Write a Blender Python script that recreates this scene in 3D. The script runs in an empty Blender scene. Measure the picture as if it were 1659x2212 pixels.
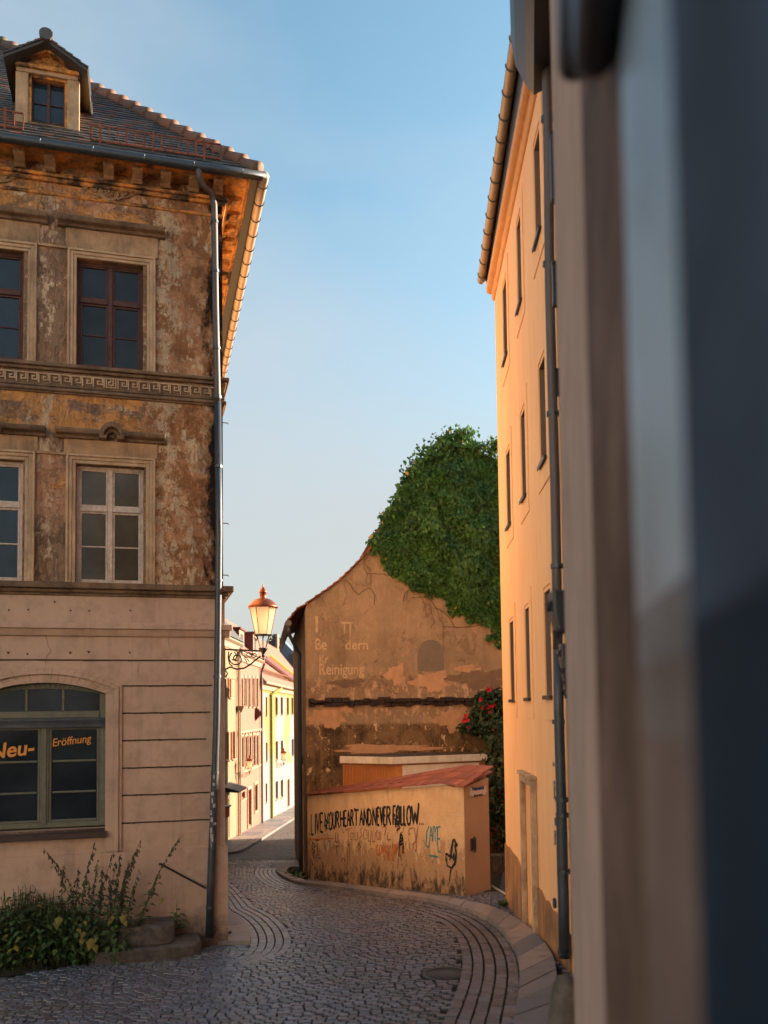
import bpy, bmesh, math, random
import numpy as np
from mathutils import Vector, Matrix
random.seed(7); rng = np.random.default_rng(7)
SC = bpy.context.scene
COL = SC.collection
R = math.radians
PI = math.pi

# ------------------------------------------------------------------ camera
W0, H0 = 1659.0, 2212.0          # working pixel grid of the photograph
F = 1900.0                       # focal length in those pixels
PY = 1429.0                      # row of the optical axis (lens shifted up)
PITCH = math.atan((1535.7-PY)/F)
ROLL = 0.013
cam_d = bpy.data.cameras.new('camera'); cam = bpy.data.objects.new('camera', cam_d); COL.objects.link(cam)
cam_d.sensor_fit = 'VERTICAL'; cam_d.sensor_height = 36.0
cam_d.lens = 36.0*F/H0
cam_d.shift_y = (PY-H0/2)/H0
cam_d.clip_start = 0.03; cam_d.clip_end = 3000
fwd = Vector((0, math.cos(PITCH), math.sin(PITCH)))
right0 = Vector((1, 0, 0)); up0 = right0.cross(fwd)
right = right0*math.cos(ROLL) - up0*math.sin(ROLL)
up = up0*math.cos(ROLL) + right0*math.sin(ROLL)
cam.matrix_world = Matrix(((right.x, up.x, -fwd.x, 0), (right.y, up.y, -fwd.y, 0), (right.z, up.z, -fwd.z, 0), (0, 0, 0, 1)))
cam_d.dof.use_dof = True; cam_d.dof.focus_distance = 15.0; cam_d.dof.aperture_fstop = 1.15
SC.camera = cam

def ray(u, v):
    return (right*((u-W0/2)/F) + up*((PY-v)/F) + fwd)

# ------------------------------------------------------------------ world, sun, exposure
SUN_EL = R(17); SUN_AZ = R(66)        # azimuth measured from +Y towards +X
world = bpy.data.worlds.new('World'); SC.world = world; world.use_nodes = True
wn = world.node_tree.nodes; wl = world.node_tree.links; wn.clear()
sky = wn.new('ShaderNodeTexSky'); sky.sky_type = 'NISHITA'; sky.sun_disc = False
sky.sun_elevation = SUN_EL; sky.sun_rotation = SUN_AZ
sky.air_density = 1.0; sky.dust_density = 1.2; sky.ozone_density = 1.6; sky.altitude = 200
bg = wn.new('ShaderNodeBackground'); bg.inputs['Strength'].default_value = 0.086
wo = wn.new('ShaderNodeOutputWorld'); tc = wn.new('ShaderNodeTexCoord'); sp = wn.new('ShaderNodeSeparateXYZ'); wl.new(tc.outputs['Generated'], sp.inputs[0])
def wramp(a, b, v0, v1):
    r_ = wn.new('ShaderNodeMapRange'); r_.inputs['From Min'].default_value = a; r_.inputs['From Max'].default_value = b
    r_.inputs['To Min'].default_value = v0; r_.inputs['To Max'].default_value = v1; r_.interpolation_type = 'SMOOTHSTEP'; wl.new(sp.outputs[2], r_.inputs['Value']); return r_.outputs[0]
tint = wn.new('ShaderNodeMixRGB'); tint.blend_type = 'MULTIPLY'; tint.inputs[0].default_value = 1; tint.inputs[2].default_value = (.82, .96, .83, 1); wl.new(sky.outputs[0], tint.inputs[1])
cn = wn.new('ShaderNodeTexNoise'); cn.inputs['Scale'].default_value = 1.6; cn.inputs['Detail'].default_value = 5; cn.inputs['Roughness'].default_value = .5
mp_ = wn.new('ShaderNodeMapping'); mp_.inputs['Scale'].default_value = (1, 1, 2.2); wl.new(tc.outputs['Generated'], mp_.inputs[0]); wl.new(mp_.outputs[0], cn.inputs['Vector'])
veil = wn.new('ShaderNodeMapRange'); veil.inputs['From Min'].default_value = .45; veil.inputs['From Max'].default_value = .75; veil.inputs['To Max'].default_value = .6; wl.new(cn.outputs['Fac'], veil.inputs['Value'])
hz1 = wn.new('ShaderNodeMixRGB'); hz1.inputs[2].default_value = (2.1, 2.25, 2.35, 1); wl.new(veil.outputs[0], hz1.inputs[0]); wl.new(tint.outputs[0], hz1.inputs[1])
hz = wn.new('ShaderNodeMixRGB'); hz.inputs[2].default_value = (1.84, 1.74, 1.68, 1); wl.new(wramp(-.02, .60, .95, 0.0), hz.inputs[0]); wl.new(hz1.outputs[0], hz.inputs[1])
wl.new(hz.outputs[0], bg.inputs[0]); wl.new(bg.outputs[0], wo.inputs[0])
sd = bpy.data.lights.new('sun', 'SUN'); sd.energy = 4.8; sd.angle = R(0.6); sd.color = (1.0, 0.80, 0.60)
sun = bpy.data.objects.new('sun', sd); COL.objects.link(sun)
sv = Vector((math.sin(SUN_AZ)*math.cos(SUN_EL), math.cos(SUN_AZ)*math.cos(SUN_EL), math.sin(SUN_EL)))
sun.rotation_euler = sv.to_track_quat('Z', 'Y').to_euler(); sun.location = (30, 10, 30)
SC.view_settings.view_transform = 'Standard'; SC.view_settings.look = 'None'
SC.view_settings.exposure = 2.0; SC.view_settings.gamma = 1.0

# ------------------------------------------------------------------ zoom readings -> working pixels
def Zm(x0, y0, s):
    k = W0/2500.0
    return lambda x, y: ((x0+x*s)*k, (y0+y*s)*k)
A1 = Zm(0, 80, .5425); A2 = Zm(0, 700, .4822); A3 = Zm(0, 1250, .4822); A4 = Zm(0, 2000, .4822); A5 = Zm(0, 2650, .5124)
B1 = Zm(700, 1850, .2261); B2 = Zm(700, 2250, .2712); B3 = Zm(940, 1750, .4461); B4 = Zm(940, 2400, .4461); B5 = Zm(1150, 1380, .3315)
C1 = Zm(1500, 0, .452); C2 = Zm(1550, 950, .4749); C3 = Zm(1550, 1850, .2939); C4 = Zm(1550, 2400, .4217); C5 = Zm(700, 2700, .7233)

# ------------------------------------------------------------------ terrain
_gy = [-40, 0, 8, 15, 22, 34, 40, 49.5, 62.6, 90, 160, 1500]
_gz = [-1.4, -1.8, -2.68, -3.42, -4.05, -5.35, -5.75, -6.25, -7.0, -8.2, -10, -14]
def gz(x, y):
    w = np.clip((30-y)/10, 0, 1)
    return np.interp(y, _gy, _gz) + .09*np.clip(x, -3.2, 3.2)*w
def ground_hit(u, v, off=0.0):
    d = ray(u, v); a = 2.0
    f = lambda t: d.z*t-(float(gz(d.x*t, d.y*t))+off)
    b = a
    while f(b) > 0 and b < 400: a = b; b += .5 if b < 40 else 3
    for i in range(18):
        m = (a+b)/2
        if f(m) > 0: a = m
        else: b = m
    return d*b
class Frame:
    def __init__(s, loc, rz):
        s.loc = Vector(loc); s.rz = rz
        s.ax = Vector((math.cos(rz), math.sin(rz), 0)); s.ay = Vector((-math.sin(rz), math.cos(rz), 0))
    def hit(s, uv, y=0.0):
        d = ray(*uv); q = s.loc + s.ay*y
        t = q.dot(s.ay)/d.dot(s.ay); p = d*t - s.loc
        return p.dot(s.ax), p.z
    def hitx(s, uv, x=0.0):
        d = ray(*uv); q = s.loc + s.ax*x
        t = q.dot(s.ax)/d.dot(s.ax); p = d*t - s.loc
        return p.dot(s.ay), p.z
    def local(s, p):
        q = Vector(p)-s.loc
        return Vector((q.dot(s.ax), q.dot(s.ay), q.z))
    def world(s, x, y, z):
        return s.loc + s.ax*x + s.ay*y + Vector((0, 0, z))

# ------------------------------------------------------------------ mesh builder
class MB:
    def __init__(s): s.v = []; s.f = []; s.r = []; s.cr = .5; s.marks = []
    def rnd(s, r=None): s.cr = random.random() if r is None else r
    def add(s, vs, fs):
        s.marks.append((len(s.v), len(s.f))); b = len(s.v); s.v += [tuple(p) for p in vs]; s.r += [s.cr]*len(vs)
        s.f += [tuple(i+b for i in f) for f in fs]
    def box(s, x0, x1, y0, y1, z0, z1):
        s.add([(x0,y0,z0),(x1,y0,z0),(x1,y1,z0),(x0,y1,z0),(x0,y0,z1),(x1,y0,z1),(x1,y1,z1),(x0,y1,z1)],
              [(0,3,2,1),(4,5,6,7),(0,1,5,4),(1,2,6,5),(2,3,7,6),(3,0,4,7)])
    def hexa(s, p):   # 8 points, bottom ring then top ring
        s.add(p, [(0,3,2,1),(4,5,6,7),(0,1,5,4),(1,2,6,5),(2,3,7,6),(3,0,4,7)])
    def quad(s, a, b, c, d): s.add([a, b, c, d], [(0,1,2,3)])
    def prism(s, pts, e):     # polygon pts (3D), extruded by vector e
        n = len(pts); e = Vector(e)
        s.add([Vector(p) for p in pts]+[Vector(p)+e for p in pts],
              [tuple(range(n))[::-1], tuple(range(n, 2*n))]+[(i,(i+1)%n,n+(i+1)%n,n+i) for i in range(n)])
    def tube(s, pts, r, n=8, caps=True):
        pts = [Vector(p) for p in pts]; m = len(pts)
        rr = r if isinstance(r, (list, tuple)) else [r]*m
        vs = []; ref = None
        for i, p in enumerate(pts):
            t = (pts[min(i+1,m-1)]-pts[max(i-1,0)])
            if t.length < 1e-9: t = Vector((0,0,1))
            t.normalize()
            if ref is None: ref = Vector((0,0,1)) if abs(t.z) < .9 else Vector((1,0,0))
            a = (ref - t*ref.dot(t))
            if a.length < 1e-5: a = Vector((0,1,0)) - t*t.y
            a.normalize(); ref = a; b = t.cross(a)
            for k in range(n):
                w = 2*PI*k/n; vs.append(p + (a*math.cos(w)+b*math.sin(w))*rr[i])
        fs = [(i*n+k, i*n+(k+1)%n, (i+1)*n+(k+1)%n, (i+1)*n+k) for i in range(m-1) for k in range(n)]
        if caps: fs += [tuple(range(n))[::-1], tuple(range((m-1)*n, m*n))]
        s.add(vs, fs)
    def lathe(s, prof, c=(0,0,0), n=16):   # prof (r,z) list
        vs = []; m = len(prof)
        for r, z in prof:
            for k in range(n):
                w = 2*PI*k/n; vs.append((c[0]+r*math.cos(w), c[1]+r*math.sin(w), c[2]+z))
        fs = [(i*n+k, i*n+(k+1)%n, (i+1)*n+(k+1)%n, (i+1)*n+k) for i in range(m-1) for k in range(n)]
        s.add(vs, fs)
    def prof_x(s, prof, x0, x1):      # profile list of (y,z), swept along x, closed
        n = len(prof)
        s.add([(x0,y,z) for y,z in prof]+[(x1,y,z) for y,z in prof],
              [tuple(range(n)), tuple(range(n,2*n))[::-1]]+[(i,n+i,n+(i+1)%n,(i+1)%n) for i in range(n)])
    def prof_y(s, prof, y0, y1):      # profile list of (x,z), swept along y, closed
        n = len(prof)
        s.add([(x,y0,z) for x,z in prof]+[(x,y1,z) for x,z in prof],
              [tuple(range(n))[::-1], tuple(range(n,2*n))]+[(i,(i+1)%n,n+(i+1)%n,n+i) for i in range(n)])
    def ribbon(s, pts, w, up_, off):   # flat painted stroke; pts 3D, up_ = surface normal
        pts = [Vector(p) for p in pts]; m = len(pts); nrm = Vector(up_)
        L = []; Rr = []
        for i, p in enumerate(pts):
            t = pts[min(i+1,m-1)]-pts[max(i-1,0)]
            if t.length < 1e-9: t = Vector((1,0,0))
            t.normalize(); b = nrm.cross(t).normalized()
            ww = w*(.68+.6*random.random())
            L.append(p+b*ww/2+nrm*off); Rr.append(p-b*ww/2+nrm*off)
        s.add(L+Rr, [(i,i+1,m+i+1,m+i) for i in range(m-1)])
    def each(s, name, mat, parent=None, k=1, smooth=False):
        mk = s.marks+[(len(s.v), len(s.f))]; out = []
        for i in range(0, len(s.marks), k):
            (v0, f0), (v1, f1) = mk[i], mk[min(i+k, len(mk)-1)]
            m = MB(); m.v = s.v[v0:v1]; m.r = s.r[v0:v1]; m.f = [tuple(j-v0 for j in f) for f in s.f[f0:f1]]; out.append(m.build(name, mat, parent, smooth))
        return out
    def build(s, name, mat, parent=None, smooth=False, loc=None):
        me = bpy.data.meshes.new(name); me.from_pydata(s.v, [], s.f)
        a = me.attributes.new('rnd', 'FLOAT', 'POINT'); a.data.foreach_set('value', s.r)
        me.materials.append(mat)
        if smooth: me.polygons.foreach_set('use_smooth', [True]*len(me.polygons))
        bm = bmesh.new(); bm.from_mesh(me); bmesh.ops.recalc_face_normals(bm, faces=bm.faces); bm.to_mesh(me); bm.free()
        o = bpy.data.objects.new(name, me); COL.objects.link(o)
        if parent is not None: o.parent = parent
        if loc is not None: o.location = loc
        return o
def fast_mesh(name, verts, quads, rnd, mat, parent=None, edge=None):
    me = bpy.data.meshes.new(name); me.from_pydata(verts.tolist(), [], quads.tolist())
    a = me.attributes.new('rnd', 'FLOAT', 'POINT'); a.data.foreach_set('value', rnd.astype(np.float32))
    if edge is not None: a2 = me.attributes.new('edge', 'FLOAT', 'POINT'); a2.data.foreach_set('value', edge.astype(np.float32))
    me.materials.append(mat); o = bpy.data.objects.new(name, me); COL.objects.link(o)
    if parent is not None: o.parent = parent
    return o
def tag(o, label=None, cat=None, group=None, kind=None):
    if label: o['label'] = label
    if cat: o['category'] = cat
    if group: o['group'] = group
    if kind: o['kind'] = kind
    return o
def thing(name, label, cat, loc=(0,0,0), rz=0, group=None):
    o = bpy.data.objects.new(name, None); COL.objects.link(o); o.location = loc; o.rotation_euler = (0,0,rz)
    o.empty_display_size = .2
    return tag(o, label, cat, group)
def copy_tree(o, parent=None):
    c = o.copy(); COL.objects.link(c); c.parent = parent
    for ch in [x for x in bpy.data.objects if x.parent == o]: copy_tree(ch, c)
    return c
def bevel(o, w=.01, seg=2):
    m = o.modifiers.new('bevel', 'BEVEL'); m.width = w; m.segments = seg; m.limit_method = 'ANGLE'; return o

# ------------------------------------------------------------------ materials
def lin(c):
    f = lambda x: x/12.92 if x <= .04045 else ((x+.055)/1.055)**2.4
    return tuple(f(k/255.0) for k in c)
class NT:
    def __init__(s, name):
        s.m = bpy.data.materials.new(name); s.m.use_nodes = True
        s.n = s.m.node_tree.nodes; s.l = s.m.node_tree.links; s.n.clear()
        s.out = s.n.new('ShaderNodeOutputMaterial'); s.b = s.n.new('ShaderNodeBsdfPrincipled')
        s.l.new(s.b.outputs[0], s.out.inputs[0]); s.co = s.n.new('ShaderNodeTexCoord').outputs['Object']
        s.b.inputs['Roughness'].default_value = .85
    def inp(s, node, k, val):
        if hasattr(val, 'is_linked'): s.l.new(val, node.inputs[k])
        else: node.inputs[k].default_value = (tuple(val)+(1,) if isinstance(val, tuple) and len(val) == 3 and node.inputs[k].type == 'RGBA' else val)
    def map(s, scale=(1,1,1), loc=(0,0,0), src=None):
        n = s.n.new('ShaderNodeMapping'); n.inputs['Scale'].default_value = scale; n.inputs['Location'].default_value = loc
        s.l.new(src or s.co, n.inputs['Vector']); return n.outputs[0]
    def noise(s, scale, detail=6, rough=.6, vec=None, dist=0.0, col=False):
        n = s.n.new('ShaderNodeTexNoise'); n.inputs['Scale'].default_value = scale; n.inputs['Detail'].default_value = detail
        n.inputs['Roughness'].default_value = rough; n.inputs['Distortion'].default_value = dist
        s.l.new(vec or s.co, n.inputs['Vector']); return n.outputs['Color' if col else 'Fac']
    def voro(s, scale, feat='F1', vec=None, out='Distance'):
        n = s.n.new('ShaderNodeTexVoronoi'); n.feature = feat; n.inputs['Scale'].default_value = scale
        s.l.new(vec or s.co, n.inputs['Vector']); return n.outputs[out]
    def wave(s, scale, vec=None, d='X', dist=0.0):
        n = s.n.new('ShaderNodeTexWave'); n.bands_direction = d; n.inputs['Scale'].default_value = scale; n.inputs['Distortion'].default_value = dist
        s.l.new(vec or s.co, n.inputs['Vector']); return n.outputs['Fac']
    def ramp(s, fac, a, b, smooth=False):       # 0..1 step between a and b
        n = s.n.new('ShaderNodeMapRange'); n.inputs['From Min'].default_value = a; n.inputs['From Max'].default_value = b
        if smooth: n.interpolation_type = 'SMOOTHSTEP'
        s.l.new(fac, n.inputs['Value']); return n.outputs[0]
    def mix(s, fac, a, b, mode='MIX'):
        n = s.n.new('ShaderNodeMixRGB'); n.blend_type = mode
        s.inp(n, 'Fac', fac); s.inp(n, 'Color1', a); s.inp(n, 'Color2', b); return n.outputs[0]
    def math(s, op, a, b=0.0, clamp=False):
        n = s.n.new('ShaderNodeMath'); n.operation = op; n.use_clamp = clamp
        s.inp(n, 0, a); s.inp(n, 1, b); return n.outputs[0]
    def xyz(s, src=None):
        n = s.n.new('ShaderNodeSeparateXYZ'); s.l.new(src or s.co, n.inputs[0]); return n.outputs
    def attr(s, name='rnd'):
        n = s.n.new('ShaderNodeAttribute'); n.attribute_name = name; return n.outputs['Fac']
    def bump(s, h, strength=.4, dist=.02, prev=None):
        n = s.n.new('ShaderNodeBump'); n.inputs['Strength'].default_value = strength; n.inputs['Distance'].default_value = dist
        s.l.new(h, n.inputs['Height'])
        if prev: s.l.new(prev, n.inputs['Normal'])
        return n.outputs[0]
    def fin(s, col=None, rough=None, normal=None, metal=None, spec=None):
        if col is not None: s.inp(s.b, 'Base Color', col)
        if rough is not None: s.inp(s.b, 'Roughness', rough)
        if normal is not None: s.l.new(normal, s.b.inputs['Normal'])
        if metal is not None: s.b.inputs['Metallic'].default_value = metal
        if spec is not None: s.b.inputs['Specular IOR Level'].default_value = spec
        return s.m
def m_paint(name, c, var=.15, scale=3, bump=.15, rough=.8, dirt=None, dirt_amt=.5, fine=60):
    t = NT(name); n = t.noise(scale, 8, .65)
    dark = tuple(k*(1-var*1.6) for k in c); lite = tuple(min(1, k*(1+var)) for k in c)
    col = t.mix(t.ramp(n, .3, .7), dark, lite)
    if dirt:
        d = t.noise(scale*.7, 10, .72, t.map((1, 1, .35), (3, 1, 2)))
        col = t.mix(t.math('MULTIPLY', t.ramp(d, .48, .72), dirt_amt), col, dirt)
    h = t.math('ADD', t.noise(fine, 4, .7), t.math('MULTIPLY', n, 2.0))
    return t.fin(col, rough, t.bump(h, bump, .02))
def m_metal(name, c, rough=.45, metal=.6, var=.2):
    t = NT(name); n = t.noise(6, 6, .7)
    return t.fin(t.mix(n, tuple(k*(1-var) for k in c), tuple(k*(1+var) for k in c)), t.ramp(n, -.5, 2.0) if False else rough, t.bump(t.noise(25, 3), .06, .01), metal)
def m_glass(name, tint=(.012,.016,.022), rough=.06, spec=.6):
    t = NT(name)
    n = t.noise(2.2, 3, .5); n2 = t.noise(1.3, 5, .6)
    col = t.mix(t.ramp(n2, .35, .75), tint, tuple(k*2.4+.004 for k in tint))
    return t.fin(col, rough, t.bump(n, .10, .03), 0.0, spec)

M = {}
# weathered upper plaster of the corner house
t = NT('weathered_plaster')
X, Y_, Z_ = t.xyz()
n1 = t.noise(1.1, 10, .68, None, .4); n2 = t.noise(2.3, 12, .72, t.map((1,1,.7), (5,2,1)), .6); n3 = t.noise(5.5, 12, .75, t.map((1.4,1,.55), (1,7,3)), .3)
brown = lin((146,117,95)); ochre = lin((222,156,88)); pale = lin((218,194,162)); pink = lin((206,154,120)); soot = lin((40,34,31)); grey = lin((150,136,120))
col = t.mix(t.ramp(n2, .3, .7), tuple(k*.80 for k in brown), tuple(k*1.22 for k in brown))
big = t.noise(.75, 10, .62, t.map((1,1,1), (2,5,8)), .6)
col = t.mix(t.math('MULTIPLY', t.ramp(big, .535, .555), .75), col, pink)
zo = t.math('ADD', t.math('MULTIPLY', t.ramp(Z_, 7.50, 7.8), t.ramp(Z_, 8.5, 8.25)), t.ramp(Z_, 10.85, 11.1))
n3z = t.math('ADD', t.noise(2.4, 14, .76, t.map((.7,1,1.6), (6,2,5)), .4), t.math('MULTIPLY', zo, .13))
col = t.mix(t.math('MULTIPLY', t.ramp(n3z, .60, .625), .85), col, ochre)
hp = t.noise(3.0, 14, .78, t.map((1.2,1,.6), (9,3,4)), .2)
pil = t.math('MULTIPLY', t.ramp(t.math('PINGPONG', t.math('SUBTRACT', X, -2.62), .855), .22, .10), .07)
col = t.mix(t.math('MULTIPLY', t.ramp(t.math('ADD', hp, pil), .60, .62), .8), col, pale)
hg = t.noise(1.7, 12, .7, t.map((1,1,.6), (2,8,9)))
col = t.mix(t.math('MULTIPLY', t.ramp(hg, .60, .66), .35), col, grey)
# the corner strip: bare, softer render with soot along the pipe
band = t.ramp(X, -1.35, -1.0)
bare = t.mix(t.ramp(t.noise(2.6, 12, .7, None, .5), .44, .53), lin((206,152,112)), lin((160,112,74)))
bare = t.mix(t.math('MULTIPLY', t.ramp(hp, .52, .56), t.ramp(t.noise(1.3,3,.5,t.map((1,1,1),(4,4,4))), .5, .56)), bare, pale)
bmask = t.math('GREATER_THAN', t.math('ADD', band, t.math('MULTIPLY', t.math('SUBTRACT', n2, .5), 1.6)), .55)
col = t.mix(bmask, col, bare)
pz = t.math('MULTIPLY', t.ramp(X, -1.12, -1.0), t.ramp(X, -.45, -.9))
pn = t.noise(4.5, 14, .82, t.map((1,1,.8), (3,9,2)))
col = t.mix(t.ramp(t.math('ADD', pn, t.math('MULTIPLY', pz, .08)), .565, .585), col, pale)
rs_ = t.noise(3.2, 8, .7, t.map((2.2,1,.16), (8,1,0))); rs2 = t.noise(.55, 6, .6, None, .5)
col = t.mix(t.math('MULTIPLY', t.ramp(rs_, .50, .72), .55), col, tuple(k*.5 for k in brown))
col = t.mix(t.math('MULTIPLY', t.ramp(rs2, .45, .65), .38), col, tuple(k*.6 for k in brown))
sm = t.math('ADD', t.ramp(X, -.62, -.12), t.math('MULTIPLY', t.math('SUBTRACT', t.noise(2.2, 12, .75, t.map((1,1,.5))), .5), 2.6))
col = t.mix(t.ramp(sm, .72, .95), col, soot)
h = t.math('ADD', t.math('MULTIPLY', t.ramp(n3, .50, .53), -.5), t.math('MULTIPLY', t.ramp(n1, .46, .49), .9))
h = t.math('ADD', h, t.math('MULTIPLY', bmask, t.math('MULTIPLY', t.noise(5, 10, .75, None, 1.2), 3.0)))
h = t.math('ADD', h, t.math('MULTIPLY', t.noise(40, 5, .7), .4))
M['weathered'] = t.fin(col, .92, t.bump(h, .75, .03), 0, .2)
M['trim'] = m_paint('weathered_trim', lin((176,142,108)), .25, 4, .3, .9, lin((80,62,48)), .8)
M['trim_dark'] = m_paint('sooty_trim', lin((124,100,78)), .3, 4, .4, .9, lin((42,35,30)), .9)
M['casing'] = m_paint('casing_paint', lin((190,160,128)), .18, 5, .3, .9, lin((110,82,58)), .7)
# smooth beige ground floor
t = NT('beige_render'); n = t.noise(.7, 8, .6); n2 = t.noise(3, 10, .7)
col = t.mix(t.ramp(n, .3, .7), lin((182,152,132)), lin((198,168,146)))
col = t.mix(t.math('MULTIPLY', t.ramp(n2, .48, .72), .45), col, lin((124,104,88)))
rs_ = t.noise(2.6, 9, .72, t.map((2,1,.14), (4,1,0))); col = t.mix(t.math('MULTIPLY', t.ramp(rs_, .52, .75), .4), col, lin((118,98,84)))
X, Y_, Z_ = t.xyz()
lo = t.math('ADD', t.ramp(Z_, .95, .0), t.math('MULTIPLY', t.math('SUBTRACT', t.noise(2.5, 12, .75), .5), 1.8))
col = t.mix(t.math('MULTIPLY', t.ramp(lo, .4, .85), .85), col, lin((58,50,44)))
M['beige'] = t.fin(col, .75, t.bump(t.math('ADD', t.noise(14, 8, .7), t.math('MULTIPLY', t.noise(1.5, 3), 2)), .22, .02))
M['groove'] = m_paint('groove_shadow', lin((90,72,58)), .2, 6)
M['slate_tile'] = None
t = NT('roof_tile_grey'); r = t.attr(); n = t.noise(9, 8, .7)
col = t.mix(r, lin((52,56,62)), lin((92,84,80))); col = t.mix(t.ramp(n, .5, .7), col, lin((60,68,58)))
col = t.mix(t.math('GREATER_THAN', r, .93), col, lin((112,74,60)))
M['slate_tile'] = t.fin(col, .55, t.bump(n, .3, .02))
t = NT('roof_tile_red'); r = t.attr(); n = t.noise(9, 8, .7)
col = t.mix(r, lin((112,60,48)), lin((152,86,64))); col = t.mix(t.ramp(n, .5, .72), col, lin((108,60,44)))
M['red_tile'] = t.fin(col, .7, t.bump(n, .3, .02))
t = NT('ridge_tile'); r = t.attr(); n = t.noise(7, 8, .7)
col = t.mix(r, lin((86,80,74)), lin((128,84,64))); col = t.mix(t.ramp(n, .5, .66), col, lin((86,92,76)))
M['ridge_tile'] = t.fin(col, .8, t.bump(n, .4, .02))
M['rust'] = m_paint('rusty_iron', lin((136,74,48)), .4, 14, .3, .8, lin((60,36,28)), .8)
M['zinc'] = m_metal('weathered_zinc', lin((92,86,86)), .55, .3)
M['zinc_dark'] = m_metal('dark_zinc', lin((78,84,90)), .45, .7)
M['brown_metal'] = m_metal('brown_coated_metal', lin((178,152,128)), .5, .15)
M['iron'] = m_paint('black_iron', (.012,.012,.014), .3, 10, .1, .45)
M['dark_pipe'] = m_paint('dark_painted_pipe', lin((52,62,72)), .25, 6, .1, .4, lin((92,86,84)), .4)
M['red_frame'] = m_paint('flaking_red_brown_paint', lin((84,48,38)), .3, 18, .3, .6, lin((60,36,30)), .7)
M['white_frame'] = m_paint('flaking_white_paint', lin((206,186,170)), .14, 16, .3, .6, lin((120,84,62)), .55)
M['green_frame'] = m_paint('grey_green_paint', lin((104,104,88)), .15, 8, .1, .5)
M['glass'] = m_glass('dark_glass', (.010,.014,.019), .06, .35); M['glass_warm'] = m_glass('dusty_glass', (.045,.036,.022), .12, .5)
M['glass_blue'] = m_glass('blue_glass', (.008,.016,.026), .05, .5)
M['lettering'] = m_paint('orange_foil', lin((226,150,62)), .04, 4, 0, .4)
M['putty'] = m_paint('dry_white_putty', lin((200,186,172)), .3, 40, .2, .8)
# setts
t = NT('stone_setts'); r = t.attr(); n = t.noise(18, 8, .7); n2 = t.noise(.5, 4, .5)
col = t.mix(r, lin((42,52,66)), lin((104,112,128)))
col = t.mix(t.ramp(n2, .4, .62), col, t.mix(.75, col, lin((112,92,74)), 'MULTIPLY') if False else t.mix(.12, col, lin((150,124,98))))
col = t.mix(t.math('MULTIPLY', n, .5), col, lin((50,48,48)))
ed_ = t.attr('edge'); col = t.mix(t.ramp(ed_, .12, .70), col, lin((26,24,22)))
M['sett'] = t.fin(col, t.ramp(n, -.15, 1.6), t.bump(t.math('ADD', n, t.noise(60, 3)), .4, .01), 0, .9)
t = NT('joint_soil'); n = t.noise(5, 8, .7); n2 = t.noise(1.2, 6, .6)
col = t.mix(t.ramp(n, .4, .6), lin((34,30,26)), lin((58,52,42))); col = t.mix(t.ramp(n2, .5, .6), col, lin((52,60,30)))
M['joint'] = t.fin(col, .95, t.bump(n, .5, .02), 0, .2)
t = NT('granite_slab'); r = t.attr(); n = t.noise(5, 8, .7); n2 = t.noise(120, 3, .7)
col = t.mix(r, lin((104,104,110)), lin((160,142,130))); col = t.mix(t.ramp(n, .5, .75), col, lin((92,84,80)))
col = t.mix(t.math('MULTIPLY', n2, .5), col, lin((90,88,90)))
M['slab'] = t.fin(col, .6, t.bump(t.math('ADD', n, n2), .2, .01), 0, .4)
t = NT('far_setts'); v = t.voro(7, 'F1', t.map((1, 1.3, 1))); vc = t.voro(7, 'F1', t.map((1, 1.3, 1)), 'Color'); n = t.noise(.8, 6, .6)
col = t.mix(t.xyz(vc)[0], lin((76,74,76)), lin((128,118,110))); col = t.mix(t.ramp(v, .42, .6), col, lin((40,36,32)))
col = t.mix(t.ramp(n, .4, .7), col, lin((96,84,72)))
M['far_sett'] = t.fin(col, .7, t.bump(v, -.6, .04), 0, .4)
t = NT('dirt'); n = t.noise(2, 10, .75); n2 = t.noise(14, 6, .7)
col = t.mix(t.ramp(n, .4, .62), lin((54,46,38)), lin((64,66,36))); col = t.mix(n2, col, lin((40,36,30)))
M['dirt'] = t.fin(col, .95, t.bump(t.math('ADD', n, n2), .8, .05), 0, .2)
t = NT('asphalt'); n = t.noise(30, 6, .7); n2 = t.noise(1.5, 6, .7)
M['asphalt'] = t.fin(t.mix(n, lin((46,48,54)), lin((72,72,78))), .85, t.bump(n, .5, .02))
# orange house
t = NT('apricot_render'); n = t.noise(1.2, 6, .55, t.map((.8, 1, .35))); n2 = t.noise(3, 10, .7, t.map((1.6, 1, .18)))
col = t.mix(t.ramp(n, .3, .7), lin((246,186,128)), lin((252,200,144)))
col = t.mix(t.math('MULTIPLY', t.ramp(n2, .5, .8), .45), col, lin((206,140,92)))
M['apricot'] = t.fin(col, .7, t.bump(t.math('ADD', t.noise(45, 4, .7), t.math('MULTIPLY', t.noise(3, 4), 2)), .10, .02))
M['apricot_trim'] = m_paint('apricot_trim', lin((222,160,104)), .08, 3, .1, .7, lin((150,104,70)), .3)
t = NT('stained_plinth'); n = t.noise(3, 12, .75, t.map((1.5,1,.5)))
col = t.mix(t.ramp(n, .35, .65), lin((120,84,54)), lin((186,132,80))); col = t.mix(t.ramp(t.noise(1.4, 6), .5, .7), col, lin((96,74,58)))
M['bounce_cream'] = m_paint('bounce_cream_render', lin((234,224,206)), .05, 1)
M['plinth'] = t.fin(col, .9, t.bump(n, .6, .03))
M['reveal'] = m_paint('greyish_reveal', lin((118,94,80)), .1, 3, .1, .7)
M['sill_metal'] = m_metal('dark_sill', lin((62,60,62)), .4, .5)
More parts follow.
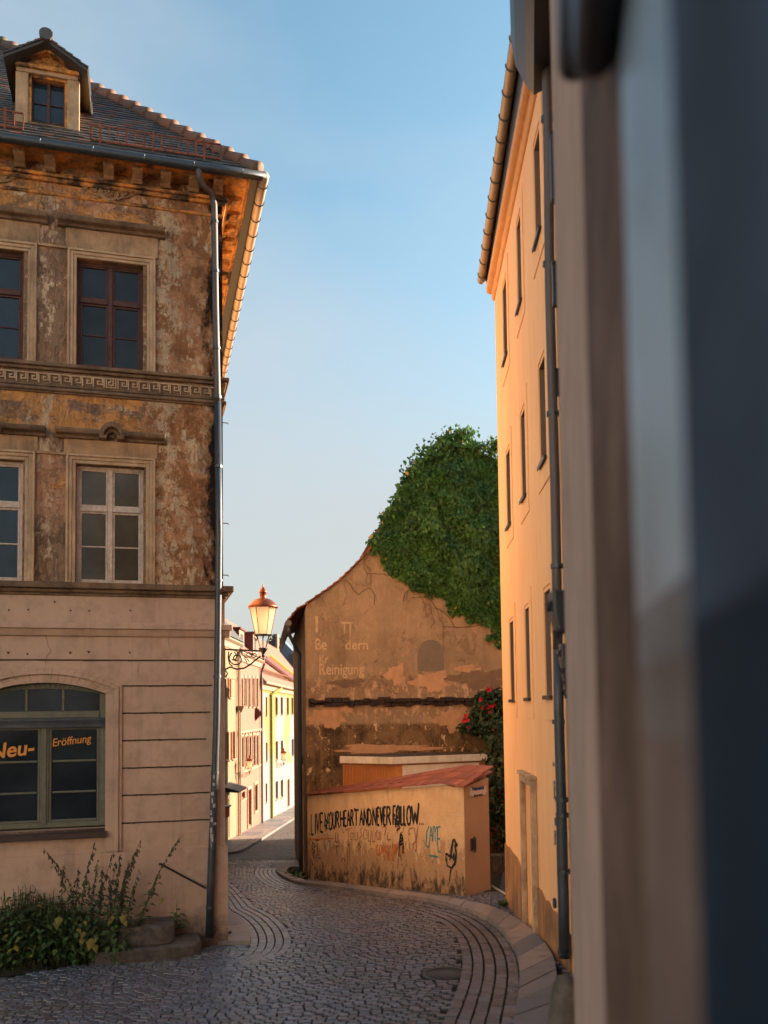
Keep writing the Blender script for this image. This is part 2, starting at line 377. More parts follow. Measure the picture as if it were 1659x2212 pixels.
# near wall
t = NT('near_render'); n = t.noise(3.2, 6, .6, t.map((1,1,.5)))
col = t.mix(t.ramp(n, .3, .7), lin((156,136,126)), lin((180,158,146)))
M['near'] = t.fin(col, 1.0, t.bump(t.noise(30, 5), .2, .02), 0, .05)
M['near_brown'] = m_paint('brown_pilaster_paint', lin((104,86,78)), .35, 2.2, .2, .7, lin((50,44,46)), .7)
for k_ in ('near_brown',): M[k_].node_tree.nodes['Principled BSDF'].inputs['Specular IOR Level'].default_value = .03
M['near_sky_panel'] = m_paint('pale_sky_reflection', lin((124,146,166)), .35, 1.6, .1, .4, lin((90,96,108)), .8)  # pale blue stands in for sky reflected in the window reveal
M['near_door'] = m_paint('dark_navy_paint', lin((24,42,58)), .3, 2, .05, .35)
M['near_upper'] = m_paint('mauve_grey_paint', lin((58,72,92)), .35, 2, .05, .4)
for k_ in ('near_door','near_upper'): M[k_].node_tree.nodes['Principled BSDF'].inputs['Specular IOR Level'].default_value = .12; M[k_].node_tree.nodes['Principled BSDF'].inputs['Roughness'].default_value = .8
M['dark_box'] = m_paint('dark_slate_paint', lin((40,46,56)), .15, 4, .05, .45)
# yard wall
t = NT('yard_wall_render'); X, Y_, Z_ = t.xyz(); Z_ = t.math('SUBTRACT', Z_, t.math('MULTIPLY', X, .117)); n = t.noise(1.4, 10, .7); n2 = t.noise(3.4, 14, .78, t.map((1.3,1,.7), (2,4,1)), .5)
col = t.mix(t.ramp(n, .35, .65), lin((188,156,120)), lin((212,180,140)))
low = t.math('ADD', t.ramp(Z_, 1.30, .20), t.math('MULTIPLY', t.math('SUBTRACT', n2, .5), 2.4))
col = t.mix(t.math('MULTIPLY', t.ramp(low, .42, .52), .8), col, lin((156,124,94)))
col = t.mix(t.math('MULTIPLY', t.ramp(low, .85, 1.05), .85), col, lin((76,64,52)))
col = t.mix(t.ramp(t.math('ADD', low, t.math('MULTIPLY', t.noise(7, 10, .8), .8)), 1.45, 1.6), col, lin((52,46,38)))
topst = t.math('MULTIPLY', t.ramp(Z_, 1.7, 2.1), t.ramp(t.noise(2.2, 10, .75, t.map((1.4,1,.5))), .5, .65))
col = t.mix(t.math('MULTIPLY', topst, .5), col, lin((90,70,52)))
h = t.math('ADD', t.math('MULTIPLY', t.ramp(low, .42, .47), -1.0), t.math('MULTIPLY', t.noise(22, 8, .75), .8))
M['yard'] = t.fin(col, .9, t.bump(h, .6, .03))
t = NT('pier_render'); n = t.noise(1.6, 8, .6)
M['pier'] = t.fin(t.mix(n, lin((172,138,108)), lin((196,158,124))), .9, t.bump(t.noise(30, 6), .2, .02))
# gable wall
t = NT('gable_render'); X, Y_, Z_ = t.xyz()
n = t.noise(.8, 10, .68); n2 = t.noise(1.7, 14, .75, t.map((1,1,.8), (3,3,3)), .5); n3 = t.noise(4.5, 12, .75, t.map((1,1,.7)))
col = t.mix(t.ramp(n, .32, .68), lin((128,108,88)), lin((162,138,112)))
col = t.mix(t.math('MULTIPLY', t.ramp(n3, .5, .68), .45), col, lin((188,156,122)))
zone = t.math('MULTIPLY', t.ramp(Z_, 5.45, 4.9), t.ramp(Z_, 3.9, 4.25))
col = t.mix(t.math('MULTIPLY', t.ramp(t.math('ADD', t.math('MULTIPLY', zone, .16), n2), .60, .625), .85), col, lin((136,112,90)))
col = t.mix(t.math('MULTIPLY', t.math('MULTIPLY', t.ramp(n3, .53, .56), zone), .8), col, lin((192,158,126)))
lowz = t.ramp(Z_, 3.98, 3.9)
dk = t.mix(t.ramp(n2, .40, .58), lin((62,50,38)), lin((128,102,74))); dk = t.mix(t.ramp(n3, .56, .60), dk, lin((212,178,142)))
st = t.noise(7, 8, .7, t.map((2.6,1,.10), (1,0,0)))
dk = t.mix(t.math('MULTIPLY', t.ramp(st, .54, .66), .55), dk, lin((150,116,70)))
col = t.mix(lowz, col, dk)
rs_ = t.noise(2.4, 9, .72, t.map((1.6,1,.16), (3,1,0))); col = t.mix(t.math('MULTIPLY', t.ramp(rs_, .5, .72), .4), col, lin((96,74,56)))
bt = t.n.new('ShaderNodeTexBrick'); bt.inputs['Scale'].default_value = 1; bt.inputs['Brick Width'].default_value = .25; bt.inputs['Row Height'].default_value = .08; bt.inputs['Mortar Size'].default_value = .008
bt.inputs['Color1'].default_value = lin((164,88,52))+(1,); bt.inputs['Color2'].default_value = lin((128,66,44))+(1,); bt.inputs['Mortar'].default_value = lin((120,96,76))+(1,)
cx = t.n.new('ShaderNodeCombineXYZ'); t.l.new(X, cx.inputs[0]); t.l.new(Z_, cx.inputs[1]); t.l.new(cx.outputs[0], bt.inputs['Vector'])
bm_ = t.math('MULTIPLY', t.ramp(X, 2.9, 3.3), t.math('MULTIPLY', t.ramp(Z_, 3.2, 2.9), t.ramp(t.math('ADD', n2, 0), .44, .46)))
col = t.mix(bm_, col, bt.outputs['Color'])
h = t.math('ADD', t.math('MULTIPLY', t.ramp(n2, .58, .60), -1.0), t.math('MULTIPLY', t.noise(14, 8, .75), .8))
h = t.math('ADD', h, t.math('MULTIPLY', lowz, t.math('MULTIPLY', t.ramp(n3, .56, .58), 1.0)))
M['gable'] = t.fin(col, .92, t.bump(h, .6, .04), 0, .2)
M['gable_side'] = m_paint('grey_side_render', lin((140,116,94)), .25, 2, .3, .9, lin((60,52,46)), .7)
M['patch_grey'] = m_paint('grey_mortar_patch', lin((112,98,84)), .12, 3, .3)
M['ledge_stone'] = m_paint('black_brick_ledge', lin((54,42,38)), .5, 9, .8, .95, lin((24,20,20)), .9)
M['faded_paint'] = m_paint('faded_cream_paint', lin((188,158,124)), .12, 14, .1, .9, lin((148,120,92)), 1.0)
M['fascia'] = m_paint('stained_white_fascia', lin((214,204,186)), .08, 3, .1, .7, lin((110,96,76)), .6)
M['garage_brown'] = m_paint('brown_corrugated_metal', lin((190,124,66)), .12, 3, .05, .6)
M['garage_white'] = m_paint('white_garage_door', lin((222,208,192)), .06, 3, .05, .5)
M['roof_felt'] = m_paint('roof_felt', lin((70,60,54)), .2, 4, .2, .9)
M['sign_white'] = m_paint('white_enamel', lin((206,196,186)), .04, 3, .02, .4)
M['blue_ink'] = m_paint('blue_ink', lin((40,70,130)), .05, 3, 0, .6)
M['black_ink'] = m_paint('black_spray_paint', (.012,.011,.012), .2, 8, 0, .7)
M['cyan_ink'] = m_paint('teal_spray_paint', lin((58,128,142)), .1, 8, 0, .7)
M['red_ink'] = m_paint('faded_red_marker', lin((132,62,46)), .2, 8, 0, .7)
M['orange_ink'] = m_paint('faded_orange_spray', lin((196,112,40)), .2, 8, 0, .7)
M['grey_ink'] = m_paint('faded_grey_spray', lin((96,84,76)), .2, 8, 0, .7)
M['sticker'] = m_paint('torn_sticker', lin((186,180,178)), .4, 30, 0, .6, lin((120,60,60)), .6)
M['stone'] = m_paint('old_stone', lin((96,88,82)), .4, 9, .6, .85, lin((58,54,48)), .8)
M['copper'] = m_metal('reddish_copper', lin((140,78,52)), .38, .75)
def leafmat(name, a, b, c, trans=.35):
    t = NT(name); r = t.attr(); col = t.mix(t.ramp(r, 0, .9), a, b); col = t.mix(t.math('GREATER_THAN', r, .985), col, c)
    t.fin(col, .5, None, 0, .4)
    tr = t.n.new('ShaderNodeBsdfTranslucent'); t.l.new(col, tr.inputs[0])
    mx = t.n.new('ShaderNodeMixShader'); mx.inputs[0].default_value = trans
    t.l.new(t.b.outputs[0], mx.inputs[1]); t.l.new(tr.outputs[0], mx.inputs[2]); t.l.new(mx.outputs[0], t.out.inputs[0]); return t.m
M['ivy'] = leafmat('ivy_leaf', (.022,.075,.022), (.095,.225,.048), (.5,.32,.06))
M['nettle'] = leafmat('nettle_leaf', (.03,.062,.018), (.085,.14,.04), (.32,.26,.04), .25)
M['nettle_seed'] = leafmat('nettle_seed', (.05,.05,.03), (.11,.10,.055), (.2,.16,.08), .2)
M['yellow_leaf'] = leafmat('yellowing_leaf', (.17,.15,.03), (.27,.21,.04), (.2,.17,.05), .3)
M['shrub'] = leafmat('shrub_leaf', (.012,.03,.012), (.035,.06,.02), (.05,.08,.02), .2)
M['rose'] = leafmat('rose_petal', (.55,.012,.03), (.7,.03,.08), (.7,.05,.1), .2)
M['twig'] = m_paint('dry_twig', lin((104,80,60)), .3, 8, .2, .9)
M['stem'] = m_paint('green_stem', lin((62,66,40)), .2, 8, .1, .8)
# far houses
M['cream_wall'] = m_paint('cream_render', lin((136,112,84)), .08, .6, .1, .85, lin((124,98,72)), .5)
M['pink_wall'] = m_paint('salmon_render', lin((142,98,80)), .06, .6, .1, .85, lin((124,84,66)), .4)
t = NT('yellow_white_render'); n = t.voro(.42, 'F1', t.map((1,1,.9), (3.3,0,1.2)), 'Color')
X, Y_, Z_ = t.xyz()
f_ = t.math('GREATER_THAN', t.xyz(n)[0], .52)
f_ = t.math('MULTIPLY', f_, t.ramp(Z_, 2.4, 2.6))
f2 = t.math('GREATER_THAN', Z_, 7.35)
col = t.mix(f_, lin((132,126,120)), lin((142,120,66))); col = t.mix(f2, col, lin((140,108,36)))
M['yellow_wall'] = t.fin(col, .85, t.bump(t.noise(30, 4), .1, .02))
M['yellow_stripe'] = m_paint('yellow_stripe_paint', lin((150,114,24)), .06, 1)
M['far_trim'] = m_paint('pale_trim', lin((160,132,108)), .06, 2)
M['far_frame'] = m_paint('brown_far_window', lin((140,86,46)), .2, 3)
M['far_glass'] = m_glass('far_glass', (.05,.035,.025), .1, .5)
M['salmon_roof'] = None
t = NT('salmon_roof'); n = t.noise(3, 8, .7); w = t.wave(9, t.map((1,1,1)), 'Z')
col = t.mix(n, lin((126,86,70)), lin((146,102,84))); col = t.mix(t.math('MULTIPLY', t.ramp(w, .8, 1), .35), col, lin((130,80,60)))
M['salmon_roof'] = t.fin(col, .85, t.bump(w, .3, .03))
M['dormer_red'] = m_paint('dark_red_cladding', lin((96,44,40)), .2, 2, .1, .7)
M['slate_blue'] = m_paint('blue_slate', lin((104,124,148)), .12, 2, .1, .6)
M['green_pipe'] = m_paint('green_pipe_paint', lin((112,112,34)), .1, 3)
t = NT('lantern_glass'); t.fin(lin((240,226,196)), .35, None, 0, .5)
tr = t.n.new('ShaderNodeBsdfTranslucent'); tr.inputs[0].default_value = lin((252,240,214))+(1,)
mx = t.n.new('ShaderNodeMixShader'); mx.inputs[0].default_value = .7; t.l.new(t.b.outputs[0], mx.inputs[1]); t.l.new(tr.outputs[0], mx.inputs[2]); t.l.new(mx.outputs[0], t.out.inputs[0])
M['milk'] = t.m

# ------------------------------------------------------------------ terrain meshes
def sheet(name, label, xs, ys, off, mat, kind='structure'):
    mb = MB(); nx, ny = len(xs), len(ys)
    mb.add([(x, y, float(gz(x, y))+off) for y in ys for x in xs], [(j*nx+i, j*nx+i+1, (j+1)*nx+i+1, (j+1)*nx+i) for j in range(ny-1) for i in range(nx-1)])
    o = mb.build(name, mat, smooth=True); return tag(o, label, name.replace('_', ' '), kind=kind)
ys = sorted(set([-40,-20,-8] + list(np.arange(0, 40, 1.0)) + [44,49.5,56,62.6,75,90,120,160,300,700,1500]))
xs = sorted(set([-1500,-400,-100,-40,-20,-12]+list(np.arange(-9, 9.1, .8))+[3.2,-3.2,12,20,40,100,400,1500]))
sheet('ground', 'dark soil ground under the paving and beyond the houses', xs, ys, -.024, M['joint'])

# polygons from outlines read off the photograph
kerbR_out = [(640,1866),(612,1868),(598,1874),(595,1883),(603,1893),(632.5,1908.5),(668,1914),(704.5,1917.5),(775,1927),(848.5,1938),(900,1945),(944.5,1952.5),(1016.5,1971.8),(1045,1986),(1064.5,1998),(1083,2014),(1098,2031.7),(1111,2054),(1119.7,2079.7),(1123,2104),(1123,2127.7),(1119,2170),(1112.5,2211.8),(1100,2290),(1078,2420)]
kerbR_in = [(650,1878),(632,1876),(622,1880),(620,1886),(628,1894),(656.5,1906),(680,1909),(715,1911),(786,1919),(858,1929),(915,1938),(950,1943.5),(1030,1957),(1062,1967),(1083.7,1976.5),(1110,1990),(1136.5,2007.7),(1158,2027),(1175,2046),(1190,2070),(1199,2089),(1204,2125),(1204,2180),(1203,2270),(1200,2380)]
def gpts(L, off=0.0): return [ground_hit(u, v, off) for u, v in L]
def resample(P, step):
    P = [Vector((p.x, p.y)) for p in P]; out = [P[0]]; acc = 0; 
    for a, b in zip(P, P[1:]):
        d = (b-a).length; s = step-acc
        while s <= d:
            out.append(a+(b-a)*(s/d)); s += step
        acc = (acc+d) % step
    return out
def smooth_poly(P, n=3):
    P = [Vector((p.x, p.y)) for p in P]
    for _ in range(n):
        Q = [P[0]]
        for a, b in zip(P, P[1:]): Q += [a*.75+b*.25, a*.25+b*.75]
        Q.append(P[-1]); P = Q
    return P
KO = smooth_poly(gpts(kerbR_out), 2); KI = smooth_poly(gpts(kerbR_in), 2)
# slabs
mb = MB()
def lerp_poly(P, t):
    L = [0]; 
    for a, b in zip(P, P[1:]): L.append(L[-1]+(b-a).length)
    d = t*L[-1]
    for i in range(len(P)-1):
        if L[i+1] >= d: return P[i]+(P[i+1]-P[i])*((d-L[i])/max(1e-6, L[i+1]-L[i]))
    return P[-1]
KL = sum((b-a).length for a, b in zip(KO, KO[1:]))
# pair the edges by index of their source points so slabs stay square to the kerb
pairs = list(zip(KO, KI)); acc = 0; cuts = [0]
nseg = len(pairs)
mid = [(a+b)*.5 for a, b in pairs]; cum = [0]
for a, b in zip(mid, mid[1:]): cum.append(cum[-1]+(b-a).length)
def at_cum(s):
    s = max(0, min(cum[-1]-1e-6, s))
    i = max(k for k in range(nseg) if cum[k] <= s); i = min(i, nseg-2); f = (s-cum[i])/max(1e-6, cum[i+1]-cum[i])
    return pairs[i][0].lerp(pairs[i+1][0], f), pairs[i][1].lerp(pairs[i+1][1], f)
s = 0
while s < cum[-1]-.1:
    L_ = random.uniform(.55, 1.0); e = min(s+L_, cum[-1]); mb.rnd(); n_ = max(1, int(L_/.18)); jz = random.uniform(-.006, .006)
    top = []
    for k in range(n_+1):
        o_, i_ = at_cum(s+.006+(e-s-.012)*k/n_); top.append((o_, i_))
    for (o0, i0), (o1, i1) in zip(top, top[1:]):
        zt = lambda p: float(gz(p.x, p.y))+.07+jz
        mb.hexa([(o0.x,o0.y,zt(o0)-.16),(i0.x,i0.y,zt(i0)-.16),(i1.x,i1.y,zt(i1)-.16),(o1.x,o1.y,zt(o1)-.16),(o0.x,o0.y,zt(o0)),(i0.x,i0.y,zt(i0)),(i1.x,i1.y,zt(i1)),(o1.x,o1.y,zt(o1))])
    s = e
tag(mb.build('kerb', M['slab']), 'granite slab kerb curving round the bend on the right side of the lane', 'kerb', kind='structure')
# left corner slab pavement
lp = [(470,1960),(483.5,1966),(510,1981),(530.5,2000),(540.6,2020),(541.3,2040.8)]
LPs = smooth_poly(gpts(lp), 2); inner = ground_hit(476, 2042); inn2 = ground_hit(470, 1962)
mb = MB()
k = len(LPs)
LBp = Frame((-2.47, 13.5, -3.52), R(15.5))
wl0 = LBp.world(-.2, .03, 0); wl1 = LBp.world(-.2, 1.7, 0); wl2 = LBp.world(-.2, 4.2, 0)
h_ = k*3//5
for ring_, rr in (([LPs[i] for i in range(h_, k)]+[Vector((wl0.x, wl0.y)), Vector((wl1.x, wl1.y))], .85), ([LPs[i] for i in range(0, h_+1)]+[Vector((wl1.x, wl1.y+.012)), Vector((wl2.x, wl2.y))], .5)):
    mb.rnd(rr); pts = [(p.x, p.y, float(gz(p.x, p.y))+.06) for p in ring_]
    mb.prism([(x, y, z-.2) for x, y, z in pts], (0, 0, .2))
tag(mb.build('corner_pavement', M['slab']), 'pale stone slab pavement curving round the foot of the corner house', 'pavement', kind='structure')

# main field of setts, real stones
road_px = [(-260,2420),(-260,2130),(0,2114),(80,2100),(170,2082),(250,2063),(330,2050),(420,2043),(475,2041)]
def inside(poly, x, y):
    c = np.zeros(x.shape, bool); n = len(poly)
    for i in range(n):
        x1, y1 = poly[i]; x2, y2 = poly[(i+1) % n]
        cond = ((y1 > y) != (y2 > y)) & (x < (x2-x1)*(y-y1)/(y2-y1+1e-12)+x1)
        c ^= cond
    return c
def dist_poly(P, x, y):
    d = np.full(x.shape, 1e9)
    for a, b in zip(P, P[1:]):
        ab = b-a; L2 = max(1e-9, ab.length_squared)
        t_ = np.clip(((x-a.x)*ab.x+(y-a.y)*ab.y)/L2, 0, 1)
        d = np.minimum(d, np.hypot(x-(a.x+t_*ab.x), y-(a.y+t_*ab.y)))
    return d
LB = Frame((-2.47, 13.5, -3.52), R(15.5))      # corner house frame
sideend = LB.world(.02, 14, 0)
roadpoly = [(p.x, p.y) for p in gpts(road_px)]
c0 = LB.world(0.02, .0, 0)
roadpoly += [(c0.x, c0.y), (c0.x+.02, c0.y+.3), (sideend.x, sideend.y), (-6.6, 30.0), (-3.0, 30.0), (-2.0, 24.5)]
roadpoly += [(p.x, p.y) for p in KO]
roadpoly += [(1.5, 4.0), (-5, 4.0)]
bandR = KO
bandL_px = [(400,1880),(440,1905),(465,1930),(479,1952),(483.5,1966),(510,1981),(530.5,2000),(540.6,2020),(541.3,2040.8),(532,2058),(512,2072),(470,2080)]
bandL = smooth_poly(gpts(bandL_px), 2)
LPpoly = [(p.x, p.y) for p in LPs]+[(inner.x, inner.y), (inn2.x, inn2.y)]
SV = []; SF = []; SR = []
man = ground_hit(966, 2104)
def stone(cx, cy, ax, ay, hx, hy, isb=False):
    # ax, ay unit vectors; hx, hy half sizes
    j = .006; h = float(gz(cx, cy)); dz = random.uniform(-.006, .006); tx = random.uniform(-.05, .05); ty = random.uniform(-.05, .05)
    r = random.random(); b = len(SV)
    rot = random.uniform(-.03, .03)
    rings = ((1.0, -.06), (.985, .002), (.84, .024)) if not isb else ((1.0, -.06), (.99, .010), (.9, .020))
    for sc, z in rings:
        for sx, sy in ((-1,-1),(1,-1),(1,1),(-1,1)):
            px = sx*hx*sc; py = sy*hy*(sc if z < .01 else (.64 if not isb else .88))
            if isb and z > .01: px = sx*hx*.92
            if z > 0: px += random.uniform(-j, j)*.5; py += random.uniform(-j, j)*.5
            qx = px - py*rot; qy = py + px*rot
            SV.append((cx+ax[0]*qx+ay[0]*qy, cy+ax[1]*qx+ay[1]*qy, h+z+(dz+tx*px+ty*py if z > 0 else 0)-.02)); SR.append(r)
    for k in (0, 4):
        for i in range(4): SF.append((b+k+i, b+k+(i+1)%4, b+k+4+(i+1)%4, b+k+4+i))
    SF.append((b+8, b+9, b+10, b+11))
cand = []
row = 0; y = 4.2
while y < 29:
    dep = .092 if y < 20 else .115
    x = -7.2+random.random()*.1
    while x < 3:
        w_ = random.uniform(.085, .135)
        cand.append((x+w_/2, y, w_, dep)); x += w_
    y += dep; row += 1
ca = np.array(cand)
cyw = ca[:,1] + .06*np.sin(ca[:,0]*.9+.4) + .03*(ca[:,0]+1)**2*.35 + .004*np.sin(ca[:,0]*5+ca[:,1]*7)
inside_m = inside(roadpoly, ca[:,0], cyw)
dR = dist_poly(bandR, ca[:,0], cyw); dL = dist_poly(bandL, ca[:,0], cyw)
def side_poly(P, x, y):
    d = np.full(x.shape, 1e9); sg = np.zeros(x.shape)
    for a, b in zip(P, P[1:]):
        ab = b-a; L2 = max(1e-9, ab.length_squared); t_ = np.clip(((x-a.x)*ab.x+(y-a.y)*ab.y)/L2, 0, 1)
        e = np.hypot(x-(a.x+t_*ab.x), y-(a.y+t_*ab.y)); c_ = np.sign(ab.x*(y-a.y)-ab.y*(x-a.x)); m_ = e < d; d = np.where(m_, e, d); sg = np.where(m_, c_, sg)
    return sg
_t = (bandL[9]-bandL[7]).normalized(); _q = bandL[8]+Vector((-_t.y, _t.x))*.2
# the row of long stones lies on the road side of the corner pavement only
roadsideL = -1 if inside(LPpoly, np.array([_q.x]), np.array([_q.y]))[0] else 1
tail = bandL[-1]; past = (cyw < tail.y+.03)
sgL = side_poly(bandL, ca[:,0], cyw); dL = np.where((sgL != roadsideL) | past, 9., dL)
vis = (np.abs(ca[:,0])/cyw < .50)
notman = np.hypot(ca[:,0]-man.x, cyw-man.y) > .31
notslab = ~inside(LPpoly, ca[:,0], cyw)
ok = inside_m & (dR > .618) & (dL > .62) & vis & notman & notslab
for i in np.nonzero(ok)[0]:
    x, _, w_, dep = ca[i]; yy = cyw[i]
    sl = .054*math.cos(x*.9+.4)+.021*(x+1); n_ = math.hypot(1, sl)
    stone(x, yy, (1/n_, sl/n_), (-sl/n_, 1/n_), w_/2-.004, dep/2-.008)
def band(P, rows, side, wrow=.122):
    for k in range(rows):
        off = (k+.5)*wrow*side
        Q = []
        for i, p in enumerate(P):
            tt = (P[min(i+1, len(P)-1)]-P[max(i-1, 0)]).normalized(); Q.append(Vector((p.x-tt.y*off, p.y+tt.x*off)))
        cur = []; step = .05
        Q2 = resample([Vector((q.x, q.y, 0)) for q in Q], step); i = random.randint(1, 3)
        while i < len(Q2)-3:
            n_ = random.choice((2, 3, 3)); a = Q2[i]; b = Q2[min(i+n_, len(Q2)-1)]; c = (a+b)/2; d = (b-a)
            if d.length > 1e-4 and inside(roadpoly, np.array([c.x]), np.array([c.y]))[0] and not inside(LPpoly, np.array([c.x]), np.array([c.y]))[0] and abs(c.x)/c.y < .5 and (side != SL or dist_poly(bandR, np.array([c.x]), np.array([c.y]))[0] > .62):
                L_ = d.length; d = d/L_
                stone(c.x, c.y, (d.x, d.y), (-d.y, d.x), L_/2-.008, wrow/2-.005, True)
            i += n_
# which side of each line is road?
def road_side(P):
    i = len(P)//2; tt = (P[i+1]-P[i-1]).normalized(); q = P[i]+Vector((-tt.y, tt.x))*.2
    return 1 if inside(roadpoly, np.array([q.x]), np.array([q.y]))[0] and not inside(LPpoly, np.array([q.x]), np.array([q.y]))[0] else -1
SRs = road_side(bandR)
i = 8; SL = 99
tt = (bandL[i+1]-bandL[i-1]).normalized(); q = bandL[i]+Vector((-tt.y, tt.x))*.2
SLs = -1 if inside(LPpoly, np.array([q.x]), np.array([q.y]))[0] else 1
SL = 99; band(bandR, 5, SRs)
SL = SLs; band(bandL, 5, SLs)


# small setts between kerb slabs and the walls on the right
strip = [(p.x, p.y) for p in KI[10:]]
sx0 = [(2.2, 6.0), (1.9, 9.0), (2.0, 14.8), (2.5, 15.2), (2.45, 17.0), (1.5, 16.35), (-1.6, 22.0)]
spoly = strip + [(1.2,5.5),(1.45,6.0)] + sx0
y = 5.6
while y < 22.5:
    x = -2.2
    while x < 2.9:
        w_ = random.uniform(.08, .12)
        if inside(spoly, np.array([x+w_/2]), np.array([y]))[0] and dist_poly(KI, np.array([x+w_/2]), np.array([y]))[0] > .05:
            stone(x+w_/2, y+.01*math.sin(x*9), (1, 0), (0, 1), w_/2-.005, .042)
        x += w_
    y += .095
SVa = np.array(SV)
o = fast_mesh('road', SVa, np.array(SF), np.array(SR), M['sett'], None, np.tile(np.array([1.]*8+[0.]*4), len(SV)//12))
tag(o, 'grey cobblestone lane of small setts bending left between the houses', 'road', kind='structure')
# far lane beyond the bend
mb = MB(); yy_ = [26.5,30,34,40,45,49.5,56,62.6,75,95]
fl = lambda y: np.interp(y, [24, 30, 34, 40, 62, 95], [-6.3, -6.2, -5.55, -5.6, -5.5, -5.0]); fr = lambda y: np.interp(y, [24, 30, 34, 62, 95], [-2.2, -2.9, -2.6, -1.0, 1.0])
for a, b in zip(yy_, yy_[1:]):
    for k in range(4):
        q = []
        for (yv, kk) in ((a, k), (a, k+1), (b, k+1), (b, k)):
            xv = fl(yv)+(fr(yv)-fl(yv))*kk/4; q.append((xv, yv, float(gz(xv, yv))+.004))
        mb.quad(*q)
tag(mb.build('far_lane', M['far_sett']), 'sunlit cobbled lane running on between the far houses', 'lane', kind='structure')
mb = MB()   # far pavement slabs, left side
y = 22.0
while y < 80:
    e = y+random.uniform(.8, 1.3); mb.rnd()
    for x0, x1 in ((-7.05, 0), (0, 1)):
        pass
    xa = lambda q: -7.05; xk = lambda q: float(fl(q))
    for (fa, fb) in ((0, .72), (.74, 1.0)):
        mb.rnd()
        P_ = [(xa(q)+(xk(q)-xa(q))*f_, q) for q, f_ in ((y+.01, fa), (y+.01, fb), (e-.01, fb), (e-.01, fa))]
        mb.prism([(x, q, float(gz(x, q))-.1) for x, q in P_], (0, 0, .2))
    y = e
tag(mb.build('far_pavement', M['slab']), 'stone slab pavement along the pink and yellow houses', 'pavement', kind='structure')
# dirt patch and driveway
def flat_patch(name, label, px=None, pts=None, off=.0, mat=None):
    P_ = [(p.x, p.y) for p in gpts(px)] if px else pts
    bm = bmesh.new(); vs = [bm.verts.new((x, y, 0)) for x, y in P_]; f = bm.faces.new(vs)
    bmesh.ops.triangulate(bm, faces=[f])
    for _ in range(3): bmesh.ops.subdivide_edges(bm, edges=bm.edges, cuts=1, use_grid_fill=True)
    for v in bm.verts: v.co.z = float(gz(v.co.x, v.co.y))+off
    me = bpy.data.meshes.new(name); bm.to_mesh(me); bm.free(); me.materials.append(mat)
    for p in me.polygons: p.use_smooth = True
    o = bpy.data.objects.new(name, me); COL.objects.link(o); return tag(o, label, name.replace('_', ' '), kind='structure')
cL = LB.world(-7, -.02, 0); cR = LB.world(-.5, -.02, 0)
flat_patch('dirt_verge', 'weedy dirt verge below the shop window at left', None, [(cL.x, cL.y)]+[(p.x, p.y) for p in gpts([(-260,2128),(0,2112),(80,2098),(170,2080),(250,2061),(330,2048),(420,2041)])]+[(cR.x, cR.y)], -.002, M['dirt'])
flat_patch('driveway', 'dark asphalt driveway between the yard wall and the apricot house', None, [(1.9,15.6),(2.25,17.6),(2.6,20),(4.0,24),(9,24),(9,15.2),(2.2,15.0)], -.002, M['asphalt'])
mb = MB(); a = ground_hit(*B4(1482,1090)); b = ground_hit(*B4(1600,1160))
mb.prism([(a.x,a.y-.05,a.z),(b.x,b.y-.05,b.z),(b.x,b.y+.12,b.z),(a.x,a.y+.12,a.z)], (0,0,.02))
tag(mb.build('drain_channel', M['sign_white']), 'pale metal drain strip across the driveway mouth', 'drain channel')
# manhole
mt = thing('manhole_cover', 'round ribbed iron manhole cover set in the cobbles', 'manhole cover', (man.x, man.y, man.z))
mb = MB(); mb.lathe([(.0,.012),(.22,.004),(.23,.0),(.23,-.05)], n=32); mb.build('lid', M['zinc_dark'], mt)
mb = MB()
for r_ in (.06,.10,.14,.18,.21): mb.lathe([(r_-.009,.0045),(r_-.009,.009),(r_+.009,.009),(r_+.009,.0045)], n=32)
mb.build('rib', M['iron'], mt)
mb = MB(); mb.lathe([(.235,-.05),(.235,.004),(.265,.004),(.265,-.05)], n=32); mb.build('frame', M['zinc_dark'], mt)

# ================================================================== CORNER HOUSE (left)
M['interior'] = m_paint('dark_interior', (.012,.012,.013), .1, 1)
hL = lambda uv, y=0.0: LB.hit(uv, y)
house = thing('corner_house', 'old corner house with peeling ochre and brown plaster above a smooth beige shop floor', 'house', LB.loc, LB.rz)
XL = -9.0
def wall_grid(mb, x0, x1, z0, z1, holes, y=0.0, depth=.2, back=None, step=1.2):
    xs_ = sorted(set([x0, x1]+[h[0] for h in holes]+[h[1] for h in holes])); zs_ = sorted(set([z0, z1]+[h[2] for h in holes]+[h[3] for h in holes]))
    for a, b in zip(xs_, xs_[1:]):
        for c, d in zip(zs_, zs_[1:]):
            mx_, mz_ = (a+b)/2, (c+d)/2
            if any(h[0] < mx_ < h[1] and h[2] < mz_ < h[3] for h in holes): continue
            mb.quad((a,y,c),(b,y,c),(b,y,d),(a,y,d))
    for h in holes:
        a, b, c, d = h[:4]; yb = y+depth
        mb.quad((a,y,c),(a,yb,c),(a,yb,d),(a,y,d)); mb.quad((b,y,c),(b,y,d),(b,yb,d),(b,yb,c))
        mb.quad((a,y,c),(b,y,c),(b,yb,c),(a,yb,c))
        if len(h) < 5: mb.quad((a,y,d),(a,yb,d),(b,yb,d),(b,y,d))
def ring(mb, x0, x1, z0, z1, w, y0, y1, sides='LRTB'):
    if 'L' in sides: mb.box(x0, x0+w, y0, y1, z0, z1)
    if 'R' in sides: mb.box(x1-w, x1, y0, y1, z0, z1)
    a = x0+w if 'L' in sides else x0; b = x1-w if 'R' in sides else x1
    if 'T' in sides: mb.box(a, b, y0, y1, z1-w, z1)
    if 'B' in sides: mb.box(a, b, y0, y1, z0, z0+w)
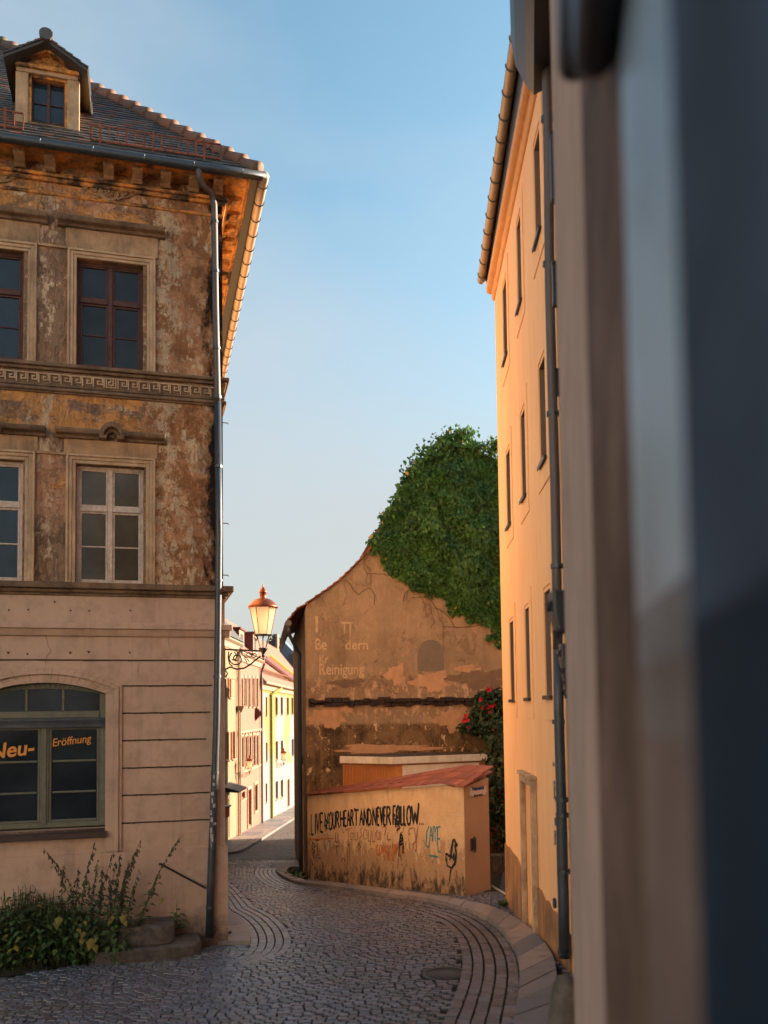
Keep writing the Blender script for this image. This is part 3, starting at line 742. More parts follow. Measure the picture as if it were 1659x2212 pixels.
# levels
z_sill = hL(A3(750,1392))[1]; z_sill_t = hL(A3(750,1352))[1]
z_corn0 = hL(A1(1000,1000))[1]     # moulding under the consoles
z_arch = hL(A1(900,1095))[1]
w2 = (hL(A3(512,900))[0], hL(A3(970,900))[0], hL(A3(740,1350))[1], hL(A3(740,553))[1])
w3 = (hL(A2(517,700))[0], hL(A2(965,700))[0], hL(A2(740,1035))[1], hL(A2(740,318))[1])
cas = (hL(A2(455,700))[0], hL(A2(1050,700))[0])
pitch_x = hL(A2(1050,700))[0]-hL(A2(248,700))[0]
z_top = 11.86
print('levels', z_sill, z_corn0, w2, w3, 'pitch', pitch_x)
holes = []
for k in range(3):
    dx = -k*pitch_x
    holes += [(w2[0]+dx, w2[1]+dx, w2[2], w2[3]), (w3[0]+dx, w3[1]+dx, w3[2], w3[3])]
mb = MB(); wall_grid(mb, XL, 0, z_sill, z_top, holes, 0, .17)
mb.build('upper_wall', M['weathered'], house)
mb = MB(); mb.quad((0,0,z_sill),(0,13.9,z_sill),(0,13.9,z_top),(0,0,z_top)); mb.build('side_wall', m_paint('ochre_bounce_render', lin((226,192,146)), .12, 1.5, .3, .9, lin((150,110,76)), .5), house)  # unseen wall, colour brightened to bounce sun onto the apricot house
# windows
def casement(parent, x0, x1, z0, z1, y, fm, gm, tr=.64, bars=True, fw=.045, top_bars=False):
    if tr == .5: return dormer_win(parent, x0, x1, z0, z1, y, fm, gm)
    mb = MB(); d = .05; zt = z0+(z1-z0)*tr; cx = (x0+x1)/2
    ring(mb, x0, x1, z0, z1, fw, y, y+d)
    mb.box(cx-.035, cx+.035, y-.012, y+d-.002, z0+fw, z1-fw)
    mb.box(x0+fw, cx-.035, y-.018, y+d-.004, zt-.04, zt+.035); mb.box(cx+.035, x1-fw, y-.018, y+d-.004, zt-.04, zt+.035)
    for a, b in ((x0+fw, cx-.035), (cx+.035, x1-fw)):
        ring(mb, a, b, z0+fw, zt-.04, .032, y+.006, y+d-.006); ring(mb, a, b, zt+.035, z1-fw, .028, y+.006, y+d-.006)
        if bars: mb.box(a+.03, b-.03, y+.012, y+d-.012, z0+(zt-z0)*.5-.011, z0+(zt-z0)*.5+.011)
    o = mb.build('window', fm, parent); bevel(o, .006, 1)
    g = MB(); g.quad((x0+.02,y+.03,z0+.02),(x1-.02,y+.03,z0+.02),(x1-.02,y+.03,z1-.02),(x0+.02,y+.03,z1-.02)); g.build('pane', gm, o)
    return o
def dormer_win(parent, x0, x1, z0, z1, y, fm, gm):
    mb = MB(); cx = (x0+x1)/2; zt = (z0+z1)/2+.02
    ring(mb, x0, x1, z0, z1, .022, y, y+.05); mb.box(cx-.022, cx+.022, y-.008, y+.045, z0+.022, z1-.022)
    for a, b in ((x0+.022, cx-.022), (cx+.022, x1-.022)): mb.box(a, b, y+.01, y+.04, zt-.007, zt+.007)
    o = mb.build('window', fm, parent); g = MB(); g.quad((x0+.01,y+.03,z0+.01),(x1-.01,y+.03,z0+.01),(x1-.01,y+.03,z1-.01),(x0+.01,y+.03,z1-.01)); g.build('pane', gm, o); return o
for k in range(3):
    dx = -k*pitch_x
    o = casement(house, w2[0]+dx, w2[1]+dx, w2[2], w2[3], .10, M['white_frame'], M['glass_warm'] if k == 0 else M['glass_blue'])
    if k == 0: o['label'] = 'window with flaking white frame'
    o = casement(house, w3[0]+dx, w3[1]+dx, w3[2], w3[3], .10, M['red_frame'], M['glass'] if k == 0 else M['glass_blue'])
    if k == 0: o['label'] = 'window with red brown frame'
# casings, panels, hoods
z_h2 = hL(A3(600,355))[1]; z_h3 = hL(A2(740,100))[1]
hx0, hx1 = hL(A3(380,320))[0], hL(A3(1115,360))[0]
for k in range(3):
    dx = -k*pitch_x
    for (w, zh, arch) in ((w2, z_h2, True), (w3, z_h3, False)):
        mb = MB(); a, b = cas[0]+dx, cas[1]+dx; zb = z_sill_t if arch else w[2]-.02
        zt = w[3]+(w[0]-cas[0])*1.02
        ring(mb, a, b, zb, zt, .035, -.065, .0, 'LRT')
        ring(mb, a+.035, b-.035, zb, zt-.035, .05, -.045, .0, 'LRT')
        ring(mb, a+.085, b-.085, zb, zt-.085, max(.02, (w[0]-cas[0])-.087), -.03, .0, 'LRT')
        bevel(mb.build('window_casing', M['casing'], house), .008, 2)
        mb = MB(); mb.box(a-.03, b+.03, -.028, 0, zt+.004, zh-.06); mb.build('frieze_panel', M['trim'], house)
        mb = MB(); p, q = hx0+dx, hx1+dx
        prof = [(0,zh-.06),(-.07,zh-.055),(-.08,zh-.02),(-.16,zh+.0),(-.18,zh+.045),(-.17,zh+.07),(0,zh+.10)]
        if not arch: mb.prof_x(prof, p, q)
        else:
            cx = hL(A3(757,300))[0]+dx; ro = .15
            mb.prof_x(prof, p, cx-ro-.02); mb.prof_x(prof, cx+ro+.02, q)
            P_ = [(cx+(ro)*math.cos(w_), zh+.02+ro*1.15*math.sin(w_)) for w_ in np.linspace(PI, 0, 15)]
            for r0, r1, yy in ((ro-.035, ro+.03, -.17), (ro-.085, ro-.036, -.10)):
                for i in range(14):
                    w0, w1 = PI-PI*i/14, PI-PI*(i+1)/14
                    pts = [(cx+r_*math.cos(t_), 0, zh-.02+r_*1.25*math.sin(t_)) for r_, t_ in ((r0,w0),(r1,w0),(r1,w1),(r0,w1))]
                    mb.prism([(x_, yy, z_) for x_, _, z_ in pts], (0, -yy, 0))
            mb.box(cx-ro-.03, cx-ro+.075, -.165, 0, zh-.055, zh+.0); mb.box(cx+ro-.075, cx+ro+.03, -.165, 0, zh-.055, zh+.0)
            m2 = MB(); m2.lathe([(.0,.02),(.05,.02),(.06,.0)], n=10)
            kn = m2.build('niche_stone', M['trim_dark'], house); kn.rotation_euler = (PI/2,0,0); kn.location = (cx, -.01, zh+.04)
        bevel(mb.build('window_hood', M['trim_dark'], house), .008, 1)
# pilaster lines between the windows
mb = MB()
for k in range(3):
    for zh, w in ((z_h2, w2), (z_h3, w3)):
        x0 = cas[0]-k*pitch_x-(pitch_x-(cas[1]-cas[0])); x1 = cas[0]-k*pitch_x
        mb.box(x0+.01, x1-.01, -.035, 0, w[3]+.12, w[3]+.155)
mb.each('string_moulding', M['trim'], house)
# sill ledge of the first floor, meander band, second ledge
P = .14
def ledge(name, z0, z1, p, mat, step=True, y1=13.9):
    mb = MB(); mb.box(XL, p, -p, y1, z0, z1)
    if step: mb.box(XL, p*.55, -p*.55, y1, z0-.055, z0-.001); mb.box(XL, p*.3, -p*.3, y1, z0-.10, z0-.056)
    return bevel(mb.build(name, mat, house), .012, 2)
ledge('sill_ledge', z_sill, z_sill_t+.0, .15, M['trim_dark'])
zf_t = hL(A2(750,1068))[1]; zf_a = hL(A2(750,1112))[1]; zf_b = hL(A2(750,1172))[1]; zf_c = hL(A2(750,1215))[1]
mb = MB(); mb.box(XL, .10, -.10, 13.9, zf_t-.0, w3[2]-.02); mb.box(XL, .055, -.055, 13.9, zf_t-.05, zf_t-.001)
mb.box(XL, .06, -.06, 13.9, zf_c-.02, zf_c+.03); mb.box(XL, .035, -.035, 13.9, zf_b-.02-.03, zf_b-.02); mb.box(XL,.035,-.035,13.9,zf_c-.05,zf_c-.021)
bevel(mb.build('string_course', M['trim_dark'], house), .01, 1)
mb = MB(); mb.box(XL, .02, -.02, 13.9, zf_b-.02, zf_a+.03); mb.build('frieze_band', M['trim_dark'], house)
# meander
mb = MB(); H_ = (zf_a-zf_b)*.98; zb = zf_b+.0; U = H_*1.12
cxm = hL(A2(750,1145))[0]
unit = [(0,0),(0,1),(.86,1),(.86,.28),(.42,.28),(.42,.62),(.60,.62)]
def strokes_box(mb, pts, x, z, s, w, y0, y1, flip=1):
    for (a, b), (c, d) in zip(pts, pts[1:]):
        xa, xb = sorted((x+flip*a*s, x+flip*c*s)); za, zb_ = sorted((z+b*H_, z+d*H_))
        mb.box(xa-w, xb+w, y0-random.uniform(0,.002), y1, za-w, zb_+w)
for k in range(1, 16):
    for sgn in (1, -1):
        x = cxm+sgn*(k-.35)*U*1.02
        if x > -.12 or (sgn < 0 and x < -8.6): continue
        strokes_box(mb, unit, x, zb, U, .010, -.042, -.019, 1)
for k in range(16, 36):
    strokes_box(mb, unit, cxm-(k-.35)*U*1.02, zb, U, .010, -.042, -.019, 1)
hh = H_/2; ring(mb, cxm-hh-.01, cxm+hh+.01, zb-.01, zb+H_+.01, .018, -.045, -.019)
for i in range(4):
    a, b = PI/2*i, PI/2*(i+1)
    p = [(cxm+hh*.8*math.cos(a), zb+hh+hh*.8*math.sin(a)), (cxm+hh*.8*math.cos(b), zb+hh+hh*.8*math.sin(b)), (cxm+hh*.55*math.cos(b), zb+hh+hh*.55*math.sin(b)), (cxm+hh*.55*math.cos(a), zb+hh+hh*.55*math.sin(a))]
    mb.prism([(x_, -.042, z_) for x_, z_ in p], (0, .023, 0))
mb.build('greek_key_relief', M['casing'], house)
# cornice
zc = 11.58
mb = MB()
mb.box(XL, .06, -.06, 13.9, zc-.06, zc); mb.box(XL, .10, -.10, 13.9, zc+.001, zc+.05)
mb.box(XL, .03, -.03, 13.9, z_arch-.03, z_arch+.02)
mb.box(XL, .38, -.38, 13.9, zc+.215, zc+.25); mb.box(XL, .42, -.42, 13.9, zc+.251, zc+.285)
t = NT('cornice_plaster'); n = t.noise(4, 12, .75); X, Y_, Z_ = t.xyz()
col = t.mix(t.ramp(n, .42, .58), lin((140,104,70)), lin((226,152,74))); col = t.mix(t.ramp(t.noise(2.2, 10, .7, t.map((1,1,1),(7,7,7))), .5, .6), col, lin((60,50,42)))
M['cornice'] = t.fin(col, .9, t.bump(n, .5, .03))
bevel(mb.build('cornice', M['cornice'], house), .012, 1)
def console(mb, cx, w, along='x'):
    prof = [(-.0, zc+.052), (-.12, zc+.052), (-.16, zc+.075), (-.14, zc+.11), (-.20, zc+.13), (-.29, zc+.15), (-.32, zc+.17), (-.32, zc+.214), (-.0, zc+.214)]
    prof = [(y_, z_) for y_, z_ in prof]
    if along == 'x':
        mb.prof_x([(y_+.0, z_) for y_, z_ in prof], cx-w/2, cx+w/2)
        for k in (-.32, 0, .32): mb.prof_x([(y_-.012, z_) for y_, z_ in prof], cx+k*w-w*.09, cx+k*w+w*.09)
    else:
        mb.prof_y([(-y_, z_) for y_, z_ in prof], cx-w/2, cx+w/2)
for px in (110, 295, 650, 825, 995, 1165, 1312):
    x = hL(A1(px, 960), -.28)[0]; mb = MB(); console(mb, x, .15); mb.build('console', M['trim'], house)
for x in (-5.6,-6.2,-6.9,-7.6):
    mb = MB(); console(mb, x, .155); mb.build('console', M['trim'], house)
mb = MB(); y = .1
while y < 13.5: console(mb, y+.1, .16, 'y'); y += .42
mb.each('console', M['cornice'], house)
# frieze rosettes with scrolls
def rosette(cx, cz):
    mb = MB(); n = 20
    def torus(r, rr, y0):
        pts = [(cx+r*math.cos(2*PI*i/n), y0, cz+r*math.sin(2*PI*i/n)) for i in range(n+1)]; mb.tube(pts, rr, 6, False)
    torus(.135, .020, -.02); torus(.105, .012, -.02)
    for i in range(10):
        a = 2*PI*i/10; mb.tube([(cx+.03*math.cos(a), -.02, cz+.03*math.sin(a)), (cx+.06*math.cos(a), -.035, cz+.06*math.sin(a)), (cx+.085*math.cos(a), -.015, cz+.085*math.sin(a))], [.008,.017,.008], 6)
    mb.tube([(cx,0,cz),(cx,-.045,cz)], [.03,.018], 8)
    for s in (-1, 1):
        for (bx, bz, r0, d) in ((.22, -.005, .045, 1), (.34, .03, .032, -1)):
            pts = [(cx+s*(bx+r0*(1-i/26)*math.cos(d*i*.45)), -.018, cz+bz+r0*(1-i/26)*math.sin(d*i*.45)) for i in range(24)]
            mb.tube(pts, [.014]*20+[.010]*4, 6)
        mb.tube([(cx+s*.14,-.015,cz+.09),(cx+s*.2,-.02,cz+.06),(cx+s*.28,-.02,cz+.05),(cx+s*.36,-.02,cz+.075),(cx+s*.42,-.015,cz+.06)], [.02,.02,.014,.014,.006], 6)
        mb.tube([(cx+s*.12,-.015,cz-.1),(cx+s*.18,-.02,cz-.07),(cx+s*.26,-.02,cz-.055),(cx+s*.33,-.015,cz-.02)], [.02,.02,.014,.008], 6)
    return mb.build('rosette_relief', M['trim'], house, True)
rx, rz_ = hL(A1(655,1008)); rosette(rx, rz_); rosette(rx-pitch_x, rz_)
# lower wall with the arched shop window
cxw = hL(A4(300,600))[0]; xr = hL(A4(713,700))[0]; hw = xr-cxw
zsp = hL(A4(715,535))[1]; zap = hL(A4(300,462))[1]; zwb = hL(A4(690,1440))[1]
rise = zap-zsp
def arc(cx, hw_, zs, rs, n=20):
    Rr = (hw_*hw_+rs*rs)/(2*rs); cz = zs+rs-Rr; a0 = math.asin(hw_/Rr)
    return [(cx+Rr*math.sin(-a0+2*a0*i/n), cz+Rr*math.cos(-a0+2*a0*i/n)) for i in range(n+1)]
top = arc(cxw, hw, zsp, rise)
mb = MB(); yl = -.02
hole = (cxw-hw, cxw+hw, zwb, zap+.001, 1)
wall_grid(mb, XL, 0.02, -1.2, z_sill-.10, [hole], yl, .22)
for (x0, z0), (x1, z1) in zip(top, top[1:]):
    mb.quad((x0,yl,z0),(x1,yl,z1),(x1,yl,zap+.001),(x0,yl,zap+.001)); mb.quad((x0,yl,z0),(x0,.2,z0),(x1,.2,z1),(x1,yl,z1))
mb.quad((.02,yl,-1.2),(.02,13.9,-1.2),(.02,13.9,z_sill-.1),(.02,yl,z_sill-.1))
mb.build('ground_floor_wall', M['beige'], house)
# interior darkness
mb = MB(); mb.box(XL+.05, -.35, .5, 13, -1, z_top-.2); mb.build('interior', M['interior'], house)
# ledge 2 and grooves
z_l2t = hL(A4(700,62))[1]; z_l2b = hL(A4(700,103))[1]
mb = MB(); mb.box(XL, .13, -.13, 13.9, z_l2b, z_l2t); mb.prof_x([(-.02,z_l2b-.11),(-.06,z_l2b-.10),(-.10,z_l2b-.001),(-.02,z_l2b-.001)], XL, .10)
bevel(mb.build('string_course', M['beige'], house), .012, 2)
mb = MB()
for (ya, xa, xb) in ((310, None, 1442), (482, 828, 1432), (664, 822, 1418), (846, 820, 1392), (1030, 816, 1424), (1212, 812, 1415), (1397, 806, 1413)):
    zz = hL(A4(1100, ya))[1]; x0 = XL if xa is None else hL(A4(xa, ya))[0]; x1 = hL(A4(xb, ya))[0]
    # thin raised dark strip per rusticated course, joint shadow put into its colour
    n = 14; pts = [(x0+(x1-x0)*i/n, zz+random.uniform(-.003,.003)) for i in range(n+1)]
    for (xa_, za_), (xb_, zb_) in zip(pts, pts[1:]): e_ = random.uniform(0,.007); mb.hexa([(xa_,-.026,za_-.010-e_),(xb_,-.026,zb_-.010),(xb_,-.019,zb_-.010),(xa_,-.019,za_-.010),(xa_,-.026,za_+.010),(xb_,-.026,zb_+.010),(xb_,-.019,zb_+.010),(xa_,-.019,za_+.010)])
M['groove'] = m_paint('dark_joint', lin((58,46,38)), .3, 6)
mb.each('rustication_joint', M['groove'], house, 14)
# casing of the shop window
xo = hL(A4(825,700))[0]-cxw; zso = hL(A4(825,478))[1]; zao = hL(A4(300,352))[1]
mb = MB()
def archband(mb, hw0, rs0, zs0, hw1, rs1, zs1, y0, y1, n=20):
    a = arc(cxw, hw0, zs0, rs0, n); b = arc(cxw, hw1, zs1, rs1, n)
    for i in range(n):
        mb.hexa([(a[i][0],y0,a[i][1]),(a[i+1][0],y0,a[i+1][1]),(a[i+1][0],y1,a[i+1][1]),(a[i][0],y1,a[i][1]),(b[i][0],y0,b[i][1]),(b[i+1][0],y0,b[i+1][1]),(b[i+1][0],y1,b[i+1][1]),(b[i][0],y1,b[i][1])])
wd = xo-hw; zbot = hL(A5(740,235))[1]
for f0, f1, pr in ((0, .52, -.045), (.52, .80, -.085), (.80, 1.0, -.055)):
    g = lambda f: (hw+wd*f, (rise+(zao-zso-rise)*f), zsp+(zso-zsp)*f)
    a, b = g(f0), g(f1); archband(mb, a[0], a[1], a[2], b[0], b[1], b[2], pr, yl-.001)
    for sg in (-1, 1):
        x0, x1 = sorted((cxw+sg*a[0], cxw+sg*b[0])); mb.box(x0, x1, pr, yl-.001, zbot, min(a[2], b[2])); 
        if abs(a[2]-b[2]) > .001:
            xi, xo_ = cxw+sg*a[0], cxw+sg*b[0]; zi, zo_ = a[2], b[2]
            lo_ = min(zi, zo_)
            mb.prism([(xi,pr,lo_),(xo_,pr,lo_),(xo_,pr,zo_),(xi,pr,zi)], (0, yl-.001-pr, 0))
bevel(mb.build('shop_window_casing', M['beige'], house), .01, 2)
# shop window
sw = MB(); yf = .10; z_tr = hL(A4(300,700), yf)[1]; z_tr2 = hL(A4(300,765), yf)[1]
zb0 = hL(A4(690,1425), yf)[1]
fw = .10
x0, x1 = cxw-hw, cxw+hw
# side posts, bottom, mullions
sw.box(x0, x0+.09, yf, yf+.07, zb0, zsp); sw.box(x1-.09, x1, yf, yf+.07, zb0, zsp); sw.box(x0+.09, x1-.09, yf, yf+.07, zb0, zb0+.08)
sw.box(cxw-.06, cxw+.06, yf-.01, yf+.06, zb0+.08, z_tr2); sw.box(cxw-.03, cxw+.03, yf-.03, yf-.011, zb0+.05, z_tr2)
for (a, b) in ((x0+.09, cxw-.06), (cxw+.06, x1-.09)):
    ring(sw, a, b, zb0+.08, z_tr2, .035, yf+.005, yf+.055)
    for yv in (988, 1197):
        zz = hL(A4(500, yv), yf)[1]; sw.box(a+.045, b-.045, yf+.01, yf+.05, zz-.016, zz+.016)
sw.box(x0+.09, x1-.09, yf-.02, yf+.06, z_tr, z_tr+.10)
ta = arc(cxw, hw, zsp, rise, 24); tb = arc(cxw, hw-.10, zsp, rise-.09, 24)
for i in range(24): sw.hexa([(tb[i][0],yf,tb[i][1]),(tb[i+1][0],yf,tb[i+1][1]),(tb[i+1][0],yf+.06,tb[i+1][1]),(tb[i][0],yf+.06,tb[i][1]),(ta[i][0],yf,ta[i][1]),(ta[i+1][0],yf,ta[i+1][1]),(ta[i+1][0],yf+.06,ta[i+1][1]),(ta[i][0],yf+.06,ta[i][1])])
for xv in (178, 428, -72):
    xx = hL(A4(xv, 600), yf)[0]; sw.box(xx-.018, xx+.018, yf+.005, yf+.05, z_tr+.10, zap-.06)
swo = sw.build('shop_window', M['green_frame'], house); bevel(swo, .008, 1)
m2 = MB(); m2.box(x0, x1, yf-.07, yf+.05, z_tr2, z_tr-.001)
for i in range(46): m2.box(x0+.02+i*(x1-x0)/46, x0+.02+(i+.55)*(x1-x0)/46, yf-.085, yf-.071, z_tr-.085, z_tr-.05)
m2.box(x0, x1, yf-.10, yf-.071, z_tr-.045, z_tr-.005)
m2.build('transom', M['dark_pipe'], swo)
g = MB(); g.add([(x0+.05,yf+.03,zb0+.05),(x1-.05,yf+.03,zb0+.05),(x1-.05,yf+.03,zsp),(x0+.05,yf+.03,zsp)]+[(a, yf+.03, b) for a, b in tb], [(0,1,2,3), tuple(range(4, 4+25))])
g.build('pane', M['glass'], swo)
g = MB(); g.prof_x([(-.12, zwb-.05),(-.12, zwb-.12),(-.02, zwb-.14),(-.02,zwb-.001),(yf, zwb-.001),(yf,zwb-.01)][::1], x0-.02, x1+.02)
t_ = m_paint('dark_purplish_sill', lin((72,54,50)), .2, 8, .3, .7)
g.build('sill', t_, swo)
g = MB()
for i in range(16): g.box(cxw+.12+i*(hw-.22)/16, cxw+.12+(i+.6)*(hw-.22)/16, .19, .22, zb0+.10, zb0+.32)
g.box(cxw+.12, x1-.1, .20, .24, zb0+.09, zb0+.34)
g.build('radiator', m_paint('radiator_paint', lin((96,108,112)), .05, 2), house)
# text helper
def text(body, size, mat, parent, loc, rot, name='lettering', shear=0.0, ext=.002, align='LEFT', bold=0.0, xs_=1.0):
    c = bpy.data.curves.new('txt', 'FONT'); c.body = body; c.size = size; c.shear = shear; c.extrude = ext; c.align_x = align; c.offset = bold
    tmp = bpy.data.objects.new('txt', c); COL.objects.link(tmp); bpy.context.view_layer.update()
    dg = bpy.context.evaluated_depsgraph_get(); me = bpy.data.meshes.new_from_object(tmp.evaluated_get(dg))
    bpy.data.objects.remove(tmp); bpy.data.curves.remove(c)
    me.materials.clear(); me.materials.append(mat)
    o = bpy.data.objects.new(name, me); COL.objects.link(o)
    if parent is not None: o.parent = parent
    o.location = loc; o.rotation_euler = rot; o.scale = (xs_, 1, 1); return o
pa = hL(A4(343,893), yf+.02); pb = hL(A4(650,858), yf+.02)
ang = math.atan2(hL(A4(640,856), yf+.02)[1]-pa[1], pb[0]-pa[0])
e = text('Eröffnung', .165, M['lettering'], swo, (pa[0]+.015, yf+.022, pa[1]), (PI/2, 0, 0), shear=.22, bold=.001)
e.rotation_euler = (PI/2, -ang, 0)
bpy.context.view_layer.update(); e.scale.x = .87*(pb[0]-pa[0])/max(.01, e.dimensions.x)
pa = hL(A4(5,962), yf+.02); pb = hL(A4(240,925), yf+.02)
e = text('Neu-', .30, M['lettering'], swo, (0,0,0), (PI/2, -ang, 0), shear=.22, bold=.006)
e.location = (pb[0]-(pb[0]-hL(A4(-75,970), yf+.02)[0]), yf+.022, hL(A4(-75,978), yf+.02)[1])
bpy.context.view_layer.update(); e.scale.x = .97*(pb[0]-e.location.x)/max(.01, e.dimensions.x)
# plinth, vent plate, holes
zp = hL(A5(800,235))[1]
mb = MB(); mb.box(XL, .055, -.055, 13.9, -1.2, zp); mb.build('plinth', M['beige'], house)
mb = MB(); vx0, vz0 = hL(A4(1230,1552)); vx1, vz1 = hL(A4(1345,1462))
ring(mb, vx0, vx1, vz0, vz1, .012, -.03, -.019); mb.box(vx0+.012, vx1-.012, -.026, -.019, vz0+.012, vz1-.012); mb.build('vent_plate', M['beige'], house)
mb = MB()
for q in ((57,262),(187,268),(475,262),(600,257),(876,258)):
    a, b = hL(A4(*q)); mb.lathe([(0,0),(.012,0),(.012,.004)], n=8) if False else mb.box(a-.012, a+.012, -.024, -.019, b-.012, b+.012)
    if q[0] in (57,475,600): mb.box(a-.03, a+.03, -.0235, -.019, b+.012, b+.020)
for q in ((370,1472),(62,1527),(192,1525),(478,1530),(603,1532),(880,1530)):
    a, b = hL(A3(*q)); mb.box(a-.012, a+.012, -.024, -.019, b-.012, b+.012)
mb.each('bolt_hole', M['interior'], house)
# cellar window
mb = MB(); a, b = hL(A5(80,660), -.06); c, d = hL(A5(300,600), -.06); mb.box(a-.8, c, -.062, -.0, b-.1, d)
for i in range(5): mb.box(a-.8, c, -.075, -.063, b-.08+i*.05, b-.06+i*.05)
mb.build('cellar_grille', M['iron'], house)
fl_m = [m_paint('flaked_pale_render', lin((216,172,134)), .16, 7, .5, .9, lin((160,120,88)), .6), m_paint('flaked_grey_render', lin((150,134,114)), .2, 6, .5, .9, lin((90,78,66)), .7)]
def lflake(q, w, h, mi, pr):
    cx_, cz_ = hL(q); n = 44; w *= 1.25; h *= 1.15; mb = MB(); ph = random.random()*6
    P_ = []
    for i in range(n):
        a_ = 2*PI*i/n; k_ = 1+.20*math.sin(3*a_+ph)+.13*math.sin(5*a_+2*ph)+.08*math.sin(11*a_+ph)+.05*math.sin(17*a_)+random.uniform(-.05,.05); P_.append((cx_+w/2*math.cos(a_)*k_, -pr, cz_+h/2*math.sin(a_)*k_))
    mb.prism(P_, (0, pr+.004, 0)); mb.build('plaster_patch', M['weathered'], house)
for q, w, h, mi in ((A2(1290,380),.16,.30,1),(A2(1300,480),.22,.3,0),(A2(1330,760),.2,.35,0),(A2(1200,560),.14,.5,0),(A2(1330,930),.18,.3,0),(A2(1240,250),.2,.22,1),(A2(1150,860),.12,.3,1),(A3(1220,230),.20,.24,0),(A3(1330,230),.18,.25,0),(A3(1290,430),.22,.22,0),(A3(1310,620),.26,.5,0),(A3(1300,900),.3,.4,0),(A3(1240,1080),.3,.3,0),(A3(1330,1160),.14,.2,0),(A3(1170,1260),.28,.16,0),(A3(1150,520),.12,.4,1),(A3(1330,760),.16,.35,0)):
    lflake(q, w, h, mi, .006+.006*random.random())
mb = MB()
def crack(pts, w=.006):
    P_ = []
    for (xa, ya), (xb, yb) in zip(pts, pts[1:]):
        for i in range(5): f = i/5; a = hL(A4(xa+(xb-xa)*f+random.uniform(-3,3), ya+(yb-ya)*f)); P_.append((a[0], -.0205, a[1]))
    mb.ribbon(P_, w, (0,-1,0), .001)
crack([(310,135),(322,200),(345,245),(312,300),(310,350)]); crack([(1190,60),(1270,68),(1445,64)], .004); crack([(730,1260),(740,1420),(748,1550)]); crack([(1135,150),(1140,210),(1160,260)], .003); crack([(950,320),(935,370),(930,395)], .004)
mb.each('crack', M['groove'], house)
# ---- roof
gy = -.44
zg = 11.80
zE = 11.885
# pitch from the hip silhouette
def hip_solve():
    d = ray(*A1(530,385)); lx, ly = d.dot(LB.ax), d.dot(LB.ay); o = -LB.loc
    ox, oy = o.dot(LB.ax), o.dot(LB.ay)
    # plane x+y = const through (.6,-.6)
    t_ = (.08-(ox+oy))/(lx+ly); x = ox+lx*t_; z = d.z*t_-LB.loc.z
    return x, z
hx_, hz_ = hip_solve(); tanp = (hz_-zE)/(.52-hx_)
print('hip', hx_, hz_, 'zE', zE, 'tan pitch', tanp, 'corner x of eave', LB.hit(A1(1583,893), -.7))
tanp = max(.7, min(1.6, tanp)); sec = math.sqrt(1+tanp*tanp)
ym = 5.2
mb = MB()
mb.add([(XL,-.44,zE-.03),(.52,-.44,zE-.03),(.52-(ym+.44),ym,zE-.03+(ym+.44)*tanp),(XL,ym,zE-.03+(ym+.44)*tanp)], [(0,1,2,3)])
mb.add([(.52,-.44,zE-.03),(.66,14,zE-.03),(.52-(ym+.44),14,zE-.03+(ym+.44)*tanp),(.52-(ym+.44),ym,zE-.03+(ym+.44)*tanp)], [(0,1,2,3)])
mb.add([(XL,-.44,zE-.04),(.52,-.44,zE-.04),(.66,14,zE-.04),(XL,14,zE-.04)], [(0,3,2,1)])
roof = mb.build('roof', M['slate_tile'], house)
def tile_rows(mb, org, ux, us, length_fn, rows, course=.145, tw=.17, th=.022, nrm=None, skip=None):
    """flat tiles: org + ux*a (along eave) + us*b (up slope)"""
    ux = Vector(ux); us = Vector(us).normalized(); n = nrm or ux.cross(us).normalized()
    for r_ in range(rows):
        b0 = r_*course; x0, x1 = length_fn(b0); x = x0-(.5*tw if r_ % 2 else 0)
        while x < x1:
            a, c = max(x, x0), min(x+tw-.004, x1)
            if c-a > .03 and not (skip and skip((a+c)/2, b0)):
                mb.rnd(); j = random.uniform(-.006, .006); k_ = random.uniform(-.004, .004); dz = th*1.1
                f = lambda aa, bb, zz: Vector(org)+ux*aa+us*bb+n*zz
                mb.hexa([f(a,b0+k_,dz+j-th*.8), f(c,b0+k_,dz+j-th*.8), f(c,b0+course*1.25,-.004), f(a,b0+course*1.25,-.004),
                         f(a,b0+k_,dz+j+th*.35), f(c,b0+k_,dz+j+th*.35), f(c,b0+course*1.25,.012), f(a,b0+course*1.25,.012)])
            x += tw
mb = MB(); us = Vector((0, 1/sec, tanp/sec))
tile_rows(mb, (0,-.46,zE-.02), (1,0,0), us, lambda b: (-8.6, .52-(b/sec)), int((ym+.5)*sec/.145)-1, nrm=Vector((0,-tanp/sec,1/sec)))
mb.build('roof_tiles', M['slate_tile'], roof)
mb = MB()   # hip tiles
hv = Vector((-1,1,tanp)); hl = hv.length*(ym+.5); hv.normalize(); k = 0
p0 = Vector((.52,-.44,zE+.02))
while k*.36 < hl:
    a = p0+hv*(k*.36); b = p0+hv*(k*.36+.42); mb.rnd(); mb.tube([a+Vector((0,0,.05)), a+hv*.04+Vector((0,0,.05)), b+Vector((0,0,.0))], [.115,.105,.085], 10); k += 1
mb.build('hip_tiles', M['ridge_tile'], roof, True)
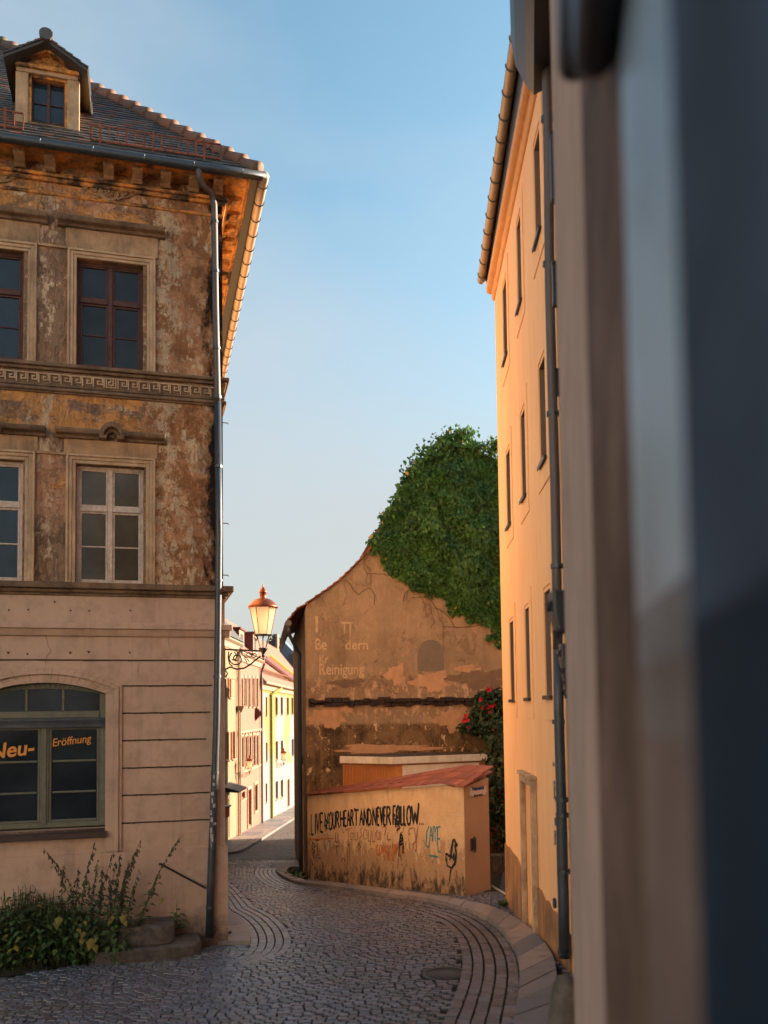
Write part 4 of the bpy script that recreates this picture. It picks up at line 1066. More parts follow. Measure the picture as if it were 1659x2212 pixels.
# gutters
def gutter(name, a, b, r, mat, nb, parent, bmat, down=True):
    mb = MB(); a, b = Vector(a), Vector(b); mb.tube([a+(b-a)*i/12 for i in range(13)], r, 12); g = mb.build(name, mat, parent, True)
    m2 = MB(); d = (b-a).normalized()
    for i in range(nb):
        c = a+(b-a)*((i+.5)/nb); side = d.cross(Vector((0,0,1))).normalized()
        pts = [c+side*(r+.006)*math.cos(w_)+Vector((0,0,1))*(r+.006)*math.sin(w_) for w_ in np.linspace(PI-.3, 2*PI+.3, 9)] if down else []
        m2.tube(pts, .010, 5)
    m2.each('gutter_bracket', bmat, g); return g
gutter('gutter', (-8.8, -.51, zg), (.62, -.51, zg), .068, M['zinc_dark'], 13, house, M['zinc_dark'])
gutter('gutter', (.60, -.54, zg), (.78, 13.9, zg-.02), .072, M['brown_metal'], 30, house, M['zinc_dark'])
mb = MB(); mb.prism([(XL,-.435,zE-.036),(.56,-.435,zE-.036),(.73,13.9,zE-.036),(XL,13.9,zE-.036)], (0,0,.012)); mb.build('eave_board', m_paint('dark_eave_wood', lin((58,48,42)), .3, 6), house)
# downpipe
px_ = lambda uv: LB.hit(uv, -.13)
top_ = LB.hit(A1(1190,895), -.50)
P1 = px_(A1(1285,1060)); 
seq = [(A1(1288,1285)), (A2(1455,600)), A2(1468,1200)]
pts = [(top_[0]+.0, -.51, zg+.0), (top_[0]+.01, -.50, top_[1]-.03), (top_[0]+.06, -.42, top_[1]-.12), (P1[0]-.05, -.2, P1[1]+.1), (P1[0], -.13, P1[1]-.06)]
for s in seq: q = px_(s); pts.append((q[0], -.13, q[1]))
qm = px_(A3(1470,120)); pts.append((qm[0], -.13, qm[1]))
mb = MB(); mb.tube(pts, .050, 12); dp = mb.build('downpipe', M['zinc'], house, True)
low = [(qm[0], -.13, qm[1])]
for s in (A3(1478,1000), A4(1472,100), A4(1462,740)): q = px_(s); low.append((q[0], -.13, q[1]))
q = px_(A4(1440,1400)); low.append((q[0]-.0, -.13, q[1])); q = px_(A5(1345,400)); low.append((q[0]-.01, -.13, q[1])); q = px_(A5(1328,780)); low.append((q[0]-.0, -.15, q[1]))
mb = MB(); mb.tube(low, [.052]*4+[.058]*(len(low)-4), 12); d2 = mb.build('downpipe', M['dark_pipe'], house, True)
mb = MB()
for P_ in (pts[4:], low):
    for a, b in zip(P_, P_[1:]):
        a, b = Vector(a), Vector(b); n = max(1, int((b-a).length/1.1))
        for i in range(n): c = a+(b-a)*((i+.5)/n); mb.tube([c-Vector((0,0,.02)), c+Vector((0,0,.02))], .062, 12); mb.box(c.x-.01, c.x+.01, c.y, -.0, c.z-.01, c.z+.01)
mb.each('pipe_clamp', M['zinc_dark'], d2, 2)
mb = MB(); xx = low[-2][0]
for i in range(11):
    zz = hL(A4(1445, 1110+i*45+random.randint(-12,12)), -.19)[1]; a = random.uniform(-.05,.02); w_ = random.uniform(.02,.05)
    xx = px_(A4(1450-i*1.2, 1110+i*45))[0]
    pts_ = [(xx+.062*math.sin(t_), -.13-.062*math.cos(t_)) for t_ in np.linspace(a*14-.4, a*14-.4+w_*18, 5)]
    h_ = random.uniform(.02,.06)
    for (xa_, ya_), (xb_, yb_) in zip(pts_, pts_[1:]): mb.quad((xa_,ya_,zz-h_),(xb_,yb_,zz-h_),(xb_,yb_,zz+h_),(xa_,ya_,zz+h_))
mb.each('sticker', M['sticker'], d2, 4)
# snow guards
def snow_guard(xa, xb, ptsA):
    mb = MB(); n = int((xb-xa)/.125); dyy = .17; 
    yb = -.44+dyy; zb_ = zE+dyy*tanp+.05; h_ = .24
    mb.box(xa, xb, yb-.01, yb+.01, zb_, zb_+.03); mb.box(xa, xb, yb-.01, yb+.01, zb_+h_, zb_+h_+.02)
    for i in range(n+1):
        x = xa+(xb-xa)*i/n; w_ = .014 if i % 4 == 0 else .008; mb.box(x-w_, x+w_, yb-.009, yb+.009, zb_+.03, zb_+h_)
        if i % 6 == 1: mb.box(x-.018, x+.018, yb-.015, yb+.25, zb_-.06, zb_-.03); mb.box(x-.016, x+.016, yb-.013, yb-.0095, zb_-.1, zb_+h_+.05)
    mb.build('snow_guard', M['rust'], house)
gx0 = LB.hit(A1(545,580), -.38)[0]; gx1 = LB.hit(A1(1330,700), -.38)[0]; snow_guard(gx0, gx1, None)
gx = LB.hit(A1(135,490), -.38)[0]; snow_guard(gx-3.4, gx, None)
# ---- dormer
yd = .12; hd = lambda x, y: LB.hit(A1(x, y), yd)
dm = MB(); bx0, bx1 = hd(108,450)[0], hd(462,450)[0]; bz0 = hd(290,612)[1]; bz1 = hd(290,245)[1]+.02; apz = hd(290,120)[1]
ox0, ox1 = hd(188,450)[0], hd(388,450)[0]; oz0, oz1 = hd(290,600)[1], hd(290,330)[1]
cxd = (bx0+bx1)/2
print('dormer', bx0, bx1, bz0, bz1, apz)
wall_grid(dm, bx0, bx1, bz0-.5, bz1, [(ox0, ox1, oz0, oz1)], yd, .14)
dm.prism([(bx0-.1,yd,bz1),(bx1+.1,yd,bz1),(cxd,yd,apz-.02)], (0,.2,0))
dm.box(bx0, bx0+.03, yd+.002, yd+3.2, bz0-.4, bz1); dm.box(bx1-.03, bx1, yd+.002, yd+3.2, bz0-.4, bz1)
dmo = dm.build('dormer', M['cornice'], house)
m2 = MB(); m2.box(ox0-.22, ox0-.04, yd-.04, yd-.001, bz0-.02, oz1+.03); m2.box(ox1+.04, ox1+.22, yd-.04, yd-.001, bz0-.02, oz1+.03)
m2.box(bx0-.02, bx1+.02, yd-.055, yd-.001, oz1+.031, bz1-.12)
bevel(m2.build('dormer_surround', M['casing'], dmo), .008, 1)
m2 = MB()   # pediment mouldings
pz0 = bz1-.10; hwp = (bx1-bx0)/2+.03; pzt = hd(290,195)[1]
for sg in (-1, 1):
    a = Vector((cxd+sg*(hwp+.02), 0, pz0)); b = Vector((cxd, 0, pzt)); n_ = Vector((0, 0, .07))
    m2.prism([(a.x,yd-.12,a.z),(b.x,yd-.12,b.z),(b.x,yd-.12,b.z+.07),(a.x,yd-.12,a.z+.07)], (0,.12,0))
m2.box(bx0-.04, bx1+.04, yd-.10, yd-.0, pz0-.06, pz0-.001)
bevel(m2.build('pediment', M['cornice'], dmo), .006, 1)
casement(dmo, ox0, ox1, oz0, oz1, yd+.09, M['red_frame'], M['glass_blue'], .5, False, .03)
m2 = MB(); hwr = (hd(540,280)[0]-hd(45,165)[0])/2; ez = bz1-.16; m2.rnd(.3)
rz0 = LB.hit(A1(290,82), yd-.28)[1]; hwr *= 1.0; ez = LB.hit(A1(40,170), yd-.28)[1]*.5+LB.hit(A1(540,275), yd-.28)[1]*.5
for sg in (-1, 1):
    a = (cxd+sg*hwr, ez); b = (cxd, rz0)
    m2.hexa([(a[0],yd-.28,a[1]-.05),(b[0],yd-.28,b[1]-.05),(b[0],yd+3.2,b[1]-.05),(a[0],yd+3.2,a[1]-.05),(a[0],yd-.28,a[1]),(b[0],yd-.28,b[1]),(b[0],yd+3.2,b[1]),(a[0],yd+3.2,a[1])])
dr = m2.build('dormer_roof', M['slate_tile'], dmo)
m2 = MB()
for sg in (-1, 1):
    sl = Vector((-sg*hwr, 0, rz0-ez)); L_ = sl.length
    tile_rows(m2, (cxd+sg*hwr, yd-.30, ez), (0,1,0), sl, lambda b: (0, 2.6), int(L_/.13), .13, .16, nrm=Vector((sg*(rz0-ez), 0, hwr)).normalized())
for k in range(8): m2.rnd(); y0 = yd-.34+k*.32; m2.tube([(cxd,y0,rz0+.03),(cxd,y0+.36,rz0+.0)], [.10,.085], 10)
m2.build('dormer_tiles', M['slate_tile'], dr)
# foot of the wall: stone steps and rod
st_ = thing('stone_step', 'rounded grey stone step block at the foot of the corner house', 'step', LB.world(hL(A5(1000,700), -.4)[0], -.25, float(gz(-3.6, 13.1))+3.52-.0), LB.rz)
def step_block(o, hx, hy, z0, z1, rad, mat, seg=8):
    pts = [(-hx, .2), (-hx, -hy)]
    for i in range(seg+1): w_ = -PI/2+PI/2*i/seg; pts.append((hx-rad+rad*math.cos(w_), -hy+rad+rad*math.sin(w_)))
    pts.append((hx, .2)); mb = MB(); mb.prism([(x, y, z0) for x, y in pts], (0, 0, z1-z0)); return mb
zgs = 0
bx = hL(A5(1108,700), -.5)[0]-hL(A5(1000,700), -.4)[0]
zr_ = st_.location.z-LB.loc.z; sz1 = hL(A5(1050,705), -.62)[1]-zr_; sz0 = hL(A5(1050,832), -.67)[1]-zr_; bx = hL(A5(1108,740), -.5)[0]-hL(A5(1000,700), -.4)[0]
b_ = bevel(step_block(None, .62, .42, sz0+.002, sz1, .16, M['stone']).build('upper_block', M['stone'], st_), .02, 2); b_.location.x = bx-.62
b_ = bevel(step_block(None, .72, .58, -.25, sz0, .26, M['slab']).build('lower_slab', M['stone'], st_), .02, 2); b_.location.x = hL(A5(1280,830), -.7)[0]-hL(A5(1000,700), -.4)[0]-.72
mb = MB(); a = hL(A5(1018,318), -.08); b = hL(A5(1310,472), -.12); mb.tube([(a[0],-.06,a[1]),(a[0]+.01,-.10,a[1]),(b[0],-.13,b[1])], .014, 8); mb.lathe([(0,.0),(.02,.0),(.02,.03),(0,.03)], (a[0],-.085,a[1]-.015), 8)
mb.build('support_rod', M['iron'], house)
# wall hooks on side
mb = MB()
for q in ((1515,262),(1515,940),(1515,1290)):
    a = LB.hit(A3(*q), .15)[1]; mb.tube([(0,.15,a),(.09,.15,a),(.10,.15,a-.02)], .008, 6)
mb.each('wall_hook', M['iron'], house)

# ---- lantern on a scrolled bracket
def lamp(name, label, loc, rz, sc=1.0):
    o = thing(name, label, 'street lamp', loc, rz, 'scroll bracket lanterns along the lane'); o.scale = (sc, sc, sc)
    mb = MB()   # bracket: wall plate at x=0, arm along +x (0..0.62), lantern above x=.62
    mb.box(-.0, .025, -.02, .02, -.36, .10); mb.tube([(.01,0,.08),(.60,0,.05)], .014, 8)
    mb.tube([(.02,0,-.24),(.06,0,-.30),(.03,0,-.36)], .012, 6)
    arcp = [(.02,0,-.24),(.10,0,-.20),(.20,0,-.235),(.32,0,-.22),(.42,0,-.16),(.50,0,-.09),(.58,0,-.03)]
    mb.tube(arcp, .014, 8)
    def spiral(cx, cz, r0, turns, d, r=.010, a0=0.0):
        n = 30; mb.tube([(cx+r0*(1-.82*i/n)*math.cos(a0+d*turns*2*PI*i/n), 0, cz+r0*(1-.82*i/n)*math.sin(a0+d*turns*2*PI*i/n)) for i in range(n+1)], r, 6)
    spiral(.20,-.07,.12,1.5,1,.011,2.2); spiral(.13,-.06,.10,.45,-1,.010,1.2); spiral(.40,.0,.055,1.3,-1,.008,.4); spiral(.48,-.01,.05,1.3,1,.008,2.5)
    mb.tube([(.32,0,-.05),(.36,0,-.12),(.38,0,-.17)], .008, 6); mb.tube([(.28,0,.05),(.31,0,-.02),(.36,0,-.06),(.40,0,-.12)], .009, 6)
    mb.tube([(.08,0,.05),(.07,0,-.05),(.09,0,-.15),(.14,0,-.19)], .010, 6)
    mb.lathe([(.0,-.06),(.022,-.05),(.028,-.02),(.02,.0),(.05,.05),(.075,.085),(.075,.10),(.0,.10)], (.62,0,0), 12)
    mb.lathe([(0,-.10),(.02,-.085),(.015,-.06)], (.62,0,0), 8)
    mb.build('bracket', M['iron'], o)
    mb = MB()
    for k in range(4):
        a = PI/4+k*PI/2; c, s_ = math.cos(a), math.sin(a)
        mb.tube([(.62+.06*c,.06*s_,.10),(.62+.075*c,.075*s_,.13),(.62+.135*c,.135*s_,.27)], .008, 6)
        pts = [(.62+(.16+.028*math.cos(w_))*c, (.16+.028*math.cos(w_))*s_, .235+.028*math.sin(w_)) for w_ in np.linspace(0, 2*PI, 12)]; mb.tube(pts, .006, 5)
    mb.tube([(.62,0,.10),(.62,0,.29)], .012, 6); mb.lathe([(.0,.275),(.145,.275),(.15,.29),(.0,.295)], (.62,0,0), 20)
    mb.build('cradle', M['iron'], o)
    mb = MB(); mb.lathe([(.12,.296),(.205,.665),(.0,.665)], (.62,0,0), 6); g = mb.build('lantern_glass', M['milk'], o)
    mb = MB()
    for k in range(6):
        a = k*PI/3; mb.tube([(.62+.124*math.cos(a),.124*math.sin(a),.296),(.62+.209*math.cos(a),.209*math.sin(a),.665)], .006, 5)
    mb.build('glazing_bar', M['copper'], g)
    mb = MB(); mb.lathe([(.0,.664),(.235,.664),(.24,.68),(.23,.695),(.20,.725),(.165,.76),(.12,.785),(.06,.80),(.052,.81),(.05,.875),(.064,.88),(.064,.892),(.05,.91),(.04,.935),(.02,.955),(.008,.965),(.012,.985),(.005,.995),(.0,1.03)], (.62,0,0), 24)
    mb.build('lamp_cap', M['copper'], o, True)
    for ch in [x for x in bpy.data.objects if x.parent == o and x.name.split('.')[0] in ('cradle','lantern_glass','lamp_cap')]: ch.scale.z = 1.13; ch.location.z = -.013
    return o
# lamp on the side wall: arm points right
q = LB.world(.055, .55, 0)
zarm = (LB.hit(B1(400,1185), .55))[1]+LB.loc.z
p = ray(*B1(718,1180)); tt_ = (q.y+.1)/p.y; wantx = p.x*tt_; sc = (wantx-q.x)/.62
print('lamp scale', sc)
lamp('wall_lamp', 'large reddish lantern on a black scrolled bracket at the corner of the peeling house', (q.x, q.y, zarm-.06*sc), R(6), sc*.97)

# ================================================================== APRICOT HOUSE (right)
OB = Frame((1.99, 14.8, -3.27), math.atan2(-1, -.0292))
ap = thing('apricot_house', 'tall smooth apricot house with narrow dark-silled windows along the right side of the lane', 'house', OB.loc, OB.rz)
hO = lambda uv, y=0.0: OB.hit(uv, y)
XE = 5.98
rows1 = [((382,1000),(427,1000),(400,1455),(382,600)), ((553,900),(603,900),(585,1435),(553,450)), ((768,900),(850,220),(820,1402),(768,260))]
cols = []
for a, b, s_, t_ in rows1: cols.append((hO(C3(*a))[0], hO(C3(*b))[0]))
wid = (cols[0][1]-cols[0][0]+cols[1][1]-cols[1][0])/2
cols[2] = (cols[2][0], cols[2][0]+wid)
zr = []
def avg(L): return sum(L)/len(L)
zr.append((avg([hO(C3(427,1445))[1], hO(C3(603,1425))[1], hO(C3(768,1408))[1]]), avg([hO(C3(382,600))[1], hO(C3(553,450))[1], hO(C3(768,260))[1]])))
zr.append((avg([hO(C2(233,1590))[1], hO(C2(343,1395))[1]]), avg([hO(C2(207,1118))[1], hO(C2(308,860))[1], hO(C2(440,505))[1]])))
zr.append((avg([hO(C2(218,405))[1], hO(C1(452,2130))[1]]), avg([hO(C1(305,2070))[1], hO(C1(405,1630))[1], hO(C1(542,1035))[1]])))
zc0 = hO(C1(252,2125))[1]; ZT = zc0+.30
print('apricot cols', cols, 'rows', zr, 'cornice', zc0)
# door
dx0, dx1 = hO(C4(386,900))[0], hO(C4(478,900))[0]; dz1 = avg([hO(C4(386,290))[1], hO(C4(468,330))[1]])
holes = [(c[0], c[1], z[0], z[1]) for c in cols for z in zr]+[(dx0+.09, dx1-.09, -.3, dz1-.16)]
mb = MB(); wall_grid(mb, 0, XE, -1.5, ZT, holes, 0, .26)
mb.quad((0,0,-1.5),(0,9,-1.5),(0,9,ZT),(0,0,ZT)); mb.quad((XE,0,-1.5),(XE,9,-1.5),(XE,9,ZT),(XE,0,ZT)); mb.quad((0,9,-1.5),(XE,9,-1.5),(XE,9,ZT),(0,9,ZT))
mb.build('wall', M['apricot'], ap)
mb = MB(); mb.box(.05, XE-.05, .45, 8.9, -1, ZT-.1); mb.build('interior', M['interior'], ap)
for a, b, c, d in holes[:-1]:
    mb = MB(); mb.box(a, a+.004, .004, .258, c, d); mb.box(b-.004, b, .004, .258, c, d); mb.box(a+.004, b-.004, .004, .258, d-.004, d); mb.build('window_reveal', M['reveal'], ap)
for c in cols:
    for z in zr:
        mb = MB(); w_ = .19
        ring(mb, c[0]-w_, c[1]+w_, z[0]-.28, z[1]+w_*1.25, w_-.002, -.012, -.001, 'LRT'); mb.box(c[0]-.0, c[1]+.0, -.012, -.001, z[0]-.28, z[0]-.04)
        f = mb.build('window_surround', M['apricot'], ap)
        mb = MB(); ring(mb, c[0], c[1], z[0], z[1], .05, .17, .23); mb.box((c[0]+c[1])/2-.03, (c[0]+c[1])/2+.03, .17, .23, z[0]+.05, z[1]-.05)
        o = mb.build('window', M['white_frame'], ap)
        g = MB(); g.quad((c[0],.21,z[0]),(c[1],.21,z[0]),(c[1],.21,z[1]),(c[0],.21,z[1])); g.build('pane', M['glass'], o)
        g = MB(); g.box(c[0]-.02, c[1]+.02, -.05, .17, z[0]-.03, z[0]-.005); g.box(c[0]-.02, c[1]+.02, -.05, -.04, z[0]-.05, z[0]-.031); g.build('sill', M['sill_metal'], o)
# cornice
mb = MB(); x0, x1 = -.04, XE
prof = [(0,zc0),(-.03,zc0+.01),(-.045,zc0+.05),(-.05,zc0+.12),(-.09,zc0+.13),(-.13,zc0+.15),(-.14,zc0+.19),(-.14,zc0+.26),(0,zc0+.27)]
mb.prof_x(prof, x0, x1); bevel(mb.build('cornice', M['apricot_trim'], ap), .008, 1)
mb = MB(); mb.box(-.05, XE, -.12, .4, zc0+.275, zc0+.33); mb.build('eave_board', M['near_brown'], ap)
gzz = 10.92
gutter('gutter', (-.12, -.21, 10.73), (XE, -.21, 11.17), .072, M['brown_metal'], 15, ap, M['zinc'])
mb = MB(); tan_a = .95
mb.add([(-.10,-.15,zc0+.40),(XE,-.15,zc0+.84),(XE,4,zc0+.62+3.5),(-.10,4,zc0+.4+3.5),(-.10,9.2,zc0+.4),(XE,9.2,zc0+.62)], [(0,1,2,3),(3,2,5,4),(0,3,4),(1,5,2)])
mb.build('roof', M['slate_tile'], ap)
mb = MB(); mb.hexa([(-.10,-.12,zc0+.335),(XE,-.12,zc0+.335),(XE,.3,zc0+.335),(-.10,.3,zc0+.335),(-.10,-.13,zc0+.39),(XE,-.13,zc0+.82),(XE,.3,zc0+.9),(-.10,.3,zc0+.5)]); mb.build('fascia_board', M['dark_box'], ap)
# plinth, stained and uneven at the top
zpl = avg([hO(C4(243,840))[1], hO(C4(400,1035))[1], hO(C4(485,1180))[1], hO(C4(640,1375))[1]])
mb = MB()
for a, b in ((0.0, dx0+.0), (dx1, XE)):
    n = 8; zz = [zpl+random.uniform(-.03,.03) for _ in range(n+1)]
    for i in range(n):
        xa, xb = a+(b-a)*i/n, a+(b-a)*(i+1)/n
        mb.hexa([(xa,-.035,-1.4),(xb,-.035,-1.4),(xb,-.001,-1.4),(xa,-.001,-1.4),(xa,-.02,zz[i]),(xb,-.02,zz[i+1]),(xb,-.001,zz[i+1]),(xa,-.001,zz[i])])
mb.build('plinth', M['plinth'], ap)
# blind door
mb = MB(); ring(mb, dx0, dx1, -.7, dz1, .09, -.075, -.001, 'LRT'); mb.box(dx0-.03, dx1+.03, -.10, -.001, dz1+.001, dz1+.05)
mb.box(dx0-.02, dx0+.12, -.10, -.076, -.7, .25); mb.box(dx1-.12, dx1+.02, -.10, -.076, -.7, .25)
door = mb.build('door', M['casing'], ap); bevel(door, .01, 1)
mb = MB(); mb.box(dx0+.09, dx1-.09, .05, .09, -.7, dz1-.10); mb.box(dx0+.16, dx1-.16, .035, .049, .1, dz1-.35); mb.box((dx0+dx1)/2-.05, (dx0+dx1)/2+.05, .025, .034, dz1-.75, dz1-.45)
bevel(mb.build('door_leaf', M['apricot'], door), .006, 1)
# downpipe
pp = lambda uv: OB.hit(uv, -.10)
seq = [C1(618,480), C1(632,1200), C1(640,2100), C2(525,800), C2(540,1300), C2(551,1900), C3(905,900), C3(915,1600), C4(655,420), C4(664,900), C4(675,1300), C4(680,1700)]
zlow = hO(C4(680,1720), -.1)[1]
pts = []
for s_ in seq: q = pp(s_); pts.append((q[0], -.10, q[1]))
t0 = pts[0]; topg = (t0[0]+.05, -.21, 11.1)
mb = MB(); mb.tube([topg, (t0[0]+.04, -.20, 10.9), (t0[0]+.02, -.19, 10.4), (t0[0], -.10, 10.15)]+pts[:7], .048, 14); d1 = mb.build('downpipe', M['zinc'], ap, True)
mb = MB(); mb.tube(pts[6:], [.050]*3+[.054]*3, 14) if len(pts[6:]) == 6 else mb.tube(pts[6:], .052, 14); d2 = mb.build('downpipe', M['dark_pipe'], ap, True)
mb = MB()
for s_ in (C1(615,455), C1(622,855), C1(635,1900), C2(525,835), C2(553,1880), C3(912,1700), C4(660,480), C4(664,600), C4(674,1035), C4(678,1655)):
    q = pp(s_); mb.tube([(q[0],-.10,q[1]-.022),(q[0],-.10,q[1]+.022)], .062, 14); mb.box(q[0]+.03, q[0]+.09, -.075, -.06, q[1]-.008, q[1]+.008)
mb.each('pipe_clamp', M['zinc_dark'], d2, 2)
mb = MB(); q = pp(C4(655,1280)); mb.tube([(q[0]+.0,-.15,q[1]),(q[0],-.175,q[1])], .05, 12); mb.build('cleaning_cap', M['dark_pipe'], d2)
mb = MB()
for s_, h_ in ((C4(635,210),.02),(C4(640,410),.09),(C4(648,655),.04),(C4(646,780),.07)):
    q = pp(s_)
    pts_ = [(q[0]+.058*math.cos(t__), -.10-.058*math.sin(t__)) for t__ in np.linspace(1.2, 2.6, 5)]
    for (xa_, ya_), (xb_, yb_) in zip(pts_, pts_[1:]): mb.quad((xa_,ya_,q[1]-h_),(xb_,yb_,q[1]-h_),(xb_,yb_,q[1]+h_),(xa_,ya_,q[1]+h_))
mb.each('sticker', M['sticker'], d2, 4)

# ================================================================== NEAR HOUSE (blurred, right edge)
NW = Frame((.932, 4.5, 0), math.atan2(-1, -.1677))
nh = thing('near_house', 'blurred grey-brown rendered house wall filling the right edge close to the camera', 'house', (.932,4.5,0), NW.rz)
nx = lambda Y: (4.5-Y)*math.sqrt(1+.1677**2)
TOPN = 6.45
mb = MB(); mb.box(0, 8.5, 0, .16, -4, TOPN+.6); w0 = mb.build('front_wall', M['near'], nh)
mid0 = NW.local((1.86, 8.86, 0)); mid1 = NW.local((1.13, 4.5, 0)); e = NW.local((6, 8.86, 0)); e2 = NW.local((6, -3, 0)); e3 = NW.local((.35,-3,0))
mb = MB(); mb.prism([(mid1.x,mid1.y,-4),(mid0.x,mid0.y,-4),(e.x,e.y,-4),(e2.x,e2.y,-4),(e3.x,e3.y+.3,-4)], (0,0,TOPN+4.6)); mb.build('rear_wall', M['near'], nh)
# eave
mb = MB(); y0 = -.42
mb.prof_x([(-.10,TOPN),(-.20,TOPN+.22),(-.24,TOPN+.5),(.5,TOPN+.75),(.5,TOPN+.1),(-.02,TOPN-.12)], -4.3, 8)
mb.build('eave', M['dark_box'], nh, False)
mb = MB(); mb.box(nx(2.25), nx(1.37), -.012, -.0, -3, 3); mb.build('pilaster', M['near_brown'], nh)
mb = MB(); mb.box(nx(1.36), nx(.89), -.012, 0, .14, 2.2); mb.build('sky_reflection_panel', M['near_sky_panel'], nh)  # sky reflection is put into this panel's colour
mb = MB(); mb.box(nx(1.36), nx(.89), -.012, 0, .06, .139); mb.build('reflection_fade', m_paint('grey_mauve_fade', lin((114,112,116)), .3, 3), nh)  # added colour step, fades the painted reflection downwards
mb = MB(); mb.box(nx(1.36), nx(.89), -.012, 0, -.04, .059); mb.build('reflection_fade', m_paint('taupe_fade', lin((108,98,96)), .3, 3), nh)  # second added step of the same painted fade
mb = MB(); mb.box(nx(1.36), nx(.89), -.012, 0, -3, -.041); mb.build('lower_panel', m_paint('brown_grey_panel', lin((104,88,82)), .3, 3), nh)
mb = MB(); mb.box(nx(.885), nx(-.8), -.016, 0, .085, 2.2); dn = mb.build('door', M['near_upper'], nh)
mb = MB(); mb.box(nx(.885), nx(-.8), -.016, -.0, -3, .084); mb.build('door_panel', M['near_door'], dn)
mb = MB(); mb.box(nx(1.44), nx(.8), -.085, -.013, 1.06, 1.5); bevel(mb.build('awning_box', M['dark_box'], nh), .03, 3)
mb = MB(); mb.box(nx(1.85), nx(1.46), -.09, -.013, 1.36, 1.8); ab = mb.build('awning_box', M['dark_box'], nh); bevel(ab, .03, 3)
# dark projecting boxes and spotlights between the two houses
def at_depth(u, v, Y): d = ray(u, v); return d*(Y/d.y)
for i, (ua, ub, va, vb, Y) in enumerate(((1187,1202,295,432,7.0),(1192,1206,573,657,7.9),(1200,1210,803,850,8.6))):
    a = at_depth(ua, va, Y); b = at_depth(ub+30, vb, Y); mb = MB(); cxx = (a.x+b.x)/2; hx = (b.x-a.x)/2; hz = (a.z-b.z)/2
    mb.box(-hx, hx, -.03, .03, -hz, hz); mb.box(-hx-.006, hx, -.045, .045, hz, hz+.025); mb.box(-hx-.004, hx, -.04, .04, -hz-.018, -hz)
    o = thing('shutter', ('topmost and largest', 'middle', 'lowest and smallest')[i]+' dark shutter of three beside the apricot house downpipe', 'shutter', (cxx, Y, (a.z+b.z)/2), 0, 'dark shutters standing out of the near house')
    bevel(mb.build('shutter_leaf', M['dark_box'], o), .006, 1)
    mb = MB(); mb.tube([(hx*.2,-.05,-hz),(hx*.2,-.05,hz)], .008, 6); mb.build('hinge_rod', M['iron'], o)
for i, (ua, ub, va, vb, Y) in enumerate(((1178,1220,1277,1372,4.9),(1204,1222,1391,1450,6.6),(1210,1224,1443,1475,7.6),(1214,1226,1467,1490,8.2),(1215,1226,1490,1508,8.6))):
    a = at_depth(ua, va, Y); b = at_depth(ub, vb, Y); w_ = (b.x-a.x); h_ = (a.z-b.z)
    nm = ['largest, nearest and highest','second highest','third highest','second smallest','smallest and lowest'][i]
    o = thing('wall_spotlight', nm+' of five dark spotlights beside the grey downpipe', 'spotlight', (b.x, Y, (a.z+b.z)/2), 0, 'dark spotlights along the near house wall')
    mb = MB(); mb.prof_y([(-w_*.75,h_*.5),(w_*.6,h_*.5),(w_*.6,-h_*.45),(-w_*.5,-h_*.45),(-w_*.72,-h_*.05)], -h_*.3, h_*.3); bevel(mb.build('housing', M['dark_box'], o), h_*.06, 2)
    mb = MB(); mb.tube([(-w_*.66,-h_*.2,h_*.16),(-w_*.66,h_*.2,h_*.16)], h_*.12, 10); mb.tube([(-w_*.98,0,h_*.14),(-w_*.5,0,h_*.16)], h_*.11, 10); mb.build('lamp_head', M['iron'], o)
    mb = MB(); mb.tube([(-w_*.55,0,-h_*.38),(-w_*.38,0,-h_*.55),(-w_*.15,0,-h_*.42)], h_*.07, 8); mb.build('bracket', M['iron'], o)
# guard stone
gs = at_depth(1213, 2112, 5.6); zg0 = float(gz(gs.x, 5.6))
mb = MB(); hh_ = gs.z-zg0
mb.lathe([(.0,hh_+.02),(.055,hh_),(.095,hh_-.08),(.12,hh_-.25),(.14,hh_*.4),(.16,.0),(.16,-.2)], n=14)
gso = mb.build('stone', M['stone'], None, True)
o = thing('guard_stone', 'rough rounded guard stone standing against the near house at the bottom edge', 'guard stone', (gs.x+.03, 5.6, zg0)); gso.parent = o
dm_ = gso.modifiers.new('d', 'DISPLACE'); tx = bpy.data.textures.new('s', 'CLOUDS'); tx.noise_scale = .09; dm_.texture = tx; dm_.strength = .05

# ================================================================== YARD WALL
pA = ground_hit(*B4(1290,1155)); pB = ground_hit(665, 1897); pC = ground_hit(*B4(1475,1103))
yaw = math.atan2(pA.y-pB.y, pA.x-pB.x); YW = Frame((pB.x, pB.y, pB.z), yaw)
LW = math.hypot(pA.x-pB.x, pA.y-pB.y)
print('yard wall', pA, pB, pC, LW)
hY = lambda uv, y=0.0: YW.hit(uv, y)
yw = thing('yard_wall', 'low ochre plastered yard wall with red tiled coping and graffiti below the gable', 'wall', YW.loc, yaw)
za, zb = hY(B4(145,430))[1], hY(B4(1130,350))[1]; zcn = hY(B4(1280,365))[1]
xb = hY(B4(1130,350))[0]; zbL, zbR = -.25, pA.z-pB.z-.25
th = .30
mb = MB(); NN = 24
def ztop(x): return np.interp(x, [0, xb, LW], [za, zb, zcn-.02])
vs = []; 
for j in range(2):
    pass
